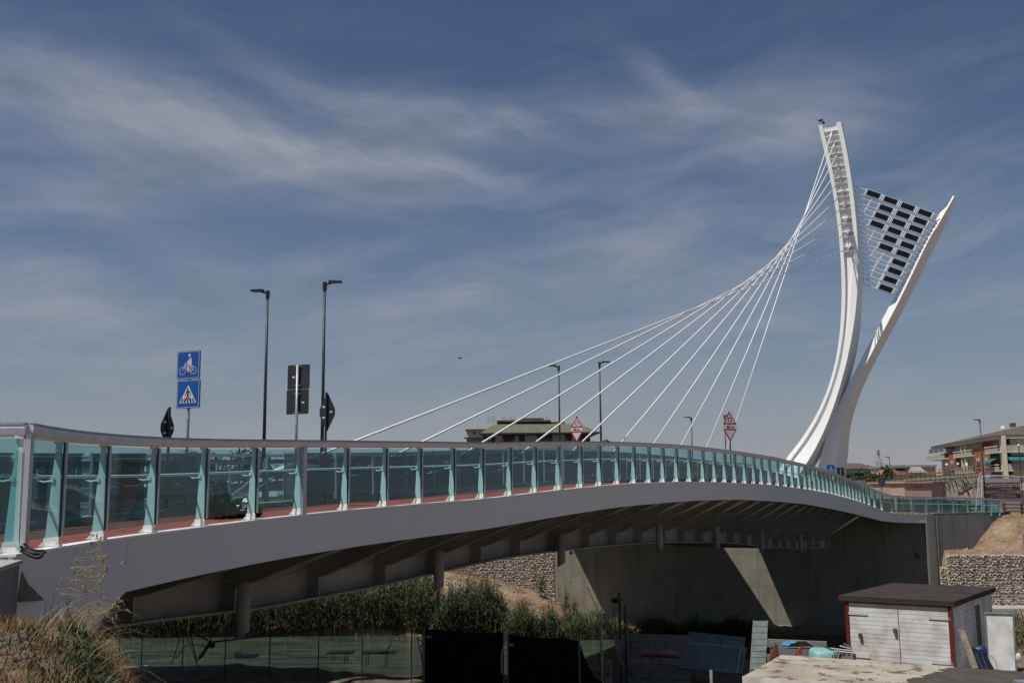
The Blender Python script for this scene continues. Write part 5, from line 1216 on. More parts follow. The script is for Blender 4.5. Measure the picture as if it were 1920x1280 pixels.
ap = thing('apartment_block', (BL.x, BL.y, -2.5), 'brick and cream apartment block with balconies, teal awnings and brown hipped roof, right edge', 'building')
ZE = zf(980, 398); Z3 = zf(1125, 500) + .1; Z2 = Z3 - 3.05; Z1 = Z2 - 3.05
fb('wall', 'cream_wall', 975, 1700, -2.5, ZE, -10, -1.3, ap)
fb('brick_pier', 'orange_brick', 1125, 1200, -2.5, Z3 + 1.1, -1.29, 0, ap)
fb('brick_pier', 'orange_brick', 1395, 1565, -2.5, Z3 + 1.1, -1.29, 0, ap)
fb('upper_wall', 'orange_brick', 1395, 1700, Z3 + 1.1, ZE - .1, -1.29, -1.1, ap)
fb('eave', 'cream_wall', 975, 1705, ZE - .15, ZE + .35, -1.2, .6, ap)
for (a, b) in ((930, 1124), (1201, 1394), (1566, 1705)):
    for j, zz in enumerate((Z3, Z2, Z1)):
        if a == 930 and j: continue
        o = .9 if a != 1201 else .5
        sl_ = fb('balcony_slab', 'cream_wall', a, b, zz - .25, zz, -1.28, o, ap)
        fb('balcony_parapet', 'beige', a, b, zz + .01, zz + .55, o - .12, o, sl_); fb('balcony_rail', 'cream_wall', a, b, zz + .78, zz + .95, o - .10, o + .02, sl_)
for cx in (1270, 1310): fb('column', 'cream_wall', cx, cx + 8, -2.5, ZE - .16, -.1, .3, ap)
vr = fb('glazed_veranda', 'board_white', 948, 1118, Z3 + .96, ZE - .35, -1.2, .7, ap)
for cx in (958, 1012, 1068): fb('veranda_pane', 'window', cx, cx + 46, Z3 + 1.3, Z3 + 2.1, .702, .72, vr)
for cx, zz in ((1145, Z2), (1145, Z1 - .2), (1422, Z2), (1508, Z2), (1430, Z1 - .3), (1512, Z1 - .3)):
    w_ = fb('window', 'window', cx, cx + 34, zz + .7, zz + 2.2, .003, .05, ap); fb('roller_shutter', 'shutter', cx, cx + 34, zz + 1.8, zz + 2.35, .053, .1, w_); fb('sill', 'cream_wall', cx - 3, cx + 37, zz + .58, zz + .68, .003, .16, w_)
for cx, zz in ((1225, Z3), (1330, Z3), (1225, Z2), (1340, Z2), (1225, Z1), (1340, Z1), (1600, Z3), (1655, Z3), (1600, Z2), (1600, Z1), (1050, Z2)):
    fb('balcony_door', 'window' if zz < Z3 else 'shutter', cx, cx + 30, zz + .05, zz + 2.2, -1.27, -1.22, ap)
for cx0, cx1, zz in ((1575, 1672, Z2 + 2.5),):
    d0, d1 = dpx(cx0), dpx(cx1); a = BL + bd * d0; b = BL + bd * d1
    MB().hexa([V((*(a - bn * .5).xy, zz)), V((*(b - bn * .5).xy, zz)), V((*(b + bn * 1.8).xy, zz - 1.3)), V((*(a + bn * 1.8).xy, zz - 1.3)), V((*(a - bn * .5).xy, zz + .06)), V((*(b - bn * .5).xy, zz + .06)), V((*(b + bn * 1.8).xy, zz - 1.24)), V((*(a + bn * 1.8).xy, zz - 1.24))]).build('awning', 'teal_awning', ap)
fb('awning', 'teal_awning', 1600, 1670, Z1 + 1.6, Z1 + 2.4, .95, 1.05, ap)
# the return facade that continues right out of the frame
C0 = BL + bd * dpx(1700); rd = V((.97, -.24, 0)); rnn = V((-.24, -.97, 0))
def rb(name, m_, d0, d1, z0, z1, o0, o1, parent=ap):
    P = [C0 + rd * d0 + rnn * o1, C0 + rd * d1 + rnn * o1, C0 + rd * d1 + rnn * o0, C0 + rd * d0 + rnn * o0]
    return MB().hexa([V((p.x, p.y, z0)) for p in P] + [V((p.x, p.y, z1)) for p in P]).build(name, m_, parent)
rb('return_wall', 'orange_brick', .0, 14, -2.5, ZE, -9, -1.3)
rb('corner_pier', 'cream_wall', -.2, .45, -2.5, ZE + .3, -1.29, .9)
for zz in (Z3, Z2, Z1):
    sl_ = rb('balcony_slab', 'cream_wall', .46, 3.3, zz - .25, zz, -1.28, .8); rb('balcony_parapet', 'beige', .46, 3.3, zz + .01, zz + .95, .68, .8, sl_); rb('balcony_door', 'window', 1.2, 2.6, zz + .05, zz + 2.2, -1.27, -1.2)
MB().hexa([V((*(C0 + rd * .6 + rnn * -.3).xy, Z2 + 2.4)), V((*(C0 + rd * 3.2 + rnn * -.3).xy, Z2 + 2.4)), V((*(C0 + rd * 3.2 + rnn * 1.6).xy, Z2 + 1.5)), V((*(C0 + rd * .6 + rnn * 1.6).xy, Z2 + 1.5)), V((*(C0 + rd * .6 + rnn * -.3).xy, Z2 + 2.46)), V((*(C0 + rd * 3.2 + rnn * -.3).xy, Z2 + 2.46)), V((*(C0 + rd * 3.2 + rnn * 1.6).xy, Z2 + 1.56)), V((*(C0 + rd * .6 + rnn * 1.6).xy, Z2 + 1.56))]).build('awning', 'teal_awning', ap)
rb('eave', 'cream_wall', -.2, 14, ZE - .15, ZE + .3, -1.2, .5)
rA = BL + bn * .8 + bd * dpx(975); rB = C0 + bn * .8 + rnn * .6; rC = C0 + rd * 14 + rnn * .6; ZR = ZE + 2.1
g1 = BL - bn * 6 + bd * (dpx(1220)); g2 = C0 - bn * 4.5 - bd * 4; g3 = C0 + rd * 14 - rnn * 5; bk1 = BL - bn * 14; bk2 = C0 + rd * 14 - rnn * 14
zz = lambda p, z: V((p.x, p.y, z))
MB().add([zz(rA, ZE + .36), zz(rB, ZE + .36), zz(rC, ZE + .36), zz(g1, ZR), zz(g2, ZR), zz(g3, ZR), zz(bk1, ZE + .36), zz(bk2, ZE + .36)], [(0, 1, 4, 3), (1, 2, 5, 4), (0, 3, 6), (3, 4, 5, 7, 6), (0, 6, 7, 2, 1)]).build('roof', 'roof_brown', ap)
p = g2.lerp(g1, .25); MB().box((p.x, p.y, ZR + .5), (.7, .9, .7)).build('chimney', 'roof_brown', ap)
def dish(px, py, Y, r_, label, pole=True):
    r_ *= .78
    p = at(px, py, Y); t = thing('satellite_dish', p - V((0, 0, 1.2)), label, 'dish'); ax = V((-.5, -.85, .3)).normalized(); u_ = ax.orthogonal().normalized(); w_ = ax.cross(u_)
    MB().loft([[p + ax * h_ + (u_ * math.cos(a * .524) + w_ * math.sin(a * .524)) * rr for a in range(12)] for rr, h_ in ((r_, .25 * r_), (r_ * .95, .22 * r_), (r_ * .6, .05 * r_), (.02, -.05))]).build('reflector', 'foil', t)
    MB().tube(p - ax * .05, p - V((0, 0, 1.2)), .05, n=5).build('stand', 'galv', t)
dish(1880, 801, 176, .42, 'large white satellite dish on the ridge of the brick apartment block')
dish(1775, 870, 199, .3, 'white dish on the leftmost lower balcony of the brick block'); dish(1796, 869, 195, .28, 'white dish on the second lower balcony of the brick block'); dish(1862, 882, 178, .24, 'small white dish near the ground floor of the brick block'); dish(1812, 870, 190, .36, 'tilted white dish in the middle balcony of the brick block')
# raised road with mesh fence in front of it
rw = thing('retaining_wall', at(1720, 905, 140), 'long stone retaining wall with a mesh fence on top, rising to the right', 'wall')
pts = [(1592, 903, 882.5 + 22, 150), (1700, 901, 893, 145), (1790, 902, 887, 138), (1843, 905, 883, 132)]
for (a, yb, yt, Ya), (b, yb2, yt2, Yb) in zip(pts[:-1], pts[1:]):
    p0 = at(a, yt + 2, Ya); p1 = at(b, yt2 + 2, Yb)
    MB().prism([V((p0.x, p0.y, -2.5)), V((p1.x, p1.y, -2.5)), p1, p0], (0, 1.2, 0)).build('wall_segment', 'concrete', rw)
    n_ = 10; m = MB()
    for k in range(n_):
        q = p0.lerp(p1, k / n_) + V((0, -.05, 0)); MB().box(q + V((0, 0, .1)), (.05, .05, 1.5)).build('fence_post', 'wood_brown', rw)
    for dz in (-.5, 0, .35, .8): m.tube(p0 + V((0, -.06, dz)), p1 + V((0, -.06, dz)), .03, n=4)
    m.build('fence_rail', 'wood_brown', rw)
# pink service building
Y = 118.0; pk = thing('service_building', (X_(1720, Y), Y, -2.5), 'small flat-roofed pink service building with a red brown door', 'building')
zt = Z_(905.5, 1710, Y); c0, c1, c2, c3 = X_(1675, Y), X_(1694, Y), X_(1744.5, Y), X_(1771, Y + 4)
MB().prism([(c0, Y + 1.2, -2.5), (c1, Y, -2.5), (c2, Y, -2.5), (c3, Y + 4, -2.5), (c3, Y + 8, -2.5), (c0, Y + 8, -2.5)], (0, 0, zt + 2.5)).build('wall', 'pink_wall', pk)
MB().prism([(c0 - .2, Y + 1, zt), (c1 - .1, Y - .25, zt), (c2 + .1, Y - .25, zt), (c3 + .25, Y + 3.8, zt), (c3 + .25, Y + 8.2, zt), (c0 - .2, Y + 8.2, zt)], (0, 0, .18)).build('roof_slab', 'pink_wall', pk)
u1 = V((c1 - c0, -1.2, 0)).normalized(); q = V((c0, Y + 1.2, 0)) + u1 * .65
MB().prism([V((q.x, q.y - .01, -1.9)), V((q.x + u1.x * .45, q.y + u1.y * .45 - .01, -1.9)), V((q.x + u1.x * .45, q.y + u1.y * .45 - .01, -.9)), V((q.x, q.y - .01, -.9))], (0, -.04, 0)).build('door', 'rust', pk)
for px in (1714, 1719.5, 1725): bbox(MB(), X_(px - 1.6, Y), X_(px + 1.6, Y), Y - .03, Y - .003, Z_(913, px, Y), Z_(910, px, Y)).build('vent', 'rust', pk)
MB().tube((c3 - .4, Y + 3.1, -2.5), (c3 - .4, Y + 3.1, zt), .09, n=6).build('downpipe', 'foil', pk)
a = at(1632, 912, 125); b = at(1676, 911, 125); tag(MB().prism([V((a.x, 125, -2.5)), V((b.x, 125, -2.5)), b, a], (0, .3, 0)).build('site_hoarding', 'board_white'), 'plain pale hoarding left of the pink building', 'hoarding')
# billboard
Y = 108.0; bb = thing('billboard', (X_(1875, Y), Y, -2.5), 'large brown and white advertising board with a white steel frame, right edge', 'billboard')
ax0, ax1 = X_(1842, Y), X_(1911, Y + 1.2); zt, zb = Z_(896, 1870, Y), Z_(946, 1870, Y)
def brd(name, mt_, z0, z1, o_): 
    return MB().prism([V((ax0, Y - o_, z0)), V((ax1, Y + 1.2 - o_, z0)), V((ax1, Y + 1.2 - o_, z1)), V((ax0, Y - o_, z1))], (0, .05, 0)).build(name, mt_, bb)
brd('board', 'board_white', -2.5, zt, 0)
zc = lambda yy: Z_(yy, 1870, Y)
b1_ = brd('brown_band', 'board_brown', zc(919), zc(904), .06); b2_ = brd('brown_band', 'board_brown', zc(934), zc(925), .06)
rt4 = V((ax1 - ax0, 1.2, 0)).normalized(); n4 = rt4.cross(UP); mid = V(((ax0 + ax1) / 2, Y + .6, 0))
def btext(s, size, yy, dx, mt_, parent, name='lettering'): text_mesh(s, size, frame(V((mid.x, mid.y, zc(yy))) + n4 * .12 + rt4 * dx, rt4)).build(name, mt_, parent)
btext('Generalmarmi', .74, 908.6, 0, 'board_white', b1_); btext('Liberatoscioli', .30, 916.4, .3, 'board_white', b1_)
rnd = random.Random(2)
for yy, mt_, par_ in ((921, 'board_brown', bb), (923.3, 'board_brown', bb), (928, 'board_white', b2_), (931.5, 'board_white', b2_)):   # small print, too fine to read
    x_ = -1.5 if yy != 921 else -.5; m = MB()
    while x_ < (1.6 if yy != 921 else .5):
        wd_ = rnd.uniform(.03, .09); m.prism([V((mid.x, mid.y, zc(yy) + b_)) + n4 * .115 + rt4 * (x_ + a_) for a_, b_ in ((0, 0), (wd_, 0), (wd_, .07), (0, .07))], n4 * .004); x_ += wd_ + rnd.choice((.02, .02, .02, .09))
    m.build('small_print', mt_, par_, kind='stuff')
m = MB()
for dx in (-.12, .5): m.poly([V((ax0 - 1.0 + dx, Y - .4, -2.5)), V((ax0 - .5 + dx * .5, Y - .4, zt + .1)), V((ax0 + .3 + dx, Y - .4, zt + .25)), V((ax0 + 2.6 + dx, Y - .2, zt + .2))], .05, 6)
for k in range(5): zk = -1.8 + k * .75; m.tube((ax0 - .95 + k * .1, Y - .4, zk), (ax0 - .35 + k * .04, Y - .4, zk + .3), .03, n=5)
m.poly([V((ax0 + .3, Y - .3, zt + .2)), V((ax1 + .5, Y + .9, zt + .1))], .05, 6); m.build('steel_frame', 'foil', bb)
p = at(1910, 835, 140); gl_ = thing('globe_lamp', V((p.x, 140, -2.5)), 'small white globe street lamp at the far right edge', 'street lamp'); MB().blob(p, (.22, .22, .22), 1, 0).build('globe', 'foil', gl_, smooth=True); MB().tube(p, V((p.x, 140, -2.5)), .06, n=6).tube(p + V((0, 0, .1)), p + V((-.5, 0, .8)), .04, n=5).build('pole', 'dark_steel', gl_)
# stored green formwork and materials
rnd = random.Random(3); m = MB()
for k in range(26):
    px = rnd.uniform(1772, 1832); Yk = rnd.uniform(121, 128); p = at(px, rnd.uniform(903, 922), Yk); a = rnd.uniform(0, 3.1); d = V((math.cos(a) * .9, 0, math.sin(a) * .9)) * rnd.uniform(.5, 1.2); m.tube(p - d, p + d, .05, n=4)
tag(m.build('scaffold_frames', 'green_metal', kind='stuff'), 'tangle of green scaffold frames behind the pink building', 'scaffold')
for k, (a, b, lb) in enumerate(((1756, 1790, 'grey precast blocks behind the pink building'), (1800, 1836, 'pale stacked slabs left of the billboard'))):
    tag(bbox(MB(), X_(a, 126), X_(b, 126), 126, 128, -2.5, Z_(916 - 3 * k, a, 126)).box((X_((a + b) / 2, 126), 125.6, -1.4), (1.5, .6, 1.2)).build('stacked_slabs', 'beige'), lb, 'slabs')
p0 = at(1800, 926, 120); p1 = at(1822, 914, 120); tag(MB().tube(p0, p1, .12, n=4).tube(p0 + V((0, .4, 0)), p1 + V((0, .4, 0)), .12, n=4).build('conveyor_ramp', 'red_metal'), 'slanting red metal ramp left of the billboard', 'ramp')
# fences at the right-hand end of the parapet
wf = thing('wooden_fence', at(1884, 966, 96), 'brown wooden post and rail fence at the right end of the glass parapet', 'fence')
for px in (1882, 1915, 1948): p = at(px, 941, 96.0); MB().box((p.x, 96, (p.z - 2.6) / 2), (.16, .16, p.z + 2.6)).build('post', 'wood_brown', wf)
for yy in (945, 951, 958): a = at(1883, yy, 95.9); b = at(1950, yy + 1, 95.9); MB().tube(a, b, .06, n=6).build('rail', 'wood_brown', wf)
br = thing('bike_racks', at(1905, 962, 100), 'bright steel tube railings behind the wooden fence', 'railing'); m = MB()
for k in range(7): a = at(1888 + k * 7, 960, 100); m.poly([V((a.x, 100, -2.5)), V((a.x, 100, -1.7)), V((a.x + .15, 100, -1.55)), V((a.x + .35, 100, -1.7)), V((a.x + .35, 100, -2.5))], .025, 5)
m.build('hoops', 'galv', br)

# ------------------------------------------------------------------ the yard on the near bank: chain-link fence
def ya(px, py, Y): return at(px, py, Y * KY)      # depths in the yard are stretched: whole yard scaled up about the camera
fl = thing('chain_link_fence', ya(500, 1262, 36.6), 'thin dark chain link fence with slim posts along the near water edge', 'fence')
FP = [(226, 38.6), (268, 38.2), (424, 37.6), (507, 37.2), (598, 36.8), (680, 36.3), (772, 35.8), (793, 35.6)]
fpos = []
for px, Y in FP:
    p = ya(px, 1167 + (px - 268) * .01, Y); fpos.append(p); MB().tube((p.x, p.y, -8.580), (p.x, p.y, p.z), .028, n=6).build('post', 'dark_steel', fl)
m = MB(); a = fpos[0]; b = fpos[-1]; Ln = (V((b.x, b.y, 0)) - V((a.x, a.y, 0))).length; ud = V((b.x - a.x, b.y - a.y, 0)).normalized(); zt_, zb_ = a.z - .03, -8.382; H_ = zt_ - zb_
k = -H_
while k < Ln:
    for sg in (0, 1):
        t0_, t1_ = max(0, -k), min(H_, Ln - k)
        if t1_ <= t0_: continue
        A = V((a.x, a.y, 0)) + ud * (k + t0_); B = V((a.x, a.y, 0)) + ud * (k + t1_)
        za, zb2 = (zb_ + t0_, zb_ + t1_) if sg else (zt_ - t0_, zt_ - t1_); A.z = za; B.z = zb2
        m.add([A - V((0, 0, 0.005)), A + V((0, 0, 0.005)), B + V((0, 0, 0.005)), B - V((0, 0, 0.005))], [(0, 1, 2, 3)])
    k += .11
m.build('mesh_wire', 'dark_steel', fl, kind='stuff')
for z_ in (zt_, -7.5): MB().tube(V((a.x, a.y, z_)), V((b.x, b.y, z_)), .008, n=4).build('tension_wire', 'dark_steel', fl)
ap_ = ya(345, 1175, 37.8); 
for px, py in ((317, 1257), (374, 1258)): q = ya(px, py, 37.4); MB().tube(ap_, q, .024, n=6).build('brace', 'dark_steel', fl)
q = ya(345, 1158, 37.8); MB().tube(q, V((q.x, q.y, -8.448)), .026, n=6).build('post', 'dark_steel', fl)
# boom crane for the fishing net
bo = thing('fishing_boom', ya(370, 1238, 38.5), 'dark hinged fishing boom pole reaching out over the water behind the fence', 'boom')
a = ya(395, 1203, 38.5); MB().tube(a, ya(612, 1178, 40.5), .045, .03, 8).build('boom', 'dark_steel', bo); MB().tube(a, ya(372, 1236, 38.3), .09, .075, 8).build('strut', 'dark_steel', bo)
MB().tube(a, ya(355, 1180, 38.2), .04, .035, 6).tube(ya(355, 1180, 38.2), ya(369, 1238, 38.2), .03, n=6).build('stay', 'dark_steel', bo); MB().tube(a, ya(399, 1150, 38.5), .035, n=6).build('upright', 'dark_steel', bo)
MB().blob(a + V((0.066, 0, -0.132)), (0.158, 0.158, 0.158), 2, .1).build('hinge', 'dark_steel', bo)
wp = thing('tube_frame', ya(360, 1238, 39), 'bent white steel tube hoop at the water edge behind the fence', 'frame'); MB().poly([ya(*q, 39) for q in ((329, 1234), (338, 1222), (347, 1210), (353, 1208), (372, 1207.5), (384, 1209), (386, 1216), (380, 1232))], .028, 6).build('hoop', 'foil', wp, smooth=True)
for k, (xa, y0_, xb, yb) in enumerate(((316, 1176, 296, 1228), (316, 1176, 307, 1228), (394, 1178, 370, 1226), (393, 1178, 397, 1228), (455, 1200, 449, 1228), (538, 1180, 541, 1232))):
    tag(MB().tube(ya(xa, y0_, 39.3), ya(xb, yb, 39.3), .007, n=4).build('mooring_line', 'foil'), ['slanting white line at the far left of the water', 'near vertical white line at the far left of the water', 'slanting white line behind the boom joint', 'steep white line right of the boom joint', 'white line above the white sack bundle', 'faint white line between the two right fence posts'][k], 'line')
p = ya(460, 1232, 38.6); p.z = max(p.z, -8.25); tag(MB().blob(p + V((-0.37, 0, 0.106)), (0.211, 0.158, 0.172), 1, .15).blob(p + V((0.158, 0, 0.066)), (0.475, 0.158, 0.112), 2, .15).blob(p + V((0.554, 0, 0.119)), (0.119, 0.119, 0.092), 3, .3).build('sack_bundle', 'foil'), 'rolled white sacks lying on the bank edge behind the fence', 'sacks')
# tables
def table(px0, px1, pyt, pyb, Y, label, item):
    a = ya(px0, pyt, Y); b = ya(px1, pyt + .3, Y); t = thing('table', V(((a.x + b.x) / 2, a.y, -8.316)), label, 'table')
    MB().hexa([V((x_, y_, z_)) for z_ in (a.z - .05, a.z) for x_, y_ in ((a.x, a.y), (b.x, a.y), (b.x, a.y + .8), (a.x, a.y + .8))]).build('table_top', 'dark_steel', t)
    for x, y in ((a.x + .26, a.y + .05), (b.x - .4, a.y + .05), (a.x + .28, a.y + .7), (b.x - .38, a.y + .7)): MB().tube((x, y, a.z - .04), (x, y, ya(px0, pyb, Y).z - .1), .022, n=5).build('leg', 'dark_steel', t)
    return a, b, t
a, b, t = table(676, 739, 1224, 1246, 38.0, 'dark table on the bank with a leaning tool on it, right of the two', 1)
p = ya(722, 1224, 38); tag(MB().tube(p, p + V((0.29, 0, 0.449)), .03, n=5).tube(p + V((0.264, 0, 0.396)), p + V((0.211, 0, 0.818)), .012, n=4).box(p + V((-0.066, 0.132, 0.04)), (0.396, 0.264, 0.066)).build('tool', 'dark_steel'), 'dark hand tool leaning up on the right table', 'tool')
a, b, t = table(612, 662, 1223.5, 1240, 38.8, 'thin empty trestle frame on the bank, left of the two tables', 0)
tf = thing('tube_frame', ya(785, 1250, 35), 'grey steel tube frame leaning at the left edge of the dark screen', 'frame'); MB().poly([ya(*q, 34) for q in ((782, 1194), (794, 1205), (787, 1212), (796, 1248))], .03, 6).tube(ya(782, 1194, 34), ya(794, 1250, 34), .025, n=5).build('tube', 'galv', tf)
# black screens
def cloth(pts_top, zb_, Y0, Y1, label, nm='screen_cloth'):
    t = thing('screen_fence', V((ya(*pts_top[0], Y0).x, Y0 * KY, -8.316)), label, 'screen'); top = []; n = len(pts_top)
    for k, (px, py) in enumerate(pts_top): top.append(ya(px, py, Y0 + (Y1 - Y0) * k / (n - 1)))
    P = []; R = 9
    for k, p in enumerate(top):
        for r in range(R): f = r / (R - 1); z = p.z + (zb_ - p.z) * f; P.append((p.x + .05 * math.sin(k * 1.3 + f * 4) * f, p.y + .07 * math.sin(k * 2.1 + f * 6) + .05 * math.cos(f * 9 + k), z))
    fs = [(k * R + r, (k + 1) * R + r, (k + 1) * R + r + 1, k * R + r + 1) for k in range(n - 1) for r in range(R - 1)]
    o_ = len(P); P2 = P + [(x, y + .012, z) for x, y, z in P]; fs2 = fs + [tuple(i + o_ for i in f[::-1]) for f in fs]
    m = MB().add(P2, fs2); c = m.build('cloth', 'black_cloth', t, smooth=True)
    for p in (top[0], top[-1]): MB().tube((p.x, p.y - .06, p.z + .04), (p.x, p.y - .06, zb_), .03, n=6).build('post', 'galv', t)
    return t, top
t, top = cloth([(796, 1179), (820, 1180), (845, 1182), (870, 1184.5), (895, 1186), (920, 1186.5), (944, 1187)], -8.580, 32.4, 31.8, 'left black shade cloth screen, slightly sagging, above the yard'); p = ya(805, 1192, 32.2); MB().box(p - V((0, 0.132, 0)), (0.238, 0.008, 0.106)).build('tag', 'galv', t)
t, top = cloth([(952, 1188), (975, 1192), (1000, 1194.5), (1030, 1196), (1060, 1197.5), (1085, 1200)], -8.580, 31.8, 31.2, 'right black shade cloth screen, beside the post with white strap'); p = ya(959, 1207, 31.6); MB().box(p - V((0, 0.132, 0)), (0.185, 0.008, 0.092)).build('tag', 'galv', t)
t, top = cloth([(1087, 1202), (1094, 1226), (1104, 1250), (1116, 1270), (1130, 1279)], -8.580, 31.0, 29.5, 'torn dark green net edge hanging down beside the right black screen')
tag(MB().poly([ya(*q, 31.6) for q in ((949, 1187), (946, 1205), (941, 1225), (940, 1245), (941, 1262))], .03, 6).build('strap', 'foil'), 'white strap hanging between the two black screens', 'strap')
# green pole with a floodlight, dark pole, steel post with slanting tube
t = thing('floodlight_pole', ya(1161, 1250, 33), 'green pole with a dark floodlight standing in the shade', 'lamp pole'); p = ya(1161, 1110, 33); MB().tube(p, V((p.x, p.y, -8.316)), .05, n=8).build('pole', 'green_metal', t); q = ya(1155, 1125, 32.8); MB().blob(q, (0.198, 0.172, 0.106), 1, .1).tube(q, q + V((0.238, 0.132, 0)), .03).build('floodlight', 'dark_steel', t)
p = ya(1172, 1136, 32.6); tag(MB().tube(p, V((p.x, p.y, -8.316)), .045, n=8).build('dark_pole', 'dark_steel'), 'plain dark pole just right of the green floodlight pole', 'pole')
t = thing('gate_post', ya(1127, 1255, 31), 'grey steel post with a long slanting tube over the black screen', 'post'); p = ya(1127, 1163, 31); MB().tube(p, V((p.x, p.y, -8.316)), .045, n=8).build('post', 'galv', t); MB().poly([ya(*q, 31) for q in ((1090, 1198), (1120, 1173), (1141, 1163), (1147, 1152))], .025, 6).build('slant_tube', 'galv', t); MB().box(ya(1131, 1185, 30.9), (0.106, 0.053, 0.158)).build('latch', 'foil', t)
t = thing('meter_post', ya(1140, 1290, 29), 'pale square service post with a small meter, bottom centre right', 'post'); p = ya(1140, 1238, 29); MB().box((p.x, p.y, (p.z - 8.6) / 2), (.25, .21, p.z + 8.6)).build('post', 'pale_blue', t); MB().box(p + V((0, -0.119, -0.158)), (0.145, 0.026, 0.158)).build('meter_window', 'window', t); MB().blob(p + V((0, -0.132, -0.422)), (0.079, 0.066, 0.079), 1, .1).build('tap', 'dark_steel', t)
for k, (xa, y0_, xb, yb) in enumerate(((1152, 1190, 1167, 1245), (1160, 1195, 1176, 1244), (1168, 1196, 1177, 1238))):
    a = ya(xa, y0_, 33); b = ya(xb, yb, 32.6); d = b - a; m = MB().hexa([b + V((-0.079, 0, 0)), b + V((0.079, 0, 0)), b + V((0.079, 0.04, 0)), b + V((-0.079, 0.04, 0)), a + V((-0.079, 0, 0)), a + V((0.079, 0, 0)), a + V((0.079, 0.04, 0)), a + V((-0.079, 0.04, 0))]); tag(m.build('plank', 'wood_grey'), ['leftmost leaning plank under the floodlight pole', 'middle leaning plank under the floodlight pole', 'rightmost leaning plank under the floodlight pole'][k], 'plank', 'planks leaning on the block wall')
a = ya(1130, 1150, 34); b = ya(1143, 1188, 33.5); tag(MB().hexa([b, b + V((0.092, 0, 0)), b + V((0.092, 0.053, 0)), b + V((0, 0.053, 0)), a, a + V((0.092, 0, 0)), a + V((0.092, 0.053, 0)), a + V((0, 0.053, 0))]).build('plank', 'wood_grey'), 'thin slanting board behind the slanting tube', 'plank')
# concrete block walls
def block_wall(px0, px1, py0, py1, Y0, Y1, rows, label, steps=None, m_='concrete_grey', L_=.62):
    A = ya(px0, py0, Y0); B = ya(px1, py1, Y1); d = V((B.x - A.x, B.y - A.y, 0)); n = max(1, int(d.length / L_)); d /= n; rz = math.atan2(d.y, d.x); t = thing('block_wall', V((A.x, A.y, -8.316)), label, 'wall'); bw = d.length
    me = [MB().box((bw / 2, .13, .15), (bw - .018, .26 + .012 * k, .285)).mesh('block', m_) for k in range(3)]
    for r in range(rows):
        for k in range(n):
            z = A.z - .30 * (r + 1) + (B.z - A.z) * (k / n); inst('block', me[(r * 3 + k * 5) % 3], t, V((A.x, A.y, z)) + d * (k + (.5 if r % 2 and k < n - 1 else 0)) - t.location, rz)
    return t
block_wall(1170, 1292, 1187, 1192, 34.5, 34, 7, 'low grey concrete block wall in deep shade behind the planks')
block_wall(1436, 1550, 1198, 1203, 33.0, 32.4, 6, 'pale concrete block wall behind the steel cage and mint tank')
block_wall(1560, 1600, 1222, 1226, 31, 30.6, 5, 'short mossy block wall end between the mint tank and white shed')
t = thing('timber_stack', ya(1238, 1240, 32), 'stack of timber beams lying in front of the dark block wall', 'timber')
for k, (y, c) in enumerate(((1225, 'wood_grey'), (1231, 'red_metal'), (1237, 'wood_grey'), (1242, 'wood_grey'))):
    a = ya(1206 - (24 if k == 3 else 0), y, 32); b = ya(1272, y + 3, 31.6); MB().hexa([a, b, b + V((0, 0.528, 0)), a + V((0, 0.528, 0)), a + V((0, 0, 0.119)), b + V((0, 0, 0.119)), b + V((0, 0.528, 0.119)), a + V((0, 0.528, 0.119))]).build('beam', c, t)
# pale blue metal panels leaning
def panel4(name, q4, Y4, th, m_, parent): 
    P = [ya(x, y, Yk) for (x, y), Yk in zip(q4, Y4)]; n = (P[1] - P[0]).cross(P[3] - P[0]).normalized(); n = n if n.y > 0 else -n
    return MB().hexa(P + [p + n * th for p in P]).build(name, m_, parent)
t = thing('metal_door', ya(1325, 1262, 34), 'large pale blue metal door leaning in front, lower of the two', 'metal door')
f = panel4('door_leaf', [(1270, 1251), (1386, 1262), (1395, 1213), (1277, 1205)], (34, 33.6, 34.2, 34.6), .06, 'pale_blue', t); panel4('frame_edge', [(1386, 1262), (1392, 1262), (1401, 1213), (1395, 1213)], (33.6, 33.6, 34.2, 34.2), .12, 'pale_blue', t)
panel4('stiffener', [(1380, 1260), (1383, 1261), (1391, 1213), (1388, 1213)], (33.5, 33.5, 34.1, 34.1), .04, 'galv', f); MB().poly([ya(*q, 33.7) for q in ((1316, 1217), (1317, 1232), (1314, 1248), (1322, 1251))], .015, 5).build('handle', 'galv', f)
t = thing('metal_door', ya(1345, 1212, 35.5), 'second pale blue metal door lying behind and above the large one', 'metal door')
f = panel4('door_leaf', [(1286, 1204), (1394, 1214), (1398, 1194), (1292, 1183)], (35, 34.8, 35.6, 36), .06, 'pale_blue', t); panel4('frame_edge', [(1282, 1206), (1396, 1217), (1397, 1212), (1284, 1202)], (34.9, 34.7, 34.7, 34.9), .05, 'kerb', t); MB().poly([ya(*q, 34.9) for q in ((1342, 1193), (1351, 1195), (1351, 1206))], .02, 5).build('handle', 'rust', f)
p = ya(1333, 1255, 28); tag(MB().tube(p, V((p.x, p.y, -8.448)), .05, n=10).build('steel_post', 'concrete_grey', smooth=True), 'short pale grey steel post in front of the pale blue doors', 'post')
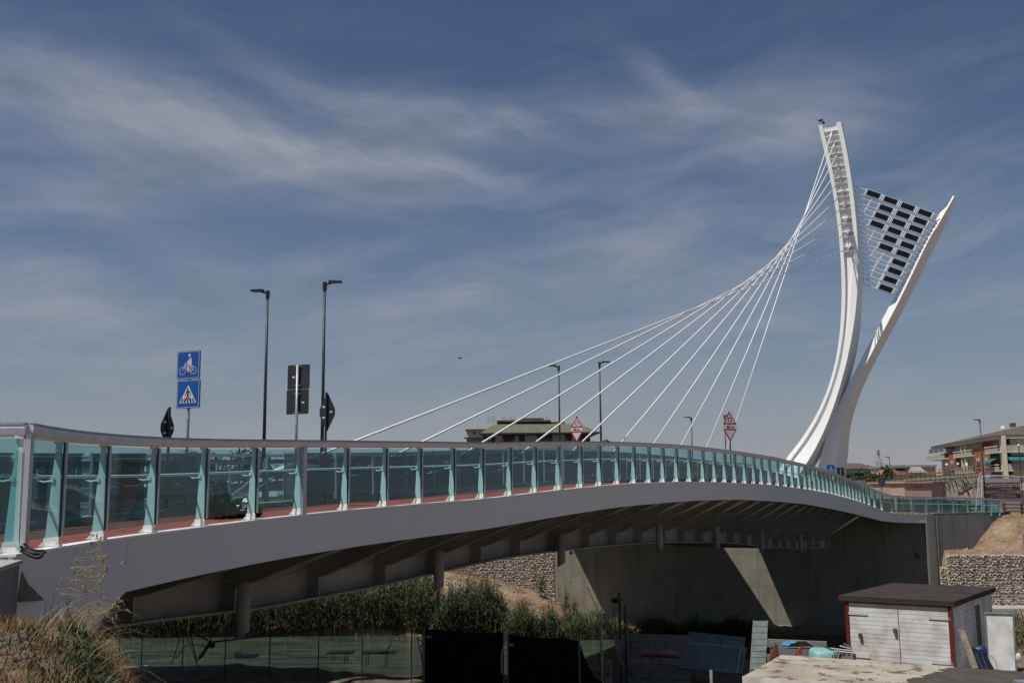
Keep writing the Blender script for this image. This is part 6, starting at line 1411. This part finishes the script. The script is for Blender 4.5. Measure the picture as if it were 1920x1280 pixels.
# leaning duckboard of painted planks
t = thing('duckboard', ya(1422, 1255, 31), 'upright duckboard of worn mint planks leaning by the block wall', 'duckboard')
MT['duck'] = mat('worn_mint_plank', (0.14, 0.21, 0.195), 0.8, col2=(0.12, 0.10, 0.10), vs=5)
for k in range(8):
    f0, f1 = k / 8 + .004, (k + 1) / 8 - .008
    q = lambda f, sd: ya(1414 - 6 * f if sd == 0 else 1440 - 5 * f, 1163 + 92 * f, 32 - 1.2 * f)
    MB().hexa([q(f1, 0), q(f1, 1), q(f1, 1) + V((0, 0.053, 0)), q(f1, 0) + V((0, 0.053, 0)), q(f0, 0), q(f0, 1), q(f0, 1) + V((0, 0.053, 0)), q(f0, 0) + V((0, 0.053, 0))]).build('plank', 'duck', t)
for sd in (0, 1): MB().tube(q(0, sd) + V((0, 0.092, 0)), q(1.05, sd) + V((0, 0.092, 0)), .03, n=4).build('batten', 'wood_grey', t)
# steel cage (tote frame), blue cloth, red tool, mint tank
a = ya(1461, 1213, 30); b = ya(1533, 1213, 30); Yc = a.y; t = thing('steel_cage', V((a.x, Yc, -8.1)), 'galvanised tote cage with a black sheet beside the mint tank', 'cage'); zt_ = a.z; zb_ = a.z - 1.0; yb = Yc + 1.4
m = MB()
for y in (Yc, yb):
    m.tube((a.x, y, zt_), (b.x, y, zt_), .02, n=5)
    for k in range(7): x = a.x + (b.x - a.x) * k / 6; m.tube((x, y, zt_), (x, y, zb_), .012, n=4)
for x in (a.x, b.x): m.tube((x, Yc, zt_), (x, yb, zt_), .02, n=5)
m.tube((a.x, Yc, zt_ - .3), (b.x, Yc, zt_ - .3), .012, n=4); m.build('cage_frame', 'galv', t)
m = MB().hexa([V((a.x + .5, Yc + .1, zt_ - .05)), V((b.x - .05, Yc + .1, zt_ - .1)), V((b.x - .05, yb - .1, zt_ - .05)), V((a.x + .5, yb - .1, zt_ - .05)), V((a.x + .6, Yc + .2, zt_ + .04)), V((b.x - .1, Yc + .2, zt_ + .03)), V((b.x - .1, yb - .2, zt_ + .05)), V((a.x + .6, yb - .2, zt_ + .05))]); m.build('black_sheet', 'black_cloth', t)
p = ya(1476, 1207, 30.4); tag(MB().blob(p, (0.264, 0.211, 0.092), 4, .35).blob(p + V((0.198, 0.132, 0.04)), (0.172, 0.132, 0.079), 6, .4).build('blue_cloth', 'blue_cloth'), 'crumpled bright blue cloth on top of the steel cage', 'cloth')
p = ya(1500, 1219, 29.7); m = MB()
for k in range(3): m.tube(p + V((-.13 + k * .05, 0, -.1)), p + V((.03 + k * .05, 0, .14)), .03, n=5)
m.tube(p + V((-0.198, 0, -0.106)), p + V((0.132, 0, -0.066)), .03, n=5); tag(m.build('red_bracket', 'red_plastic'), 'bright red metal bracket leaning on the front of the cage', 'bracket')
def roundbox(c, s, r):   # superellipsoid
    m = MB(); secs = []
    for i in range(9):
        a_ = -math.pi / 2 + math.pi * i / 8; cz = math.copysign(abs(math.sin(a_)) ** .45, math.sin(a_)) * s[2]; rr = max(.02, abs(math.cos(a_)) ** .4)
        secs.append([V(c) + V((s[0] * rr * math.copysign(abs(math.cos(b_)) ** .5, math.cos(b_)), s[1] * rr * math.copysign(abs(math.sin(b_)) ** .5, math.sin(b_)), cz)) for b_ in [2 * math.pi * j / 20 for j in range(20)]])
    return m.loft(secs)
t = thing('water_tank', ya(1543, 1240, 28.6), 'rounded mint green plastic tank with two straps beside the flat roof', 'tank'); p = ya(1543, 1231, 28.8); roundbox(p, (0.422, 0.554, 0.29), .1).build('body', 'mint', t, smooth=True)
for dx in (.18, .26): MB().poly([p + V((dx, -.57, -.26)), p + V((dx, -.53, .16)), p + V((dx, -.4, .3)), p + V((dx, .4, .3)), p + V((dx, .55, .13))], .012, 4).build('strap', 'rubber', t)
p = ya(1455, 1222, 29.5); tag(MB().hexa([p + V((-0.33, 0, -0.528)), p + V((0.132, 0, -0.528)), p + V((0.132, 0.264, -0.528)), p + V((-0.33, 0.264, -0.528)), p + V((-0.026, 0, 0.264)), p + V((0.079, 0, 0.264)), p + V((0.079, 0.198, 0.264)), p + V((-0.026, 0.198, 0.264))]).build('rusty_sheet', 'rust'), 'folded rusty brown sheet left of the steel cage', 'sheet')
t = thing('pipe_pile', ya(1585, 1218, 31), 'pile of thin white and rusty pipes between the tank and the shed', 'pipes')
for k, (xa, y0_, xb, yb_, c) in enumerate(((1552, 1214, 1596, 1219, 'foil'), (1556, 1217, 1598, 1221, 'rust'), (1560, 1219, 1598, 1223, 'foil'), (1575, 1210, 1597, 1216, 'foil'), (1582, 1206, 1598, 1214, 'galv'))): MB().tube(ya(xa, y0_, 31 - k * .1), ya(xb, yb_, 31 - k * .1), .03, n=5).build('pipe', c, t)
# ------------------------------------------------------------------ white shed
def peel_mat(name, base, under, thr, scale, rough=.7):
    m = bpy.data.materials.new(name); m.use_nodes = True; N = m.node_tree.nodes; L = m.node_tree.links; b = N['Principled BSDF']; b.inputs['Roughness'].default_value = rough
    tc = N.new('ShaderNodeTexCoord'); n = N.new('ShaderNodeTexNoise'); n.inputs['Scale'].default_value = scale; n.inputs['Detail'].default_value = 9; n.inputs['Roughness'].default_value = .72; n.inputs['Distortion'].default_value = .4
    L.new(tc.outputs['Object'], n.inputs[0]); r = N.new('ShaderNodeValToRGB'); L.new(n.outputs[0], r.inputs[0]); r.color_ramp.elements[0].position = thr; r.color_ramp.elements[0].color = (*under, 1); r.color_ramp.elements[1].position = thr + .018; r.color_ramp.elements[1].color = (*base, 1)
    n2 = N.new('ShaderNodeTexNoise'); n2.inputs['Scale'].default_value = scale * .45; n2.inputs['Detail'].default_value = 5; L.new(tc.outputs['Object'], n2.inputs[0]); r2 = N.new('ShaderNodeValToRGB'); L.new(n2.outputs[0], r2.inputs[0]); r2.color_ramp.elements[0].position = .35; r2.color_ramp.elements[0].color = (.72, .68, .62, 1); r2.color_ramp.elements[1].position = .6; r2.color_ramp.elements[1].color = (1, 1, 1, 1)
    mu = N.new('ShaderNodeMix'); mu.data_type = 'RGBA'; mu.blend_type = 'MULTIPLY'; mu.inputs['Factor'].default_value = 1; L.new(r.outputs[0], mu.inputs['A']); L.new(r2.outputs[0], mu.inputs['B']); L.new(mu.outputs['Result'], b.inputs['Base Color'])
    bp = N.new('ShaderNodeBump'); bp.inputs['Strength'].default_value = .4; bp.inputs['Distance'].default_value = .01; L.new(r.outputs[0], bp.inputs['Height']); L.new(bp.outputs[0], b.inputs['Normal']); return m
MT['shed_white'] = peel_mat('shed_white', (.66, .67, .68), (.25, .22, .20), .315, 3.2)
MT['roof_flat'] = peel_mat('weathered_roof_paint', (.40, .36, .30), (.12, .10, .085), .43, 1.3, .9)
MT['roof_felt'] = mat('brown_roof_felt', (0.085, 0.068, 0.058), 0.9, col2=(0.045, 0.035, 0.03), vs=1.5, bump=.4, bs=10)
MT['roof_dark'] = mat('dark_roof_felt', (0.045, 0.030, 0.024), 0.9, col2=(0.016, 0.012, 0.010), vs=1.1, bump=.3, bs=8)
Cc = ya(1787, 1190, 35.9); Cc.z = 0; an = math.radians(35); su = V((math.cos(an), -math.sin(an), 0)); sv = V((math.sin(an), math.cos(an), 0)); FW = 3.55; SD = 6.6
zr_ = ya(1788, 1131, 35.9).z; zt_ = ya(1785, 1139, 35.9).z; zb_ = ya(1785, 1247, 35.9).z - .45; 
sh = thing('shed', Cc - su * 1.8 + V((0, 0, zb_)), 'white boarded shed with double doors, red frame and dark brown flat roof', 'shed')
def sq(a, b, z): q = Cc - su * (FW - a) * KY + sv * b * KY; return V((q.x, q.y, z))    # a: along front from left, b: depth
def sbox(nm, a0, a1, b0, b1, z0, z1, m_, par=sh): return MB().hexa([sq(a0, b0, z0), sq(a1, b0, z0), sq(a1, b1, z0), sq(a0, b1, z0), sq(a0, b0, z1), sq(a1, b0, z1), sq(a1, b1, z1), sq(a0, b1, z1)]).build(nm, m_, par)
sbox('wall', .06, FW - .02, .12, SD, zb_, zt_ + .1, 'wood_grey')
for k, nm in enumerate(('door', 'door')):
    a0, a1 = (.10, .10 + (FW - .22) * .505) if k == 0 else (.12 + (FW - .22) * .505, FW - .12)
    d_ = sbox('door', a0, a1, .04, .115, zb_, zt_, 'shed_white'); nb__ = 15; hh = (zt_ - zb_) / nb__
    for j in range(nb__):
        sbox('board', a0 + .005, a1 - .005, .012, .037, zb_ + j * hh + .006, zb_ + (j + 1) * hh - .006, 'shed_white', d_)
    for zz in (zt_ - .48, zb_ + .52):
        aa = (.04, .75) if k == 0 else (FW - .75, FW - .04)
        MB().prism([sq(aa[0], -.02, zz - .06), sq(aa[1], -.02, zz - .06), sq(aa[1], -.02, zz + .06), sq(aa[0], -.02, zz + .06)], sv * .03).build('strap_hinge', 'foil', d_)
    q = (.42, zt_ - 1.49) if k == 0 else (1.62, zt_ - 1.16)
    if True: sbox('latch', q[0], q[0] + .10, -.10, -.0, q[1] - .1, q[1] + .12, 'rust', d_)
sbox('door_frame', -.03, .09, -.02, .16, zb_, zt_ + .03, 'red_metal'); sbox('door_frame', FW - .11, FW + .0, -.02, .16, zb_, zt_ + .03, 'red_metal')
sbox('lintel', .09, FW - .12, -.01, .1, zt_ + .005, zt_ + .06, 'red_metal')
nr_ = 12; hh = (zt_ + .08 - zb_) / nr_
for j in range(nr_):
    for (b0, b1) in ((.17, 2.3), (2.31, 3.55), (4.35, SD - .02)):
        sbox('board', FW - .018, FW + .012 + .004 * (j % 2), b0, b1 - .006, zb_ + j * hh + .006, zb_ + (j + 1) * hh - .006, 'shed_white')
sbox('side_door_dark_sheet', FW - .015, FW - .005, 3.56, 4.34, zb_, zt_ - .35, 'sign_black'); sbox('board', FW - .018, FW + .012, 3.56, 4.34, zt_ - .34, zt_ + .08, 'shed_white')  # black sheet stands in for the darkness inside the side doorway
drop = -.10
MB().hexa([sq(-.22, -.09, zt_ + .07), sq(FW + .13, -.09, zt_ + .07), sq(FW + .15, SD + .2, zt_ + .07 + drop), sq(-.22, SD + .2, zt_ + .07 + drop), sq(-.22, -.09, zr_ + .13), sq(FW + .13, -.09, zr_ + .11), sq(FW + .15, SD + .2, zr_ + .02), sq(-.22, SD + .2, zr_ + .02)]).build('roof', 'roof_dark', sh)
sbox('edge_board', FW + .02, FW + .06, -.1, SD, zt_ - .02, zt_ + .065, 'red_metal')
# door leaf standing open at the side
t = thing('metal_door', ya(1878, 1255, 36.5), 'tall grey steel door leaf standing open right of the white shed', 'metal door')
q4 = [(1853, 1256), (1905, 1257), (1899, 1149.5), (1846, 1148)]; P = [ya(x, y, Yk) for (x, y), Yk in zip(q4, (37.6, 36.8, 36.8, 37.6))]
MB().hexa(P + [p + V((0, 0.066, 0)) for p in P]).build('leaf', 'shed_white', t); e1 = (P[1] - P[0]).normalized(); e2 = (P[3] - P[0]).normalized()
for a, b in ((P[0], P[1]), (P[1], P[2]), (P[2], P[3]), (P[3], P[0])): MB().tube(a + V((0, -0.04, 0)), b + V((0, -0.04, 0)), .045, n=4).build('frame_rail', 'galv', t)
p0 = ya(1797, 1180, 34.5); p1 = ya(1822, 1252, 33.8); 
for k in range(2): o_ = V((.13 * k, .02 * k, 0)); tag(MB().hexa([p1 + o_, p1 + o_ + V((0.158, 0, 0)), p1 + o_ + V((0.158, 0.066, 0)), p1 + o_ + V((0, 0.066, 0)), p0 + o_, p0 + o_ + V((0.132, 0, 0)), p0 + o_ + V((0.132, 0.066, 0)), p0 + o_ + V((0, 0.066, 0))]).build('plank', 'wood_grey'), ['left one of the two planks leaning on the shed side', 'right one of the two planks leaning on the shed side'][k], 'plank')
t = thing('folding_chair', ya(1842, 1255, 33.5), 'dark blue plastic chair stack with thin metal legs beside the open door', 'chair')
p = ya(1843, 1230, 34); m = MB().loft([[p + V((-0.37, 0, 0.37)) + V((0, .3 * k, 0)) for k in (0, 1)] + [p + V((0.066, 0.396, 0.198)), p + V((0.066, 0, 0.198))], [p + V((-0.132, 0, -0.528)), p + V((-0.132, 0.396, -0.528)), p + V((0.449, 0.396, -0.528)), p + V((0.449, 0, -0.528))]]); m.blob(p + V((-0.026, 0.198, 0.132)), (0.33, 0.238, 0.29), 3, .12); m.build('seat_shell', 'navy', t)
MB().tube(p + V((-0.29, -0.04, 0.132)), p + V((-0.026, -0.066, -0.594)), .012, n=5).tube(p + V((-0.079, -0.066, 0.158)), p + V((0.132, -0.066, -0.594)), .012, n=5).poly([p + V((0.29, -0.066, 0.066)), p + V((0.475, -0.066, -0.132)), p + V((0.554, -0.066, -0.528))], .012, 5).build('legs', 'galv', t)
p = ya(1914, 1000, 42); tag(MB().tube(p + V((0.132, 0, 0)), V((p.x + .1, p.y, ya(1914, 1062, 42).z - 3)), .05, n=8).build('grey_post', 'galv'), 'thin pale grey post at the right edge in front of the gabions', 'post')
p = ya(1910, 1232, 36); tag(MB().blob(p, (0.132, 0.132, 0.211), 2, .1).build('white_bottle', 'foil'), 'small white container behind the open steel door', 'container')
# ------------------------------------------------------------------ flat roof in the foreground
zf_ = -4.32 * KY; fa = onz(1465, 1227, zf_); fb_ = onz(1786, 1248.5, zf_); fc_ = onz(2010, 1264, zf_); na = onz(1392, 1268, zf_); nd = (na - fa)
f0 = thing('flat_roof', fa, 'near flat roof slab with peeling cream paint, bottom right corner', 'roof')
nb2 = na + (fb_ - fa) * .98 + nd * .02; nc2 = nb2 + (fc_ - fb_)
def slab(nm, P4, z0, z1, m_, par, notch=False): return MB().hexa([V((p.x, p.y, z0)) for p in P4] + [V((p.x, p.y, z1)) for p in P4]).build(nm, m_, par)
# the cream sheet ends in a ragged edge over the brown felt
edge_t = fa.lerp(fb_, 1.0); n_ = 26; rnd = random.Random(8); rag = []
for k in range(n_ + 1):
    f = k / n_; a = fb_.lerp(nb2 + (fb_ - fa) * -.22, f); rag.append(a + (fb_ - fa) * rnd.uniform(-.03, .03) * (1 if 0 < k else 0))
MB().prism([V((p.x, p.y, zf_ - .012)) for p in [fa] + rag + [na]], (0, 0, 0.016)).build('cream_coating', 'roof_flat', f0)
slab('felt', [fa + V((0.026, -0.026, 0)), fc_, nc2, na + V((0.026, 0.026, 0))], zf_ - .16, zf_ - .014, 'roof_felt', f0)
slab('edge_trim', [na + (na - fa) * .004, nb2 + (nb2 - fb_) * .01, nb2, na], zf_ - .28, zf_ + .02, 'shed_white', f0)
slab('wall', [fa + V((0.132, -0.198, 0)), fc_ + V((0, -0.132, 0)), nc2 + V((0, 0.158, 0)), na + V((0.132, 0.158, 0))], -8.712, zf_ - .17, 'shed_white', f0)
p = ya(1914, 1272, 22.5); tag(MB().box(p + V((0.33, 0, -0.132)), (0.924, 0.396, 0.158)).build('metal_box', 'galv'), 'small grey metal channel end lying on the brown roof, right edge', 'box')

# ------------------------------------------------------------------ weeds on the near mound
n = 62000; bx = np.random.uniform(-6.4, -1.7, n); by = np.random.uniform(5.2, 12.4, n); keep = ~((bx < -5.6) & (by > 8.2)) & (vnoise(bx, by, 2.2, 31) > -.9) & (bx < -2.1 - .40 * (by - 8)); bx, by = bx[keep], by[keep]; bz = hnear(bx, by) - .02; n = len(bx)
g = vnoise(bx, by, 1.6, 21)
sel = g > .45
tag(npmesh('green_weeds', *blades(np.stack([bx, by, bz], 1)[sel], np.random.uniform(.04, .16, sel.sum()), np.random.uniform(.006, .015, sel.sum()), np.random.uniform(.3, 1.2, sel.sum()), droop=.6), 'weed', kind='stuff'), 'patches of green weeds on the dry mound at bottom left', 'weeds')
sel = ~sel
tag(npmesh('dry_grass', *blades(np.stack([bx, by, bz], 1)[sel], np.random.uniform(.05, .26, sel.sum()), np.random.uniform(.0025, .006, sel.sum()), np.random.uniform(.3, 1.2, sel.sum()), droop=.5), 'dry_grass', kind='stuff'), 'dense dry orange brown grass covering the mound at bottom left', 'grass')
n = 120; by = np.random.uniform(6.2, 9.5, n); bx = -3.25 - .40 * (by - 8) + np.random.uniform(-.35, .22, n); bz = hnear(bx, by); az_ = np.random.normal(.1, .7, n)
tag(npmesh('arching_straw', *blades(np.stack([bx, by, bz], 1), np.random.uniform(.22, .55, n), np.full(n, .004), np.random.uniform(.8, 1.5, n), az_, 7, .75), 'straw', kind='stuff'), 'long arching straw stems leaning right from the mound', 'grass')
rs2 = np.random.RandomState(4); LP, LQ = leaf_cloud((-3.95, 7.9, -1.08), (.9, 1.0, .12), 900, .016, 5, .2); LP2, LQ2 = leaf_cloud((-3.6, 7.3, -1.42), (.5, .6, .12), 600, .016, 6, .2)
tag(npmesh('leafy_weeds', *merge([(LP, LQ), (LP2, LQ2)]), 'weed', kind='stuff'), 'small leafed green bindweed tangled in the dry mound', 'weeds')
def dry_stalks(pxs, Y, label, seed):
    rn = random.Random(seed); t = thing('wild_oat', at(*pxs[0], Y), label, 'plant'); P = [at(x, y, Y) for x, y in pxs]; MB().poly(P, .0035, 4).build('stem', 'straw', t); m = MB(); tot = len(P)
    for k in range(34):
        f = rn.uniform(.45, 1.0) ** 1; i = min(tot - 2, int(f * (tot - 1))); q = P[i].lerp(P[i + 1], f * (tot - 1) - i); sp = (1.15 - f) * .42
        e = q + V((rn.uniform(-sp, sp * .7), rn.uniform(-.05, .05), rn.uniform(-.02, .06)))
        m.tube(q, e, .0012, n=3); d = V((rn.uniform(-.3, .3), 0, -1)).normalized() * -1; d = V((rn.uniform(-.5, .5), 0, rn.uniform(-.9, .1))).normalized()
        m.tube(e, e + d * .012, .0015, .0075, 4).tube(e + d * .012, e + d * .05, .0075, .0008, 4)
    m.build('seed_heads', 'straw', t)
dry_stalks([(145, 1180), (155, 1130), (161, 1095), (167, 1063)], 8.0, 'wild oat stalk with a full pale seed head, left of the two', 1)
dry_stalks([(172, 1185), (183, 1120), (190, 1075), (190, 1030), (184, 1008)], 8.1, 'taller thin wild oat stalk reaching the foot of the parapet', 2)
dry_stalks([(165, 1190), (190, 1160), (203, 1150), (214, 1128)], 7.9, 'short bent oat stalk leaning right over the dark girder', 3)
m = MB(); rn = random.Random(9)
for k in range(26):
    px = rn.uniform(75, 135); a = at(px, 1190, 8.6); b = a + V((rn.uniform(-.05, .16), 0, rn.uniform(.12, .36))); m.tube(a, b, .004, .0015, 4)
tag(m.build('dark_rushes', 'weed'), 'cluster of thin dark upright stems in front of the edge beam', 'plant')
m = MB(); rn = random.Random(10)
for k in range(90):
    px, py = rn.uniform(-5, 60), rn.uniform(1228, 1285); p = at(px, py, rn.uniform(6.6, 7.6)); z = float(hnear(p.x, p.y)); s = rn.uniform(.012, .04); m.blob((p.x, p.y, z + s * .2), (s, s * .8, s * .7), k, .12, 2)
tag(m.build('rubble', 'rubble', kind='stuff'), 'grey rubble showing through the weeds at the bottom left corner', 'rubble')
m = MB(); rn = random.Random(12)
for k in range(700):
    x, y = rn.uniform(-9, 1), rn.uniform(30, 38); z = float(hnear(x, y)); s = rn.uniform(.02, .07); m.blob((x, y, z), (s, s, s * .7), k, .3, 1)
tag(m.build('bank_pebbles', 'stone', kind='stuff'), 'pebbles and clods on the near bank behind the fence', 'pebbles')
# bird
p = at(863, 671, 60); b_ = thing('bird', p, 'small dark bird gliding in the open sky left of the cables', 'bird')
MB().blob(p, (.13, .05, .035), 1, .05).build('body', 'sign_black', b_)
for sg in (-1, 1): MB().prism([p + V((-.02, 0, 0)), p + V((.06, 0, 0)), p + V((.02 + sg * .16, sg * .3, .02))], (0, 0, .008)).build('wing', 'sign_black', b_)
